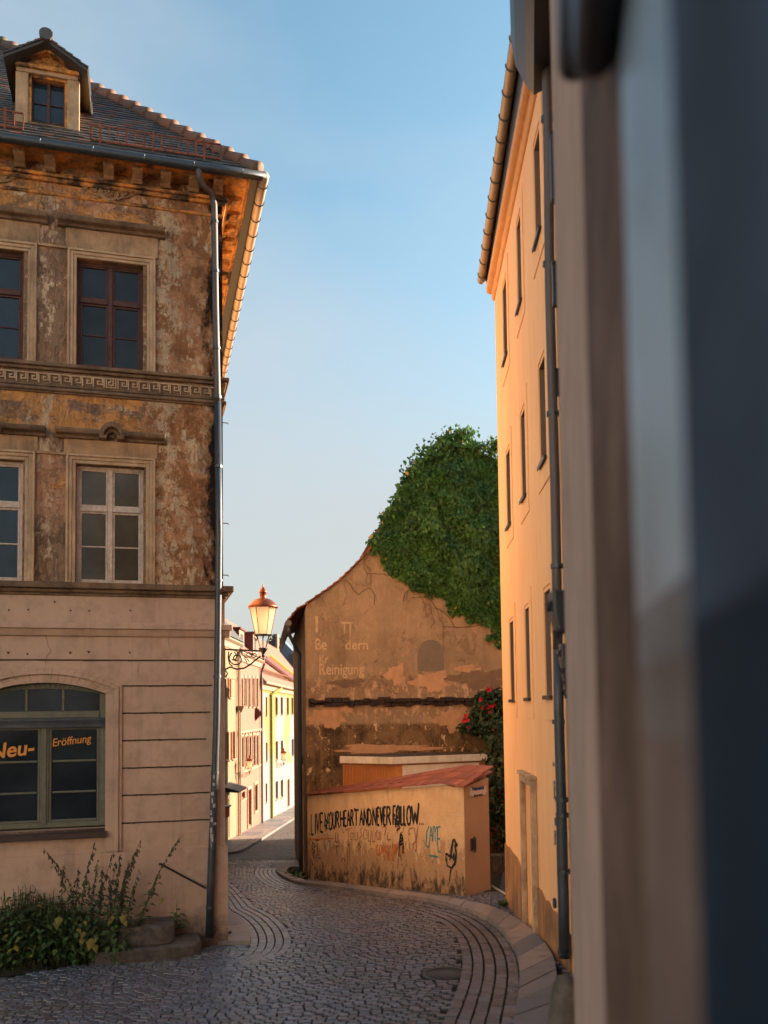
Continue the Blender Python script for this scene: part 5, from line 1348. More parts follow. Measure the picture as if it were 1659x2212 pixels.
for i in range(NN):
    x0_, x1_ = LW*i/NN, LW*(i+1)/NN
    b0, b1 = zbL+(zbR-zbL)*x0_/LW-.3, zbL+(zbR-zbL)*x1_/LW-.3
    t0_, t1_ = ztop(x0_), ztop(x1_)
    xk_ = x1_-(.16 if i == NN-1 else 0); mb.quad((x0_,0,b0),(x1_,0,b1),(x1_,0,t1_),(x0_,0,t0_)); mb.quad((x0_,th,b0),(xk_,th,b1),(xk_,th,t1_),(x0_,th,t0_)); mb.quad((x0_,0,t0_),(x1_,0,t1_),(xk_,th,t1_),(x0_,th,t0_))
# uv for dirt relative to sloping ground: use a sheared copy of z through geometry itself
o = mb.build('wall', M['yard'], yw); 
# pier / gate return facing the driveway
pdir = Vector((pC.x-pA.x, pC.y-pA.y, 0)); Lp = pdir.length; pyaw = math.atan2(pdir.y, pdir.x); PF = Frame(pA, pyaw)
q0 = YW.local(pA); q0_z = q0.z; zt0 = PF.hit(B4(1285,360))[1]; zt1 = PF.hit(B4(1466,292))[1]
mb = MB(); lp_ = lambda x, y, z: tuple(YW.local(PF.world(x, y, z)))
A2_ = (LW-.30, .004); A3_ = lp_(Lp,.28,0)
mb.hexa([lp_(0.0,.0,-.4),lp_(Lp,0,-.4),(A3_[0],A3_[1],q0_z-.4),(A2_[0],A2_[1],q0_z-.4),lp_(0.0,0,zt0),lp_(Lp,0,zt1),(A3_[0],A3_[1],q0_z+zt1),(A2_[0],A2_[1],q0_z+zt0)])
bevel(mb.build('gate_pier', M['pier'], yw), .02, 2)
# coping: three courses of red tiles on a sloping bed
cv = MB(); nC = 34
rise_ = .34
def cop(x, f):      # f 0 front edge .. 1 back ridge
    zt = ztop(min(x, LW)); return (x, -.10+f*.62, zt+.01+f*rise_*np.interp(x, [0, LW], [.35, 1.0]))
for r_ in range(3):
    for i in range(nC):
        cv.rnd(); xa, xb_ = LW*1.03*i/nC-.05, LW*1.03*(i+1)/nC-.05-.008
        f0, f1 = r_/3, (r_+1.25)/3; j = random.uniform(-.008,.008)
        P00, P10, P11, P01 = cop(xa,f0), cop(xb_,f0), cop(xb_,f1), cop(xa,f1)
        lo = .034+j; cv.hexa([(P00[0],P00[1],P00[2]+lo-.01),(P10[0],P10[1],P10[2]+lo-.01),P11,P01,(P00[0],P00[1],P00[2]+lo+.018),(P10[0],P10[1],P10[2]+lo+.018),(P11[0],P11[1],P11[2]+.02),(P01[0],P01[1],P01[2]+.02)])
# pier hip end tiles
E0 = Vector(cop(LW*1.0, 0)); E1 = Vector(cop(LW*.985, 1)); R1_ = Vector(lp_(Lp+.10,-.04,zt1+.07)); F1_ = Vector(lp_(.02,-.10,zt0+.02))
RT = Vector(lp_(Lp+.1,.35,zt1+.16))
for k in range(3):
    for m in range(5):
        cv.rnd(.35+.4*random.random()); f = lambda a, b: F1_.lerp(R1_, a).lerp(E1.lerp(RT, a), b)+Vector((0,0,.015*(1-b)))
        a0, a1, b0, b1 = m/5, (m+.97)/5, k/3, (k+1.15)/3
        p = [f(a0,b0), f(a1,b0), f(a1,b1), f(a0,b1)]; cv.hexa([x+Vector((0,0,.012)) for x in p[:2]]+[x for x in p[2:]]+[x+Vector((0,0,.035)) for x in p[:2]]+[x+Vector((0,0,.018)) for x in p[2:]])
cv.build('coping', M['red_tile'], yw)
# graffiti
GL = {'L':[[(0,1),(0,0),(.9,0)]],'I':[[(.5,1),(.5,0)]],'V':[[(0,1),(.45,0),(.95,1)]],'E':[[(.9,1),(.05,1),(0,0),(.9,0)],[(0,.52),(.75,.52)]],
 'Y':[[(0,1),(.45,.5)],[(1,1),(.3,0)]],'O':[[(.5,1),(.1,.8),(0,.45),(.2,.05),(.5,0),(.85,.1),(1,.5),(.85,.9),(.5,1)]],'U':[[(0,1),(.05,.25),(.4,0),(.8,.1),(1,.4),(.95,1)]],
 'R':[[(0,0),(.05,1),(.7,.95),(.85,.72),(.55,.52),(.1,.5)],[(.4,.5),(1,0)]],'H':[[(0,1),(.05,0)],[(1,1),(.95,0)],[(0,.5),(1,.52)]],'A':[[(0,0),(.45,1),(1,0)],[(.15,.4),(.85,.4)]],
 'T':[[(-.1,1),(1.1,.97)],[(.5,1),(.5,0)]],'N':[[(0,0),(.05,1),(.9,0),(1,1)]],'D':[[(0,0),(.05,1)],[(0,1),(.7,.85),(1,.5),(.75,.1),(0,0)]],'F':[[(0,0),(.05,1),(.95,1)],[(.03,.5),(.75,.52)]],
 'W':[[(0,1),(.25,0),(.5,.7),(.75,0),(1.05,1.15)]],'.':[[(.3,.0),(.6,.07)]]}
ytop_ = lambda x: np.interp(x, [165,500,800,960], [562,527,500,500]); ybot_ = lambda x: np.interp(x, [165,400,700,960], [712,648,640,636])
seq = [('L',165,186),('I',192,198),('V',203,224),('E',230,252),('Y',262,290),('O',294,318),('U',323,341),('R',346,370),('H',378,400),('E',405,424),('A',428,450),('R',454,474),('T',480,508),('A',520,545),('N',550,574),('D',580,604),('N',614,640),('E',647,664),('V',669,690),('E',694,712),('R',717,746),('F',763,783),('O',786,812),('L',819,836),('L',842,858),('O',863,893),('W',899,948),('.',955,962),('.',968,975),('.',981,988),('.',150,157)]
nstroke = [0]
def stroke(mb, pts, w):
    P_ = []
    for x, y in pts:
        a, b = hY(B4(x, y)); P_.append((a, 0, b))
    nstroke[0] += 1
    mb.ribbon(P_, w, (0,-1,0), .003+.00015*(nstroke[0] % 60))
def wob(pts, n=4):
    out = []
    for (a, b), (c, d) in zip(pts, pts[1:]):
        for i in range(n): f = i/n; out.append((a+(c-a)*f+random.uniform(-.7,.7), b+(d-b)*f+random.uniform(-.7,.7)))
    out.append(pts[-1]); return out
mb = MB()
for ch, a, b in seq:
    yt, yb = ytop_((a+b)/2), ybot_((a+b)/2)
    if ch == '.': yt = yb-90
    for st in GL[ch]: stroke(mb, wob([(a+(b-a)*x, yb-(yb-yt)*y) for x, y in st]), .058)
for st in ([(262,655),(290,620),(268,600),(262,640),(285,665)], [(775,640),(800,500),(812,520),(780,655)], [(770,590),(815,660),(790,680)], [(783,560),(812,600),(778,640)]): stroke(mb, wob(st), .04)
mb.build('graffiti', M['black_ink'], yw)
mb = MB()   # black tags
for st, w in (([(1148,845),(1152,900),(1160,935),(1190,955),(1215,920),(1225,850),(1215,790),(1235,785),(1220,775),(1212,745),(1200,755),(1192,800),(1185,850),(1190,870),(1172,865),(1150,845)], .05),
  ([(1175,895),(1190,860),(1195,885),(1210,840),(1205,900)], .035), ([(1190,955),(1180,985),(1176,1050)], .025),
  ([(805,870),(812,770),(820,700),(832,720),(838,790),(836,850)], .05), ([(806,790),(840,770)], .04), ([(812,720),(835,750),(812,765)], .04), ([(818,850),(825,900)], .02),
  ([(178,760),(172,830),(186,880)], .03), ([(172,760),(198,790),(175,815),(198,830),(175,850)], .028), ([(205,755),(210,800),(208,850),(202,885)], .03), ([(195,752),(224,748)], .028), ([(222,830),(218,880),(235,882)], .028),
  ([(345,690),(340,760),(358,770),(360,695)], .024), ([(350,780),(345,860)], .02), ([(335,800),(368,795)], .016), ([(432,770),(428,930)], .022), ([(445,765),(440,910)], .02), ([(385,905),(395,880),(408,890),(405,940)], .022), ([(430,780),(446,790)], .02)): stroke(mb, wob(st, 3), w)
mb.build('graffiti', M['black_ink'], yw)
mb = MB()   # teal
for st, w in (([(1025,650),(1008,690),(1003,790),(1020,805),(1027,790)], .035), ([(1027,790),(1033,700),(1040,650),(1046,700),(1048,760)], .032), ([(1033,720),(1046,716)], .03),
  ([(1052,760),(1056,655),(1066,650),(1072,760)], .032), ([(1072,690),(1078,655),(1086,660),(1084,790)], .03), ([(1108,652),(1090,655),(1086,745),(1090,830),(1110,842)], .034), ([(1088,745),(1106,738)], .032), ([(1023,862),(1060,868),(1092,873)], .038), ([(1048,908),(1056,912)], .04),
  ([(262,570),(268,640),(290,670),(295,630),(262,620)], .022), ([(268,700),(258,740),(270,790),(262,820)], .022), ([(286,700),(278,740),(292,745),(282,790)], .02), ([(296,715),(290,760),(305,755),(300,790),(314,832)], .022)): stroke(mb, wob(st, 3), w)
mb.build('graffiti', M['cyan_ink'], yw)
mb = MB()   # faded red line of letters
rs = [[(415,678),(465,660)],[(440,672),(436,745),(425,770)],[(455,700),(452,745),(468,750),(475,700),(456,698)],[(485,690),(483,745),(500,752),(506,690)],[(540,660),(520,680),(535,710),(515,745)],[(560,668),(545,700),(552,745),(575,735),(570,680),(555,670)],[(585,680),(580,755),(598,760),(604,685)],[(615,680),(612,762),(630,760),(635,690)],[(648,675),(640,700),(650,745),(665,740),(660,690)],[(672,690),(670,750)],[(690,655),(715,650),(700,720)],[(725,690),(722,750),(745,745)],
 [(780,655),(800,650),(790,700)],[(870,700),(885,665),(910,660)],[(890,700),(872,712)],[(945,650),(930,760),(935,765)],[(915,655),(925,700),(930,765)],[(910,775),(930,762),(936,790),(930,835),(915,815),(908,790),(912,770)],[(845,640),(835,690),(820,695)],[(880,775),(884,790)],[(1293,628),(1296,632)],[(850,760),(858,790)]]
for st in rs: stroke(mb, wob(st, 3), .017)
mb.build('graffiti', M['red_ink'], yw)
mb = MB()
for st in ([(655,785),(640,800),(638,845),(655,860),(665,850)],[(665,790),(662,850),(680,845),(682,790),(668,785)],[(690,790),(690,850),(700,800),(712,850)],[(712,780),(722,880)],[(725,780),(728,900),(745,880)],[(745,780),(740,860)],[(760,775),(762,890)],[(775,780),(772,850),(795,790),(792,850)],[(805,790),(808,840),(850,830),(845,790)],[(140,745),(330,738)],[(700,860),(704,900)],[(755,860),(758,905)],[(770,840),(785,780)]): stroke(mb, wob(st, 3), .030)
mb.build('graffiti', M['orange_ink'], yw)
mb = MB()
for st in ([(300,570),(360,560),(350,610)],[(505,800),(515,760),(525,800),(510,830)],[(385,660),(402,700)],[(520,750),(530,775)],[(645,880),(648,930)],[(600,700),(596,790)],[(350,790),(355,870)],[(800,880),(796,960)],[(1178,990),(1174,1060)]): stroke(mb, wob(st, 3), .022)
mb.build('graffiti', M['grey_ink'], yw)
# sign and letter slot on the pier
hp_ = lambda uv: PF.hit(uv)
a = hp_(B4(1314,437)); b = hp_(B4(1437,353)); sg = thing('notice_sign', 'small white private property notice screwed to the pier of the yard wall', 'sign', PF.world((a[0]+b[0])/2, -.012, (a[1]+b[1])/2), pyaw)
wS, hS = abs(b[0]-a[0]), abs(b[1]-a[1])*.93
mb = MB(); mb.box(-wS/2, wS/2, -.006, .006, -hS/2, hS/2); mb.build('plate', M['sign_white'], sg)
e = text('Privatgrundstück', .10, M['blue_ink'], sg, (0,-.008,.03), (PI/2,0,0), bold=.003, align='CENTER'); bpy.context.view_layer.update(); e.scale.x = wS*.72/max(.01, e.dimensions.x)
e = text('Betreten verboten', .07, M['black_ink'], sg, (0,-.008,-.09), (PI/2,0,0), align='CENTER'); bpy.context.view_layer.update(); e.scale.x = wS*.5/max(.01, e.dimensions.x)
mb = MB()
for sx in (-1,1):
    for sz in (-1,1): mb.box(sx*(wS/2-.03)-.008, sx*(wS/2-.03)+.008, -.010, -.006, sz*(hS/2-.03)-.008, sz*(hS/2-.03)+.008)
mb.build('screw', M['iron'], sg)
a = hp_(B4(1326,830)); b = hp_(B4(1350,735)); m0 = thing('gate_handle', 'upright metal gate plate with handle on the pier of the yard wall', 'gate handle', PF.world((a[0]+b[0])/2, -.012, (a[1]+b[1])/2), pyaw)
mb = MB(); mb.box(-.06,.06,-.012,.008,-(b[1]-a[1])/2,(b[1]-a[1])/2); bevel(mb.build('plate', M['zinc_dark'], m0), .004, 1)
mb = MB(); mb.tube([(.02,-.012,.14),(.02,-.05,.12),(.02,-.05,-.12),(.02,-.012,-.14)], .014, 8); mb.build('handle', M['iron'], m0)

# ================================================================== GABLE HOUSE
GH = Frame((pB.x-.03, pB.y+.15, pB.z), R(8))
gh = thing('gable_house', 'brown plastered gable house with faded wall lettering behind the garage', 'house', GH.loc, GH.rz)
hG = lambda uv, y=0.0: GH.hit(uv, y)
out = [B3(65,528), B3(130,490), B3(200,440), B3(290,380), B3(380,310), B3(460,235), B3(540,150), B3(610,75), B5(250,1120), B5(420,800), B5(560,560), B5(760,360), B5(1040,210)]
pts2 = [hG(q) for q in out]; apx, apz_ = pts2[-1]
poly = [(0, 0, -.6), (0, 0, pts2[0][1]-.12)]+[(max(x, 0.0), 0, z) for x, z in pts2]
Wg = 2*apx
polyR = [(Wg-x, 0, z) for x, _, z in poly[2:-1]][::-1]+[(Wg, 0, -.6)]
mb = MB(); LG = 8.4
mb.prism(poly+polyR, (0, LG, 0)); mb.build('wall', M['gable'], gh)
print('gable', pts2[0], apx, apz_)
mb = MB(); mb.quad((-.012,-.001,-.6),(-.012,LG,-.6),(-.012,LG,pts2[0][1]),(-.012,-.001,pts2[0][1])); mb.build('side_wall', M['gable_side'], gh)
# roof skin with tile courses along the curved verge
mb = MB()
rp = [(-.42, pts2[0][1]-.28)]+[(x, z) for x, z in pts2]
for side in (0, 1):
    for (xa, za_), (xb_, zb_) in zip(rp, rp[1:]):
        L_ = math.hypot(xb_-xa, zb_-za_); n = max(1, int(L_/.17)); nrm = Vector((-(zb_-za_), 0, xb_-xa)).normalized()
        for i in range(n):
            f0, f1 = i/n, (i+1.2)/n; a = Vector((xa+(xb_-xa)*f0, 0, za_+(zb_-za_)*f0)); b = Vector((xa+(xb_-xa)*f1, 0, za_+(zb_-za_)*f1))
            ps = [a+nrm*.03, b+nrm*.005, b+nrm*.03, a+nrm*.065]
            if side: ps = [Vector((Wg-p.x, 0, p.z)) for p in ps]
            mb.rnd(); mb.prism([(p.x, -.10+random.uniform(-.02,.02), p.z) for p in ps], (0, LG+.1, 0))
mb.build('roof', M['red_tile'], gh)
mb = MB(); z_ = pts2[0][1]-.36; mb.tube([(-.45,-.15,z_),(-.45,LG,z_-.02)], .085, 12)
for i in range(18): yy = -.1+i*.36; mb.tube([(-.45+.095*math.cos(w_), yy, z_+.095*math.sin(w_)) for w_ in np.linspace(PI, 2*PI, 8)], .008, 5)
mb.build('gutter', M['zinc'], gh)
mb = MB(); mb.tube([(-.45,-.05,z_-.05),(-.44,.0,z_-.25),(-.28,.5,z_-.5),(-.13,.7,z_-.75),(-.13,.7,2),(-.13,.7,.6),(-.13,.7,-.25)], .05, 10); mb.build('downpipe', M['dark_pipe'], gh, True)
mb = MB(); 
for i in range(5): mb.tube([(-.07-.0*i, .3+i*.5, -.4),(-.07, .3+i*.5, 2.9+.2*(i%2))], .025, 6)
mb.build('side_pilaster', M['gable_side'], gh)
# crumbling ledge
mb = MB(); xa = hG(B3(143,1200))[0]; xe = hG(B3(1440,1190))[0]+1.2; z0_ = hG(B3(600,1232))[1]; z1_ = hG(B3(600,1172))[1]; x = xa
while x < xe:
    w_ = random.uniform(.12,.26); mb.box(x, x+w_-.008, -random.uniform(.06,.12), 0, z0_+random.uniform(-.02,.05), (z0_+z1_)/2-.004); mb.box(x, x+w_-.01, -random.uniform(.08,.16), 0, (z0_+z1_)/2, z1_+random.uniform(-.05,.03)); x += w_
bevel(mb.build('brick_ledge', M['ledge_stone'], gh), .02, 2)
# bricked-up window
a = hG(B3(940,890)); b = hG(B3(1130,745)); c = hG(B3(1040,975))
mb = MB(); n = 10; ptsb = [(a[0],-.006,c[1])]+[((a[0]+b[0])/2+(b[0]-a[0])/2*math.cos(w_), -.006, a[1]+(b[1]-a[1])*math.sin(w_)**.6 if math.sin(w_) > 0 else a[1]) for w_ in np.linspace(PI, 0, n)]+[(b[0],-.006,c[1])]
mb.prism(ptsb, (0,.005,0)); mb.build('mortar_patch', M['patch_grey'], gh)
# loose plaster flakes with real edges
def flake(q, w, h, mat, pr):
    cx_, cz_ = hG(q); n = 72; mb = MB(); ph = random.random()*6
    kk_ = lambda a_: 1+.20*math.sin(3*a_+ph)+.14*math.sin(5*a_+2*ph)+.09*math.sin(9*a_+ph)+.07*math.sin(14*a_)+.05*math.sin(23*a_+ph)+random.uniform(-.03,.03)
    P_ = []
    for i in range(n): a_ = 2*PI*i/n; k_ = kk_(a_); P_.append((cx_+w/2*math.cos(a_)*k_, -pr, cz_+h/2*math.sin(a_)*k_))
    mb.prism(P_, (0, pr+.01, 0)); return mb
mats_f = [m_paint('pale_bare_render', lin((180,140,106)), .12, 6, .4, .9, lin((130,96,70)), .5), m_paint('grey_bare_render', lin((116,94,74)), .15, 5, .4, .9, lin((80,64,52)), .6)]
for q, w, h, mi in ((B3(1040,1050),.95,.50,0),(B3(430,1060),.9,.22,1),(B3(1400,1030),1.5,.5,1),(B3(1290,960),.5,.25,0),(B3(280,1310),.9,.55,0),(B3(780,1000),.5,.5,0),(B3(1360,980),.4,.2,0),(B3(400,1255),.5,.16,0),(B3(700,1540),2.6,.22,0),(B3(1200,1330),.9,.6,0)):
    flake(q, w, h, mats_f[mi], .008+.004*random.random()).build('plaster_patch', mats_f[mi], gh)
# faded lettering
for s_, q, q2, hgt in (('I', B3(186,690), B3(204,690), .62),('TT', B3(385,695), B3(470,695), .42),('Be', B3(190,818), B3(272,818), .42),('dern', B3(410,815), B3(578,815), .36),('Kr', B3(220,915), B3(285,915), .3),('Reinigung', B3(218,1000), B3(545,1000), .42)):
    a, b = hG(q), hG(q2); e = text(s_, hgt, M['faded_paint'], gh, (a[0],-.0045,a[1]), (PI/2,0,0), bold=.006, ext=.0008, name='faded_lettering'); bpy.context.view_layer.update(); e.scale.x = (b[0]-a[0])/max(.01, e.dimensions.x)
# bare vines on the gable
bv = thing('bare_vine', 'leafless dead vine stems crawling over the gable below the ivy', 'vine', GH.loc, GH.rz)
mb = MB()
for st, r_ in (([(545,165),(550,230),(575,265),(600,262),(600,300),(598,360)],.012),([(600,262),(690,268),(780,285),(830,325),(860,360)],.010),([(575,265),(560,330),(580,345),(600,328)],.008),([(410,305),(450,340),(470,385),(510,415),(545,385),(580,365),(610,385),(628,430),(620,495)],.014),([(545,165),(590,240),(600,262)],.008),([(440,290),(470,310),(490,345),(580,348)],.006),
  ([(832,468),(845,405),(865,388),(920,385),(990,410),(1030,450),(1075,515),(1130,545),(1175,590),(1205,650)],.014),([(865,388),(858,455)],.012),([(875,478),(885,440),(940,438),(1000,432),(1040,470)],.010),([(980,540),(988,492),(1030,488),(1045,560),(1060,625),(1030,660)],.009),([(1075,515),(1100,590),(1130,650),(1122,740),(1130,830)],.010),([(1110,648),(1230,655),(1340,650),(1400,635),(1450,608)],.016),([(1445,650),(1455,750),(1472,785)],.007),([(1455,720),(1450,790)],.006),([(1075,515),(1110,520),(1125,640)],.007),([(940,385),(965,440),(990,480),(1005,570)],.008),([(620,80),(600,120),(540,165)],.008),([(560,120),(650,140),(720,150)],.006)):
    P_ = []
    for x, y in wob(st, 3):
        a = hG(B3(x, y)); P_.append((a[0], -.012-random.random()*.012, a[1]))
    mb.tube(P_, r_*.55, 5)
mb.build('stem', M['twig'], bv)

# ================================================================== GARAGE
gc = at_depth(*B4(755,198), 22.1); gr = at_depth(*B4(1462,178), 23.2); gl = at_depth(*B4(370,185), 22.9)
ga = thing('garage', 'flat-roofed garage with brown ribbed side and white ribbed door behind the yard wall', 'garage', (gc.x, gc.y, gc.z))
wv = Vector((gr.x-gc.x, gr.y-gc.y, 0)); sv_ = Vector((gl.x-gc.x, gl.y-gc.y, 0)); fh = at_depth(*B4(755,145), 22.1).z-gc.z
ex, sx_ = wv.normalized(), sv_.normalized(); ny = Vector((-ex.y, ex.x, 0)); ns = Vector((sx_.y, -sx_.x, 0))
if ns.y > 0: ns = -ns
A_ = Vector((0,0,0)); back = wv+sv_
mb = MB(); mb.prism([A_, wv, back, sv_], (0,0,fh)); bevel(mb.build('fascia', M['fascia'], ga), .01, 1)
mb = MB(); ins = .12; c_ = [A_+ex*.12+ny*.10, wv-ex*.05+ny*.10, back*1-ex*.05-ny*.0, sv_+ex*.1]
mb.prism([p+Vector((0,0,-2.6)) for p in c_], (0,0,2.599)); mb.build('wall', M['garage_brown'], ga)
mb = MB(); Ls = sv_.length; n = 34; o_ = A_+ex*.12+ny*.10
e1 = (c_[3]-c_[0]); el = e1.length; e1.normalize(); n1 = Vector((e1.y,-e1.x,0)); n1 = n1 if n1.x < 0 else -n1
for i in range(n): a = c_[0]+e1*(el*(i+.2)/n); b = c_[0]+e1*(el*(i+.75)/n); mb.prism([a-Vector((0,0,2.6)), b-Vector((0,0,2.6)), b+n1*.03-Vector((0,0,2.6)), a+n1*.03-Vector((0,0,2.6))], (0,0,2.59))
mb.build('corrugated_side', M['garage_brown'], ga)
d0 = .30; d1_ = wv.length*.865; mb = MB(); e2_ = (c_[1]-c_[0]).normalized(); n2_ = -ny; n = 17
mb.prism([c_[0]+e2_*(d0-.1)+Vector((0,0,-2.5)), c_[0]+e2_*d1_+Vector((0,0,-2.5)), c_[0]+e2_*d1_+n2_*.02+Vector((0,0,-2.5)), c_[0]+e2_*(d0-.1)+n2_*.02+Vector((0,0,-2.5))], (0,0,2.46))
for i in range(n):
    a = d0-.1+(d1_-d0+.1)*(i+.06)/n; b = d0-.1+(d1_-d0+.1)*(i+.94)/n
    mb.prism([c_[0]+e2_*a+n2_*.0205+Vector((0,0,-2.5)), c_[0]+e2_*b+n2_*.0205+Vector((0,0,-2.5)), c_[0]+e2_*b+n2_*.034+Vector((0,0,-2.5)), c_[0]+e2_*a+n2_*.034+Vector((0,0,-2.5))], (0,0,2.45))
mb.build('garage_door', M['garage_white'], ga)
mb = MB(); mb.prism([p+Vector((0,0,fh+.002)) for p in (A_+ex*.05+ny*.03, wv-ex*.05+ny*.03, back-ex*.05, sv_+ex*.05)], (0,0,.03)); mb.build('roof', M['roof_felt'], ga)

# ================================================================== unseen houses added to shade the lane and bounce sunlight
mb = MB(); mb.box(0, 12, 0, 20, -6, 2.4); nb = mb.build('wall', M['apricot'], None)
o = thing('courtyard_shade_house', 'unseen tall house added behind the apricot house to block low sun', 'house', (8.4, 14.9, 0)); nb.parent = o  # added out of view, height set to keep low sun off the lane
mb = MB(); mb.prism([(-.3,-.3,2.401),(12.3,-.3,2.401),(6,-.3,4.6)], (0,20.6,0)); nb = mb.build('roof', M['red_tile'], o)
mb = MB(); mb.box(-2.1, 5, 31.8, 41.5, -6.8, 2.6); nb = mb.build('wall', M['pink_wall'], None)
o = thing('rear_shade_house', 'unseen house added behind the gable house to shade the far lane', 'house', (0,0,0)); nb.parent = o
mb = MB(); mb.prism([(-2.2,31.7,2.601),(5.1,31.7,2.601),(1.4,31.7,4.6)], (0,9.9,0)); mb.build('roof', M['red_tile'], o)

o = thing('unseen_bounce_house', 'unseen cream rendered house added behind the viewer to bounce sunlight', 'house', (-13, -13, -2), R(-45))  # added out of view, turned to the sun for warm fill on the fronts
mb = MB(); hs = []
for i in range(7):
    for j in range(3): hs.append((-11.2+i*3.2, -10.0+i*3.2, 1.4+j*3.3, 3.2+j*3.3))
wall_grid(mb, -12, 12, -1, 12, hs, 0, .2)
for f in mb.f[:]: pass
w_ = mb.build('wall', M['bounce_cream'], o); w_.rotation_euler = (0,0,PI)
mb = MB()
for a, b, c, d in hs: mb.box(-b, -a, -.2, -.15, c, d)
mb.build('windows_glazing', M['glass'], o)
mb = MB(); mb.prism([(-12.3,.4,12),(12.3,.4,12),(12.3,-4,15.5),(-12.3,-4,15.5)], (0,0,.2)); mb.build('roof', M['red_tile'], o)
# ================================================================== FAR HOUSES (left side of the sunlit lane)
FH = Frame((-7, 30, -6.2), PI/2)
hF = lambda uv, y=0.0: FH.hit(uv, y)
def fx(uv): return hF(uv)[0]
def far_house(name, label, xa, xb, ztop, wallm, wins, doors=(), rooft=None, roofm=None, roofh=2.6, roofd=3.0, depth=8.0):
    o = thing(name, label, 'house', FH.loc, FH.rz)
    holes = [(min(a, b), max(a, b), c, d) for a, b, c, d in wins]+[(min(a, b), max(a, b), c, d) for a, b, c, d in doors]
    mb = MB(); wall_grid(mb, xa, xb, -3, ztop, holes, 0, .16)
    mb.quad((xa,0,-3),(xa,depth,-3),(xa,depth,ztop),(xa,0,ztop)); mb.quad((xb,0,-3),(xb,depth,-3),(xb,depth,ztop),(xb,0,ztop))
    mb.build('wall', wallm, o)
    for i, h in enumerate(holes):
        a, b, c, d = h
        mb = MB(); ring(mb, a, b, c, d, .05, .10, .15)
        if i < len(wins): mb.box((a+b)/2-.025, (a+b)/2+.025, .10, .15, c+.05, d-.05)
        w = mb.build('window' if i < len(wins) else 'door', M['far_frame'], o)
        g = MB(); g.quad((a,.13,c),(b,.13,c),(b,.13,d),(a,.13,d)); g.build('pane' if i < len(wins) else 'door_leaf', M['far_glass'] if i < len(wins) else M['far_frame'], w)
        if i < len(wins):
            g = MB(); g.box(a-.06, b+.06, -.08, .1, c-.06, c-.002); g.build('sill', M['far_trim'], w)
    mb = MB(); mb.prof_x([(0,ztop-.35),(-.08,ztop-.33),(-.12,ztop-.1),(-.28,ztop),(-.28,ztop+.08),(0,ztop+.08)], xa, xb); mb.build('cornice', M['far_trim'], o)
    if roofm:
        mb = MB(); mb.add([(xa,-.35,ztop+.09),(xb,-.35,ztop+.09),(xb,roofd,ztop+.09+roofh),(xa,roofd,ztop+.09+roofh),(xa,2*roofd,ztop),(xb,2*roofd,ztop)], [(0,1,2,3),(3,2,5,4),(0,3,4),(1,5,2)])
        mb.build('roof', roofm, o)
    return o
def rect(Zf, x0, x1, y0, y1):
    a = hF(Zf(x0, (y0+y1)/2))[0]; b = hF(Zf(x1, (y0+y1)/2))[0]; xm = (x0+x1)/2
    return (min(a, b), max(a, b), hF(Zf(xm, y1))[1], hF(Zf(xm, y0))[1])
x_cp = fx(B2(272,1000)); x_py = fx(B2(545,1000)); x_end = fx(B2(960,1000))+14
xcream0 = -4.0
zc_ = hF(B1(500,1290))[1]; zy_ = hF(B1(900,1710))[1]; zcr = zc_+.4
print('far', x_cp, x_py, zc_, zy_)
cream = far_house('cream_house', 'cream house in the sun nearest the corner with slim shuttered windows', xcream0, x_cp-.02, zcr, M['cream_wall'],
  [rect(B1,135,166,1590,1855), rect(B1,200,233,1595,1860), rect(B2,122,168,490,832), rect(B2,203,241,485,812)], [rect(B2,160,180,1285,1462)], roofm=M['slate_tile'], roofh=3.0, roofd=2.2)
a = rect(B2,90,180,1108,1170); mb = MB(); mb.prof_x([(0,a[3]),(-.75,a[2]),(-.75,a[2]-.08),(0,a[2]-.02)], a[0]-.4, a[1]); mb.build('awning', M['dark_box'], cream)
mb = MB(); r_ = rect(B2,165,250,1105,1720); mb.box(r_[0], r_[1], -.03, 0, r_[2], r_[3]-.5)
cx_ = (r_[0]+r_[1])/2; mb.prism([(cx_+(r_[1]-r_[0])/2*math.cos(w_), -.03, r_[3]-.499+.5*math.sin(w_)) for w_ in np.linspace(0, PI, 12)], (0,.03,0)); mb.build('blind_arch', M['cream_wall'], cream)
mb = MB()
for rct in (rect(B1,135,166,1590,1855), rect(B1,200,233,1595,1860), rect(B2,122,168,490,832), rect(B2,203,241,485,812)):
    h_ = rct[3]-rct[2]; n = 14
    for i in range(n): mb.box(rct[0]-.30, rct[0]-.02, -.05, -.0, rct[2]+h_*(i+.1)/n, rct[2]+h_*(i+.8)/n)
    ring(mb, rct[0]-.34, rct[0]-.0, rct[2], rct[3], .03, -.055, -.0)
mb.build('shutter', M['far_frame'], cream)
# curved parapet of the cream house
mb = MB(); pc = [B1(210,940), B1(215,1100), B1(235,1280), B1(262,1430), B1(295,1530), B1(330,1610)]
P_ = [hF(q) for q in pc]; poly_ = [(x, 0, z) for x, z in P_]+[(P_[-1][0]-3.5, 0, P_[-1][1]), (P_[-1][0]-3.5, 0, P_[0][1])]
mb.prism([(x,-.03,z) for x, _, z in poly_], (0,.028,0)); mb.build('gable_parapet', M['cream_wall'], cream)
pink = far_house('pink_house', 'salmon pink house with tall narrow windows and red dormers', x_cp, x_py-.02, zc_, M['pink_wall'],
  [rect(B1,c-11,c+11,1590,1995) for c in (378,432,487,547,600)]+[rect(B2,c-11,c+11,545+(463-c)*.12,900-(c-400)*.15) for c in (322,370,415,463,502)]+[rect(B2,470,502,1130,1440), rect(B2,306,362,1212,1295)], [rect(B2,388,427,1180,1612)], roofm=M['salmon_roof'], roofh=2.2, roofd=2.6)
mb = MB()
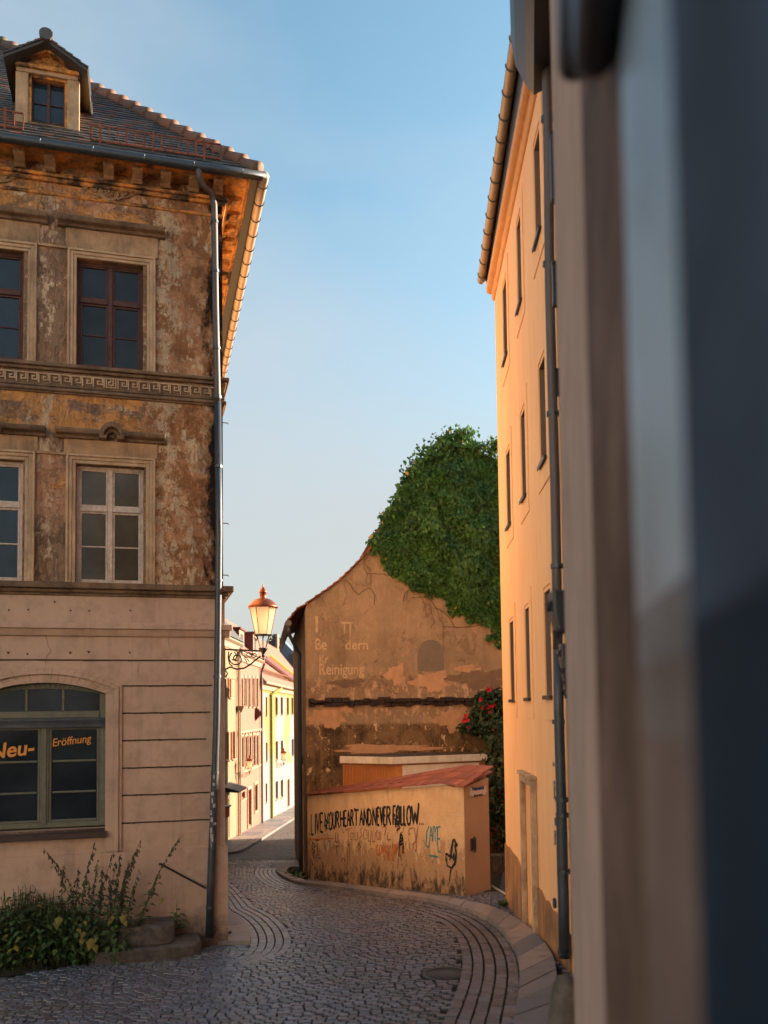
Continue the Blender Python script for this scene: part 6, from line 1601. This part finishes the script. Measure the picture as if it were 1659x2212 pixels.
for c in (378,432,487,547,600):
    r_ = rect(B1,c-11,c+11,1590,1995); ring(mb, r_[0]-.14, r_[1]+.14, r_[2]-.05, r_[3]+.16, .12, -.05, -.001, 'LRT')
for c in (322,370,415,463,502):
    r_ = rect(B2,c-11,c+11,545+(463-c)*.12,900-(c-400)*.15); ring(mb, r_[0]-.14, r_[1]+.14, r_[2]-.05, r_[3]+.2, .12, -.05, -.001, 'LRT')
r_ = rect(B2,470,502,1130,1440); ring(mb, r_[0]-.14, r_[1]+.14, r_[2]-.1, r_[3]+.2, .12, -.05, -.001)
r_ = rect(B2,388,427,1180,1612); ring(mb, r_[0]-.16, r_[1]+.16, r_[2]-.1, r_[3]+.16, .14, -.06, -.001, 'LRT')
mb.each('window_surround', M['far_trim'], pink, 3)
mb = MB(); z1_ = hF(B2(430,480))[1]; mb.box(x_cp, x_py-.03, -.12, 0, z1_-.08, z1_+.08); z1_ = hF(B2(430,915))[1]; mb.box(x_cp, x_py-.03, -.08, 0, z1_-.1, z1_)
for i in range(9): mb.box(x_cp+.6+i*.8, x_cp+.72+i*.8, -.2, -.121, hF(B2(430,480))[1]-.08, hF(B2(430,480))[1]+.0)
mb.build('string_course', M['far_trim'], pink)
for (xa, xb, Y, vt, vb) in ((499.8,515.6,42.4,1353.7,1403+5),(520.8,546,47.0,1364,1403)):
    a = at_depth(xa, vt, Y); b = at_depth(xb, vb, Y); o = MB(); D = 1.5
    xw = a.x; xf = b.x; loc = lambda x, y, z: tuple(FH.local((x, y, z)))
    def bxw(mb, x0, x1, y0, y1, z0, z1): mb.hexa([loc(x0,y0,z0),loc(x1,y0,z0),loc(x1,y1,z0),loc(x0,y1,z0),loc(x0,y0,z1),loc(x1,y0,z1),loc(x1,y1,z1),loc(x0,y1,z1)])
    bxw(o, xw-1.2, xf, Y, Y+D, b.z-.4, a.z-.12); dd = o.build('dormer', M['dormer_red'], pink)
    o = MB(); bxw(o, xw-1.3, xf+.12, Y-.12, Y+D+.12, a.z-.119, a.z-.02); o.build('dormer_roof', M['dormer_red'], dd)
    o = MB(); bxw(o, xf, xf+.03, Y+.03, Y+D-.03, b.z-.3, a.z-.13); o.build('dormer_front', M['far_trim'], dd)
    o = MB(); bxw(o, xf+.031, xf+.04, Y+.3, Y+D-.3, b.z-.1, a.z-.3); o.build('pane', M['far_glass'], dd)
yl_ = far_house('yellow_house', 'white and yellow painted house with salmon tile roof at the far end of the lane', x_py, x_end, zy_, M['yellow_wall'],
  [rect(B2,a,b,c,d) for a,b,c,d in ((550,572,65,293),(607,627,68,292),(723,753,72,288),(787,815,72,284),(861,886,76,282),(916,939,78,278),(553,575,622,852),(609,631,615,840),(727,756,600,820),(789,818,592,800),(919,943,574,778),(553,574,1125,1355),(606,628,1107,1334),(726,757,1080,1298),(788,818,1063,1275))],
  [rect(B2,864,896,1057,1392)], roofm=M['salmon_roof'], roofh=4.2, roofd=3.0, depth=9)
mb = MB(); r_ = rect(B2,664,692,10,1470); mb.box(r_[0], r_[1], -.03, -.001, -3, zy_-.36); mb.build('yellow_pilaster', M['yellow_stripe'], yl_)
mb = MB(); r_ = fx(B2(655,800)); mb.tube([(r_,-.12,-1.2),(r_,-.12,zy_-.6),(r_+1.2,-.2,zy_-.4),(r_+4,-.28,zy_-.1)], .09, 8); mb.build('downpipe', M['green_pipe'], yl_)
mb = MB(); mb.tube([(x_py,-.32,zy_+.05),(x_end,-.32,zy_+.05)], .08, 8); mb.build('gutter', M['far_trim'], yl_)
mb = MB()
for i in range(60): x = x_py+.2+i*.42; mb.box(x, x+.03, .05, .08, zy_+.6, zy_+.95)
mb.box(x_py, x_py+25, .05, .08, zy_+.92, zy_+.96); mb.build('snow_guard', M['far_frame'], yl_)
# valley flashing on the big roof
RF_n = None
mb = MB()
def on_roof(uv, lift):
    # plane through (y=-.35,z=zy_+.09) rising 4.2 over 3.35
    d = ray(*uv); lx, ly, lz = d.dot(FH.ax), d.dot(FH.ay), d.z; o = -FH.loc; ox, oy, oz = o.dot(FH.ax), o.dot(FH.ay), o.z
    k = 4.2/3.35; c = zy_+.09+.35*k; t_ = (c+k*oy-oz)/(lz-k*ly)
    return Vector((ox+lx*t_, oy+ly*t_-lift*.6, oz+lz*t_+lift*.6))
for P_, m_ in (([B1(700,1345), B1(735,1310), B1(1165,1640), B1(1080,1625)], 'dormer_red'), ([B1(745,1300), B1(760,1290), B1(1140,1600), B1(1110,1590)], 'yellow_stripe')):
    mb = MB(); lift = .3 if m_ == 'dormer_red' else .42
    mb.prism([on_roof(q, lift) for q in P_], (0,.1,-.12)); mb.build('roof_valley' if m_ == 'dormer_red' else 'verge_board', M[m_], yl_)
# pipes with hopper between cream and pink
mb = MB(); x = x_cp-.15; mb.tube([(x,-.14,-1.4),(x,-.14,hF(B2(290,250))[1])], .06, 8); mb.tube([(x-.25,-.12,-1.2),(x-.25,-.12,hF(B1(335,1000))[1]-1)], .045, 8); mb.tube([(x,-.14,hF(B2(290,190))[1]),(x,-.14,zc_)], .05, 8)
a, b = hF(B2(290,250))[1], hF(B2(290,180))[1]; mb.hexa([(x-.12,-.26,a),(x+.12,-.26,a),(x+.12,-.02,a),(x-.12,-.02,a),(x-.3,-.4,b),(x+.3,-.4,b),(x+.3,-.02,b),(x-.3,-.02,b)])
mb.build('downpipe', M['far_trim'], pink)
mb = MB(); x = x_py-.2; mb.tube([(x,-.12,-1.6),(x,-.12,zc_-.6),(x-.1,-.3,zc_-.1)], .07, 8); mb.build('downpipe', M['zinc'], pink)
# street sign plate seen from the side
c = at_depth(*B2(480,268), 47.5); o = thing('hanging_sign', 'small dark diamond shaped sign hanging from the salmon pink house', 'sign', c)
mb = MB(); s_ = .42; mb.prism([(-s_,0,0),(0,0,-s_),(s_,0,0),(0,0,s_)], (0,.05,0)); mb.build('plate', M['dormer_red'], o)
mb = MB(); e_ = at_depth(*B2(408,253), 47.5)-c; mb.tube([(e_.x,0.02,e_.z),(-s_*.6,0.02,.1)], .03, 6); mb.build('arm', M['iron'], o)
# far lamps
lampo = [x for x in COL.objects if x.name == 'wall_lamp'][0]
for q, q2, Y, lab in ((B2(290,975), B2(415,975), 41.5, 'lantern on a scrolled bracket in front of the salmon pink house'), (B2(712,870), B2(825,850), 57.0, 'smallest lantern, on a bracket against the white and yellow house')):
    a = at_depth(*q, Y); b = at_depth(*q2, Y); c = copy_tree(lampo); c['label'] = lab; s_ = (b.x-a.x)/.62*1.0
    c.location = (a.x, Y, a.z-.06*s_); c.scale = (s_, s_, s_); c.rotation_euler = (0,0,0)
    mb = MB(); mb.box(-1.2/s_, 0, -.015, .015, -.2, -.16) if False else mb.tube([(-(a.x+7.05)/s_-.02, 0, .0), (.01, 0, 0)], .018, 6); mb.build('wall_arm', M['iron'], c)
# blue slate roof and chimney beyond
def slab_obj(name, label, cat, parts):
    o = thing(name, label, cat, (0,0,0))
    for nm, P_, Y, th_, m_ in parts:
        mb = MB(); mb.prism([at_depth(*q, Y) for q in P_], (0, th_, 0)); mb.build(nm, M[m_], o)
    return o
slab_obj('slate_roofed_house', 'distant house with blue slate roof behind the salmon tile roof', 'house', [
  ('roof', [B1(895,955), B1(1165,1235), B1(1180,1400), B1(880,1400)], 110, 8, 'slate_blue'), ('wall', [B1(1060,1232), B1(1300,1232), B1(1300,1560), B1(1060,1560)], 108, 9, 'slate_tile'),
  ('chimney', [B1(868,945), B1(900,945), B1(904,1300), B1(868,1300)], 106, 1.5, 'far_trim'), ('side_roof', [B1(735,1060), B1(850,942), B1(867,942), B1(867,1300), B1(735,1300)], 107, 5, 'slate_tile')])
# small dark red box and pale post beside the corner
c = at_depth(*B2(104,1450), 17.5); o = thing('letter_box', 'small dark red letter box fixed beside the corner of the peeling house', 'letter box', c)
mb = MB(); mb.box(-.30,.10,-.12,.12,-.10,.10); bevel(mb.build('box', M['dormer_red'], o), .015, 2)
mb = MB(); mb.box(-.32,.13,-.14,.14,.101,.125); mb.build('lid', M['dark_box'], o)

# ================================================================== PLANTS
def leaves(name, centers, normals, size, mat, parent, droop=.6, jit=.5, asp=1.5, ntip=True, rnd=None):
    n = len(centers); C_ = np.array(centers); N_ = np.array(normals)
    N_ = N_+rng.normal(0, jit, (n,3)); N_ /= np.linalg.norm(N_, axis=1)[:,None]+1e-9
    D = np.tile(np.array([0,0,-droop]), (n,1))+rng.normal(0, .55, (n,3)); D -= N_*(D*N_).sum(1)[:,None]; D /= np.linalg.norm(D, axis=1)[:,None]+1e-9
    S_ = np.cross(N_, D); sz = size*(.6+.8*rng.random(n))[:,None]
    p0 = C_; pl = C_+D*sz*asp*.45+S_*sz*.5-N_*sz*.12; pr = C_+D*sz*asp*.45-S_*sz*.5-N_*sz*.12; pt = C_+D*sz*asp; pm = C_+D*sz*asp*.5+N_*sz*.08
    V = np.empty((n*5,3)); V[0::5] = p0; V[1::5] = pl; V[2::5] = pt; V[3::5] = pr; V[4::5] = pm
    i = np.arange(n)*5; Q = np.empty((n*2,4), int); Q[0::2] = np.stack([i, i+1, i+2, i+4], 1); Q[1::2] = np.stack([i, i+4, i+2, i+3], 1)
    r = rng.random(n) if rnd is None else rnd
    return fast_mesh(name, V, Q, np.repeat(r, 5), mat, parent)
# ivy over the gable peak
iv = thing('ivy', 'dense dark green ivy draped over the peak of the gable', 'ivy', GH.loc, GH.rz)
iv_px = [B5(205,1185),B5(215,1110),B5(300,980),B5(310,880),B5(410,760),B5(470,650),B5(510,520),B5(560,440),B5(640,370),B5(720,290),B5(860,230),B5(1040,215),B5(1180,240),B5(1300,265),B5(1425,300),B5(1560,340),B5(1700,420),B5(1800,600),B5(1800,1900),
 B5(1460,2010),B5(1440,1960),B5(1340,1930),B5(1230,1870),B5(1110,1790),B5(1040,1740),B5(960,1680),B5(850,1625),B5(700,1610),B5(600,1560),B5(520,1480),B5(400,1420),B5(350,1390),B5(430,1330),B5(440,1280),B5(330,1250)]
ivp = [hG(q, -.42) for q in iv_px]; ivn = [(x, z) for x, z in ivp]
xs_ = [p[0] for p in ivn]; zs_ = [p[1] for p in ivn]
def scatter(poly, n):
    P_ = rng.random((n*3, 2))*[max(p[0] for p in poly)-min(p[0] for p in poly), max(p[1] for p in poly)-min(p[1] for p in poly)]+[min(p[0] for p in poly), min(p[1] for p in poly)]
    return P_[inside(poly, P_[:,0], P_[:,1])][:n]
def fbm2(x, z, s=1.0, seed=0):
    v = 0; a = 1
    for k in range(4):
        f = s*2**k; v = v+a*np.sin(x*f*1.7+seed+k*1.3+1.7*np.sin(z*f*1.1+k))*np.cos(z*f*1.3+seed*2+k*2.1+1.3*np.sin(x*f*.9)); a *= .6
    return v
Pn = scatter(ivn, 36000)
edge = dist_poly([Vector(p) for p in ivn+[ivn[0]]], Pn[:,0], Pn[:,1])
bulge = .05+.42*np.clip(edge/1.2, 0, 1)**.6
fb_ = fbm2(Pn[:,0], Pn[:,1], 1.9, 2); dens = bulge*(1+.42*fb_)
yv = -dens*(1-.35*rng.random(len(Pn)))
cen = np.stack([Pn[:,0]+rng.normal(0,.05,len(Pn)), yv, Pn[:,1]+rng.normal(0,.06,len(Pn))], 1)
nrm = np.tile([0,-1,.25], (len(Pn),1))
print('ivy', len(Pn), min(xs_), max(xs_), min(zs_), max(zs_))
leaves('foliage', cen, nrm, .086, M['ivy'], iv, droop=1.0, jit=.5, rnd=np.clip(.42+.22*fbm2(Pn[:,0], Pn[:,1], 2.6, 7)+.5*(rng.random(len(Pn))-.5), 0, .98)+(rng.random(len(Pn)) > .997)*.05)
# crest sprays and trailing tongues
cs = []; 
for q, n, rr in ((B5(640,360),90,.28),(B5(780,270),160,.30),(B5(900,210),200,.32),(B5(980,160),140,.26),(B5(1060,120),110,.22),(B5(1100,100),60,.14),(B5(1120,230),120,.25),(B5(1220,250),110,.25),(B5(1370,230),150,.28),(B5(1420,240),90,.25),(B5(560,470),60,.2),(B5(200,1140),50,.12),(B5(440,760),60,.15),(B5(320,900),50,.15)):
    a = hG(q)
    for _ in range(n): cs.append((a[0]+random.gauss(0, rr*.6), -.15+random.gauss(0,.15), a[1]+random.gauss(0, rr*.45)))
for st in ([(690,182),(720,178),(780,170),(830,185)],[(695,150),(740,148),(790,150)],[(730,195),(770,210),(830,225),(860,232)],[(920,330),(960,345),(1010,358)],[(1165,495),(1210,490),(1260,480)],[(1180,545),(1230,540),(1290,520)],[(1315,595),(1360,590),(1420,582)],[(1290,545),(1340,535),(1400,520)],[(1460,725),(1500,715),(1535,690),(1550,655)],[(1190,505),(1240,515),(1290,530)],[(1520,775),(1545,770),(1560,765)]):
    for x, y in wob(st, 9):
        a = hG(B3(x, y))
        for _ in range(6): cs.append((a[0]+random.gauss(0,.035), -.05+random.gauss(0,.025), a[1]+random.gauss(0,.03)))
cs = np.array(cs); leaves('foliage', cs, np.tile([0,-1,.3],(len(cs),1)), .085, M['ivy'], iv, droop=.8, jit=.7)
mb = MB(); 
for k in range(26):
    x = random.uniform(apx-.8, apx+.8); z = random.uniform(7.4, apz_-2.0); mb.tube([(x,-.02,z),(x+random.uniform(-.3,.3),-.06,z+.6),(x+random.uniform(-.4,.4),-.05,z+1.3)], .015, 5)
a = hG(B5(1060,170)); b = hG(B5(1105,95)); mb.tube([(a[0],-.1,a[1]-.6),(a[0],-.1,a[1]),(b[0],-.1,b[1])], .008, 5)
mb.build('stem', M['twig'], iv)
# rose bush
rb = thing('rose_bush', 'dark climbing rose with red blooms against the gable wall', 'rose bush', GH.loc, GH.rz)
rp_ = [B3(1240,1385),B3(1290,1340),B3(1330,1300),B3(1345,1240),B3(1390,1190),B3(1370,1140),B3(1430,1120),B3(1500,1110),B3(1640,1100),B3(1640,1500),B3(1560,1560),B3(1480,1480),B3(1400,1440),B3(1310,1420)]
rpn = [hG(q, -.5) for q in rp_]; Pn = scatter(rpn, 3800)
cen = np.stack([Pn[:,0], -.5+rng.normal(0,.22,len(Pn)), Pn[:,1]], 1); leaves('foliage', cen, np.tile([0,-1,.5],(len(cen),1)), .075, M['shrub'], rb, .3, .9)
for q in (B3(1455,1108),B3(1400,1180),B3(1413,1240),B3(1455,1238),B3(1475,1235),B3(1492,1225),B3(1465,1270),B3(1290,1303),B3(1275,1340),B3(1300,1335),B3(1310,1383),B3(1492,1393),B3(1533,1430),B3(1570,1225),B3(1462,1115)):
    a = hG(q, -.8); m2 = MB()
    for k in range(9):
        w_ = k*2.4; rr = .012+.004*k; c_ = (a[0]+rr*math.cos(w_), -.8, a[1]+rr*math.sin(w_)); s_ = .028
        m2.add([(c_[0]-s_,-.8,c_[2]-s_*.7),(c_[0]+s_,-.83,c_[2]-s_*.5),(c_[0]+s_*.8,-.81,c_[2]+s_),(c_[0]-s_*.9,-.84,c_[2]+s_*.8)], [(0,1,2,3)])
    m2.build('rose_bloom', M['rose'], rb)
mb = MB()
for k in range(14):
    a = hG(B3(random.uniform(1400,1600), random.uniform(1150,1500)), -.45); g0_ = hG(B3(1560,1900), -.3); mb.tube([(a[0],-.5,a[1]),(a[0]+.2,-.45,a[1]-.7),(a[0]+.4+random.random()*.5,-.4,a[1]-1.7),(a[0]+.8,-.3,-.1)], .012, 5)
mb.build('stem', M['twig'], rb)
# hedge and shrubs in the courtyard
def shrub(name, label, cat, c, rx_, ry_, rz_, n, size, mat, group=None):
    o = thing(name, label, cat, c, 0, group); 
    d = rng.normal(0,1,(n,3)); d /= np.linalg.norm(d,axis=1)[:,None]; r = (.45+.55*rng.random(n)**.5)*(1+.25*fbm2(d[:,0]*3, d[:,2]*3+d[:,1]*2, 1, 3))
    P_ = d*r[:,None]*[rx_, ry_, rz_]+[0,0,rz_]; leaves('foliage', P_, d, size, mat, o, .3, .6)
    mb = MB()
    for k in range(7): a = random.uniform(0, 2*PI); mb.tube([(0,0,-.2),(rx_*.3*math.cos(a),ry_*.3*math.sin(a),rz_*.8),(rx_*.6*math.cos(a),ry_*.6*math.sin(a),rz_*1.4)], [.03,.02,.01], 5)
    mb.build('stem', M['twig'], o); return o
yb_ = 21.3
shrub('shrub', 'dark leafy shrub filling the courtyard behind the garage and pier', 'shrub', (3.35, yb_, float(gz(3.2,yb_))+.3), 1.05, .6, 1.75, 5200, .085, M['shrub'])
shrub('shrub', 'small low shrub over the stone edging at the back of the driveway', 'shrub', (3.1, 20.2, float(gz(3.1,20.2))+.1), .55, .35, .7, 1800, .07, M['shrub'])
mb = MB(); q0_ = ground_hit(*B4(1480,750)); x = 2.35
while x < 4.2: w_ = random.uniform(.22,.34); mb.rnd(); mb.box(x, x+w_-.012, 19.95, 20.3, float(gz(x,20))-.2, float(gz(x,20))+.38+random.uniform(-.02,.02)); x += w_
o = bevel(mb.build('edging_wall', M['stone'], None), .015, 2); tag(o, 'low stone edging wall at the back of the dark driveway', 'edging wall')

def stalk(name, h, lean, nleaf, lsz, seed_top, o_parent=None):
    """returns arrays in local space for one nettle-like stalk"""
    mb = MB(); n = 8; pts = []
    bx_, by_ = lean
    for i in range(n+1): f = i/n; pts.append(Vector((bx_*f*f*h, by_*f*f*h, h*f)))
    mb.tube(pts, [.007*(1-.6*i/n) for i in range(n+1)], 5)
    cen = []; nr = []; 
    for k in range(nleaf):
        f = .08+.62*k/nleaf; p = pts[min(n, int(f*n))].lerp(pts[min(n, int(f*n)+1)], f*n-int(f*n))
        a = k*1.57+random.uniform(-.3,.3)
        for s_ in (0, PI):
            L_ = lsz*(1.15-.7*f)*random.uniform(.7,1.1); cen.append((p, a+s_, L_))
    return mb, pts, cen
def leaf_geo(mb, p, a, L_, dr=.5):
    d = Vector((math.cos(a), math.sin(a), random.uniform(-.1,.5))).normalized(); s_ = Vector((-math.sin(a), math.cos(a), 0)); dn = Vector((0,0,-1))
    st = p+d*L_*.25; w = L_*.27; r0 = mb.cr; mb.rnd()
    m1 = st+d*L_*.4+dn*L_*.04; t_ = st+d*L_*.85+dn*L_*dr
    mb.add([st, m1+s_*w+dn*L_*.06, t_, m1-s_*w+dn*L_*.06, m1+Vector((0,0,L_*.05))], [(0,1,4),(1,2,4),(2,3,4),(3,0,4)]); mb.cr = r0
def nettle(label, base, h, lean, nleaf, lsz, seeds, group, ymat=False):
    o = thing('nettle_plant', label, 'weed', base, 0, group)
    mb, pts, cen = stalk('n', h, lean, nleaf, lsz, seeds); mb.build('stem', M['stem'], o)
    lf = MB()
    for p, a, L_ in cen: leaf_geo(lf, p, a, L_)
    lf.build('leaf_cluster', M['yellow_leaf'] if ymat else M['nettle'], o)
    if seeds:
        sd_ = MB(); n = len(pts)-1
        for k in range(int(h*26)):
            f = .52+.48*random.random(); i = min(n-1, int(f*n)); p = pts[i].lerp(pts[i+1], f*n-i); a = random.uniform(0, 2*PI); L_ = random.uniform(.02,.055)*(1.3-f*.6)
            q_ = p+Vector((math.cos(a),math.sin(a),0))*L_*.8
            for m in range(3):
                c_ = p.lerp(q_, .5+.5*m/2)+Vector((0,0,-.012*m)); sd_.rnd(); s_ = .010+.006*random.random(); aa = random.uniform(0,PI)
                ux_ = Vector((math.cos(aa),math.sin(aa),.2))*s_; uz_ = Vector((0,0,-1))*s_*1.8; sd_.add([c_-ux_, c_+uz_*.2+ux_, c_+uz_+ux_*.3, c_+uz_-ux_*.6], [(0,1,2,3)])
        sd_.build('seed_head', M['nettle_seed'], o)
    return o
def wall_pt(q, y): a = LB.hit(q, y); return a
# tall stalks placed where their tips stand against the wall
tips = [(A5(230,230),-.55,(-.5,.1)),(A5(590,165),-.6,(.12,.1)),(A5(880,160),-.6,(.22,.1)),(A5(880,215),-.7,(.2,0)),(A5(705,245),-.65,(.15,.1)),(A5(770,245),-.5,(.08,0)),(A5(1145,130),-.45,(.35,.05)),(A5(605,290),-.75,(.05,.1)),(A5(500,340),-.55,(.05,0)),(A5(190,460),-.8,(-.4,0)),(A5(880,345),-.8,(.15,.05)),(A5(410,320),-.7,(.05,0)),(A5(740,300),-.85,(.1,0)),(A5(655,330),-.9,(.05,0)),(A5(980,470),-.75,(.3,0)),(A5(330,330),-.6,(-.3,0)),(A5(820,290),-.6,(.1,0)),(A5(700,400),-.95,(.0,0)),(A5(560,420),-.95,(-.05,0)),(A5(450,470),-.9,(-.1,0)),(A5(790,430),-.95,(.1,0)),(A5(140,540),-.85,(-.05,0))]
for k, (q, y, lean) in enumerate(tips):
    y = y*.72
    x, z = LB.hit(q, y); wp = LB.world(x, y, 0); g0_ = float(gz(wp.x, wp.y)); H_ = (z+LB.loc.z)-g0_-.0
    b = LB.world(x-lean[0]*H_, y-lean[1]*H_, 0)
    special = {0:'tall seeding nettle leaning furthest left against the corner house wall', 1:'tall upright seeding nettle near the middle of the weed patch', 2:'tallest seeding nettle leaning right beside the shop window casing', 6:'lone long nettle stalk arching right over the iron rod'}
    nettle(special.get(k, 'tall seeding nettle stalk among the weeds below the shop window'), (b.x, b.y, g0_), H_, lean, 14, .17, True, 'nettle stalks below the shop window')
# bushy undergrowth
ug = thing('weed_clump', 'dense dark green weed clump below the shop window of the corner house', 'weeds', LB.world(-2.75, -.36, float(gz(-5, 12.6))-LB.loc.z), LB.rz)
lf = MB(); stm = MB()
for k in range(620):
    x = random.gauss(.28, .52); x = max(-1.1, min(1.25, x)); y = random.uniform(-.40,.25); hgt = (.22+.80*math.exp(-(x/.95)**2))*random.uniform(.4,1.1)
    base = Vector((x,y,-.02)); tip = base+Vector((random.uniform(-.12,.12),random.uniform(-.18,.06),hgt)); stm.tube([base, base.lerp(tip,.5), tip], .004, 4)
    for m in range(6): leaf_geo(lf, base.lerp(tip, .35+.65*m/6), random.uniform(0, 2*PI), random.uniform(.08,.16), .45)
lf.build('leaf_cluster', M['nettle'], ug); stm.build('stem', M['stem'], ug)
ylf = MB()
for q, s_ in ((A5(375,680),.20),(A5(360,705),.17),(A5(530,770),.16),(A5(525,810),.15),(A5(580,825),.24),(A5(600,850),.18),(A5(780,665),.17),(A5(790,690),.14),(A5(540,690),.10),(A5(700,690),.11),(A5(500,740),.11),(A5(610,790),.09),(A5(1030,550),.13),(A5(715,660),.1)):
    a = LB.hit(q, -.86); p = LB.world(a[0], -.86, a[1]); pl = ug.matrix_world
    o_ = p-Vector(ug.location); c_, s__ = math.cos(-LB.rz), math.sin(-LB.rz); v_ = Vector((o_.x*c_-o_.y*s__, o_.x*s__+o_.y*c_, o_.z))
    ylf.rnd(); s_ = s_*.7; w = s_*.42; ylf.add([v_+Vector((0,0,s_*.5)), v_+Vector((w,-.02,s_*.2)), v_+Vector((random.uniform(-.04,.04),-.05,-s_*.5)), v_+Vector((-w,-.02,s_*.22)), v_+Vector((0,-.03,s_*.12))], [(0,1,4),(1,2,4),(2,3,4),(3,0,4)])
ylf.each('yellow_leaf', M['yellow_leaf'], ug)
def tuft(label, base, n, L_, mat, group=None, name='dandelion'):
    o = thing(name, label, 'weed', base, 0, group); lf = MB()
    for k in range(n):
        a = 2*PI*k/n+random.uniform(-.3,.3); d = Vector((math.cos(a), math.sin(a), random.uniform(.5,1.4))).normalized(); l_ = L_*random.uniform(.7,1.1); s_ = Vector((-math.sin(a), math.cos(a), 0))*l_*.16; lf.rnd()
        p1 = d*l_*.55; p2 = d*l_*.9+Vector((0,0,-l_*.25)); lf.add([(0,0,0), p1+s_, p2, p1-s_], [(0,1,2,3)])
    lf.build('leaf_cluster', mat, o); return o
g_ = ground_hit(*A5(1440,790)); tuft('small green weed on the slab at the foot of the corner house', g_+Vector((0,0,.06)), 9, .16, M['nettle'])
for (q_, L__) in (((628,1891),.30),((645,1898),.34),((655,1901),.25)):
    g_ = ground_hit(*q_); tuft('dark weed tuft in the pavement corner at the foot of the gable house downpipe', g_, 16, L__, M['nettle'], 'weeds by the gable house downpipe')
g_ = ground_hit(*C4(218,1310)); tuft('small green weed at the foot of the apricot house', g_, 11, .22, M['nettle'])
a = LB.hit(A5(1130,730), -.28); tuft('broad-leaved weed growing between the steps and the corner house pipe', LB.world(a[0], -.28, a[1]+.0), 6, .14, M['nettle'])
nettle('broad-leaved weed stalk standing right of the stone steps', LB.world(a[0]-.02, -.26, a[1]), .42, (.02,0), 6, .19, False, None)
o = ground_hit(*A5(40,820)); tuft('ragged weed tuft at the left edge of the dirt verge', o, 24, .25, M['nettle'])
# grass and litter of the verge
gr_ = thing('verge_grass', 'short patchy grass on the dirt verge', 'grass', (0,0,0)); gm = MB()
bpy.data.objects.remove(gr_)
va = LB
for k in range(5200):
    x = random.uniform(-7, -.6); y = -random.uniform(.15, 1.9) ; f = fbm2(np.array([x]), np.array([y]), 2.2, 5)[0]
    if f < .25-(.5 if y > -1.1 and x < -2.3 else 0): continue
    w = LB.world(x, y, 0)
    if inside(roadpoly, np.array([w.x]), np.array([w.y]))[0] and random.random() > .05: continue
    z = float(gz(w.x, w.y))-.01; a = random.uniform(0, 2*PI); h_ = random.uniform(.02,.07); gm.rnd(random.random()*.9)
    gm.add([(w.x-.004*math.sin(a), w.y+.004*math.cos(a), z), (w.x+.004*math.sin(a), w.y-.004*math.cos(a), z), (w.x+h_*.5*math.cos(a), w.y+h_*.5*math.sin(a), z+h_)], [(0,1,2)])
tag(gm.build('verge_grass', M['nettle']), 'short patchy grass on the dirt verge at lower left', 'grass', kind='stuff')
gm = MB()
for P_, n, rr in ((KI[10:], 900, .03), (KO[12:], 700, .05)):
    L_ = resample([Vector((p.x,p.y,0)) for p in P_], .03)
    for k in range(n):
        p = random.choice(L_); x = p.x+random.gauss(0, rr); y = p.y+random.gauss(0, rr); z = float(gz(x, y))+.0; a = random.uniform(0,2*PI); h_ = random.uniform(.01,.03); gm.rnd(random.random()*.9)
        gm.add([(x-.006*math.sin(a), y+.006*math.cos(a), z), (x+.006*math.sin(a), y-.006*math.cos(a), z), (x+h_*math.cos(a), y+h_*math.sin(a), z+h_)], [(0,1,2)])
tag(gm.build('joint_moss', M['nettle']), 'thin moss and grass growing along the kerb joints', 'moss', kind='stuff')
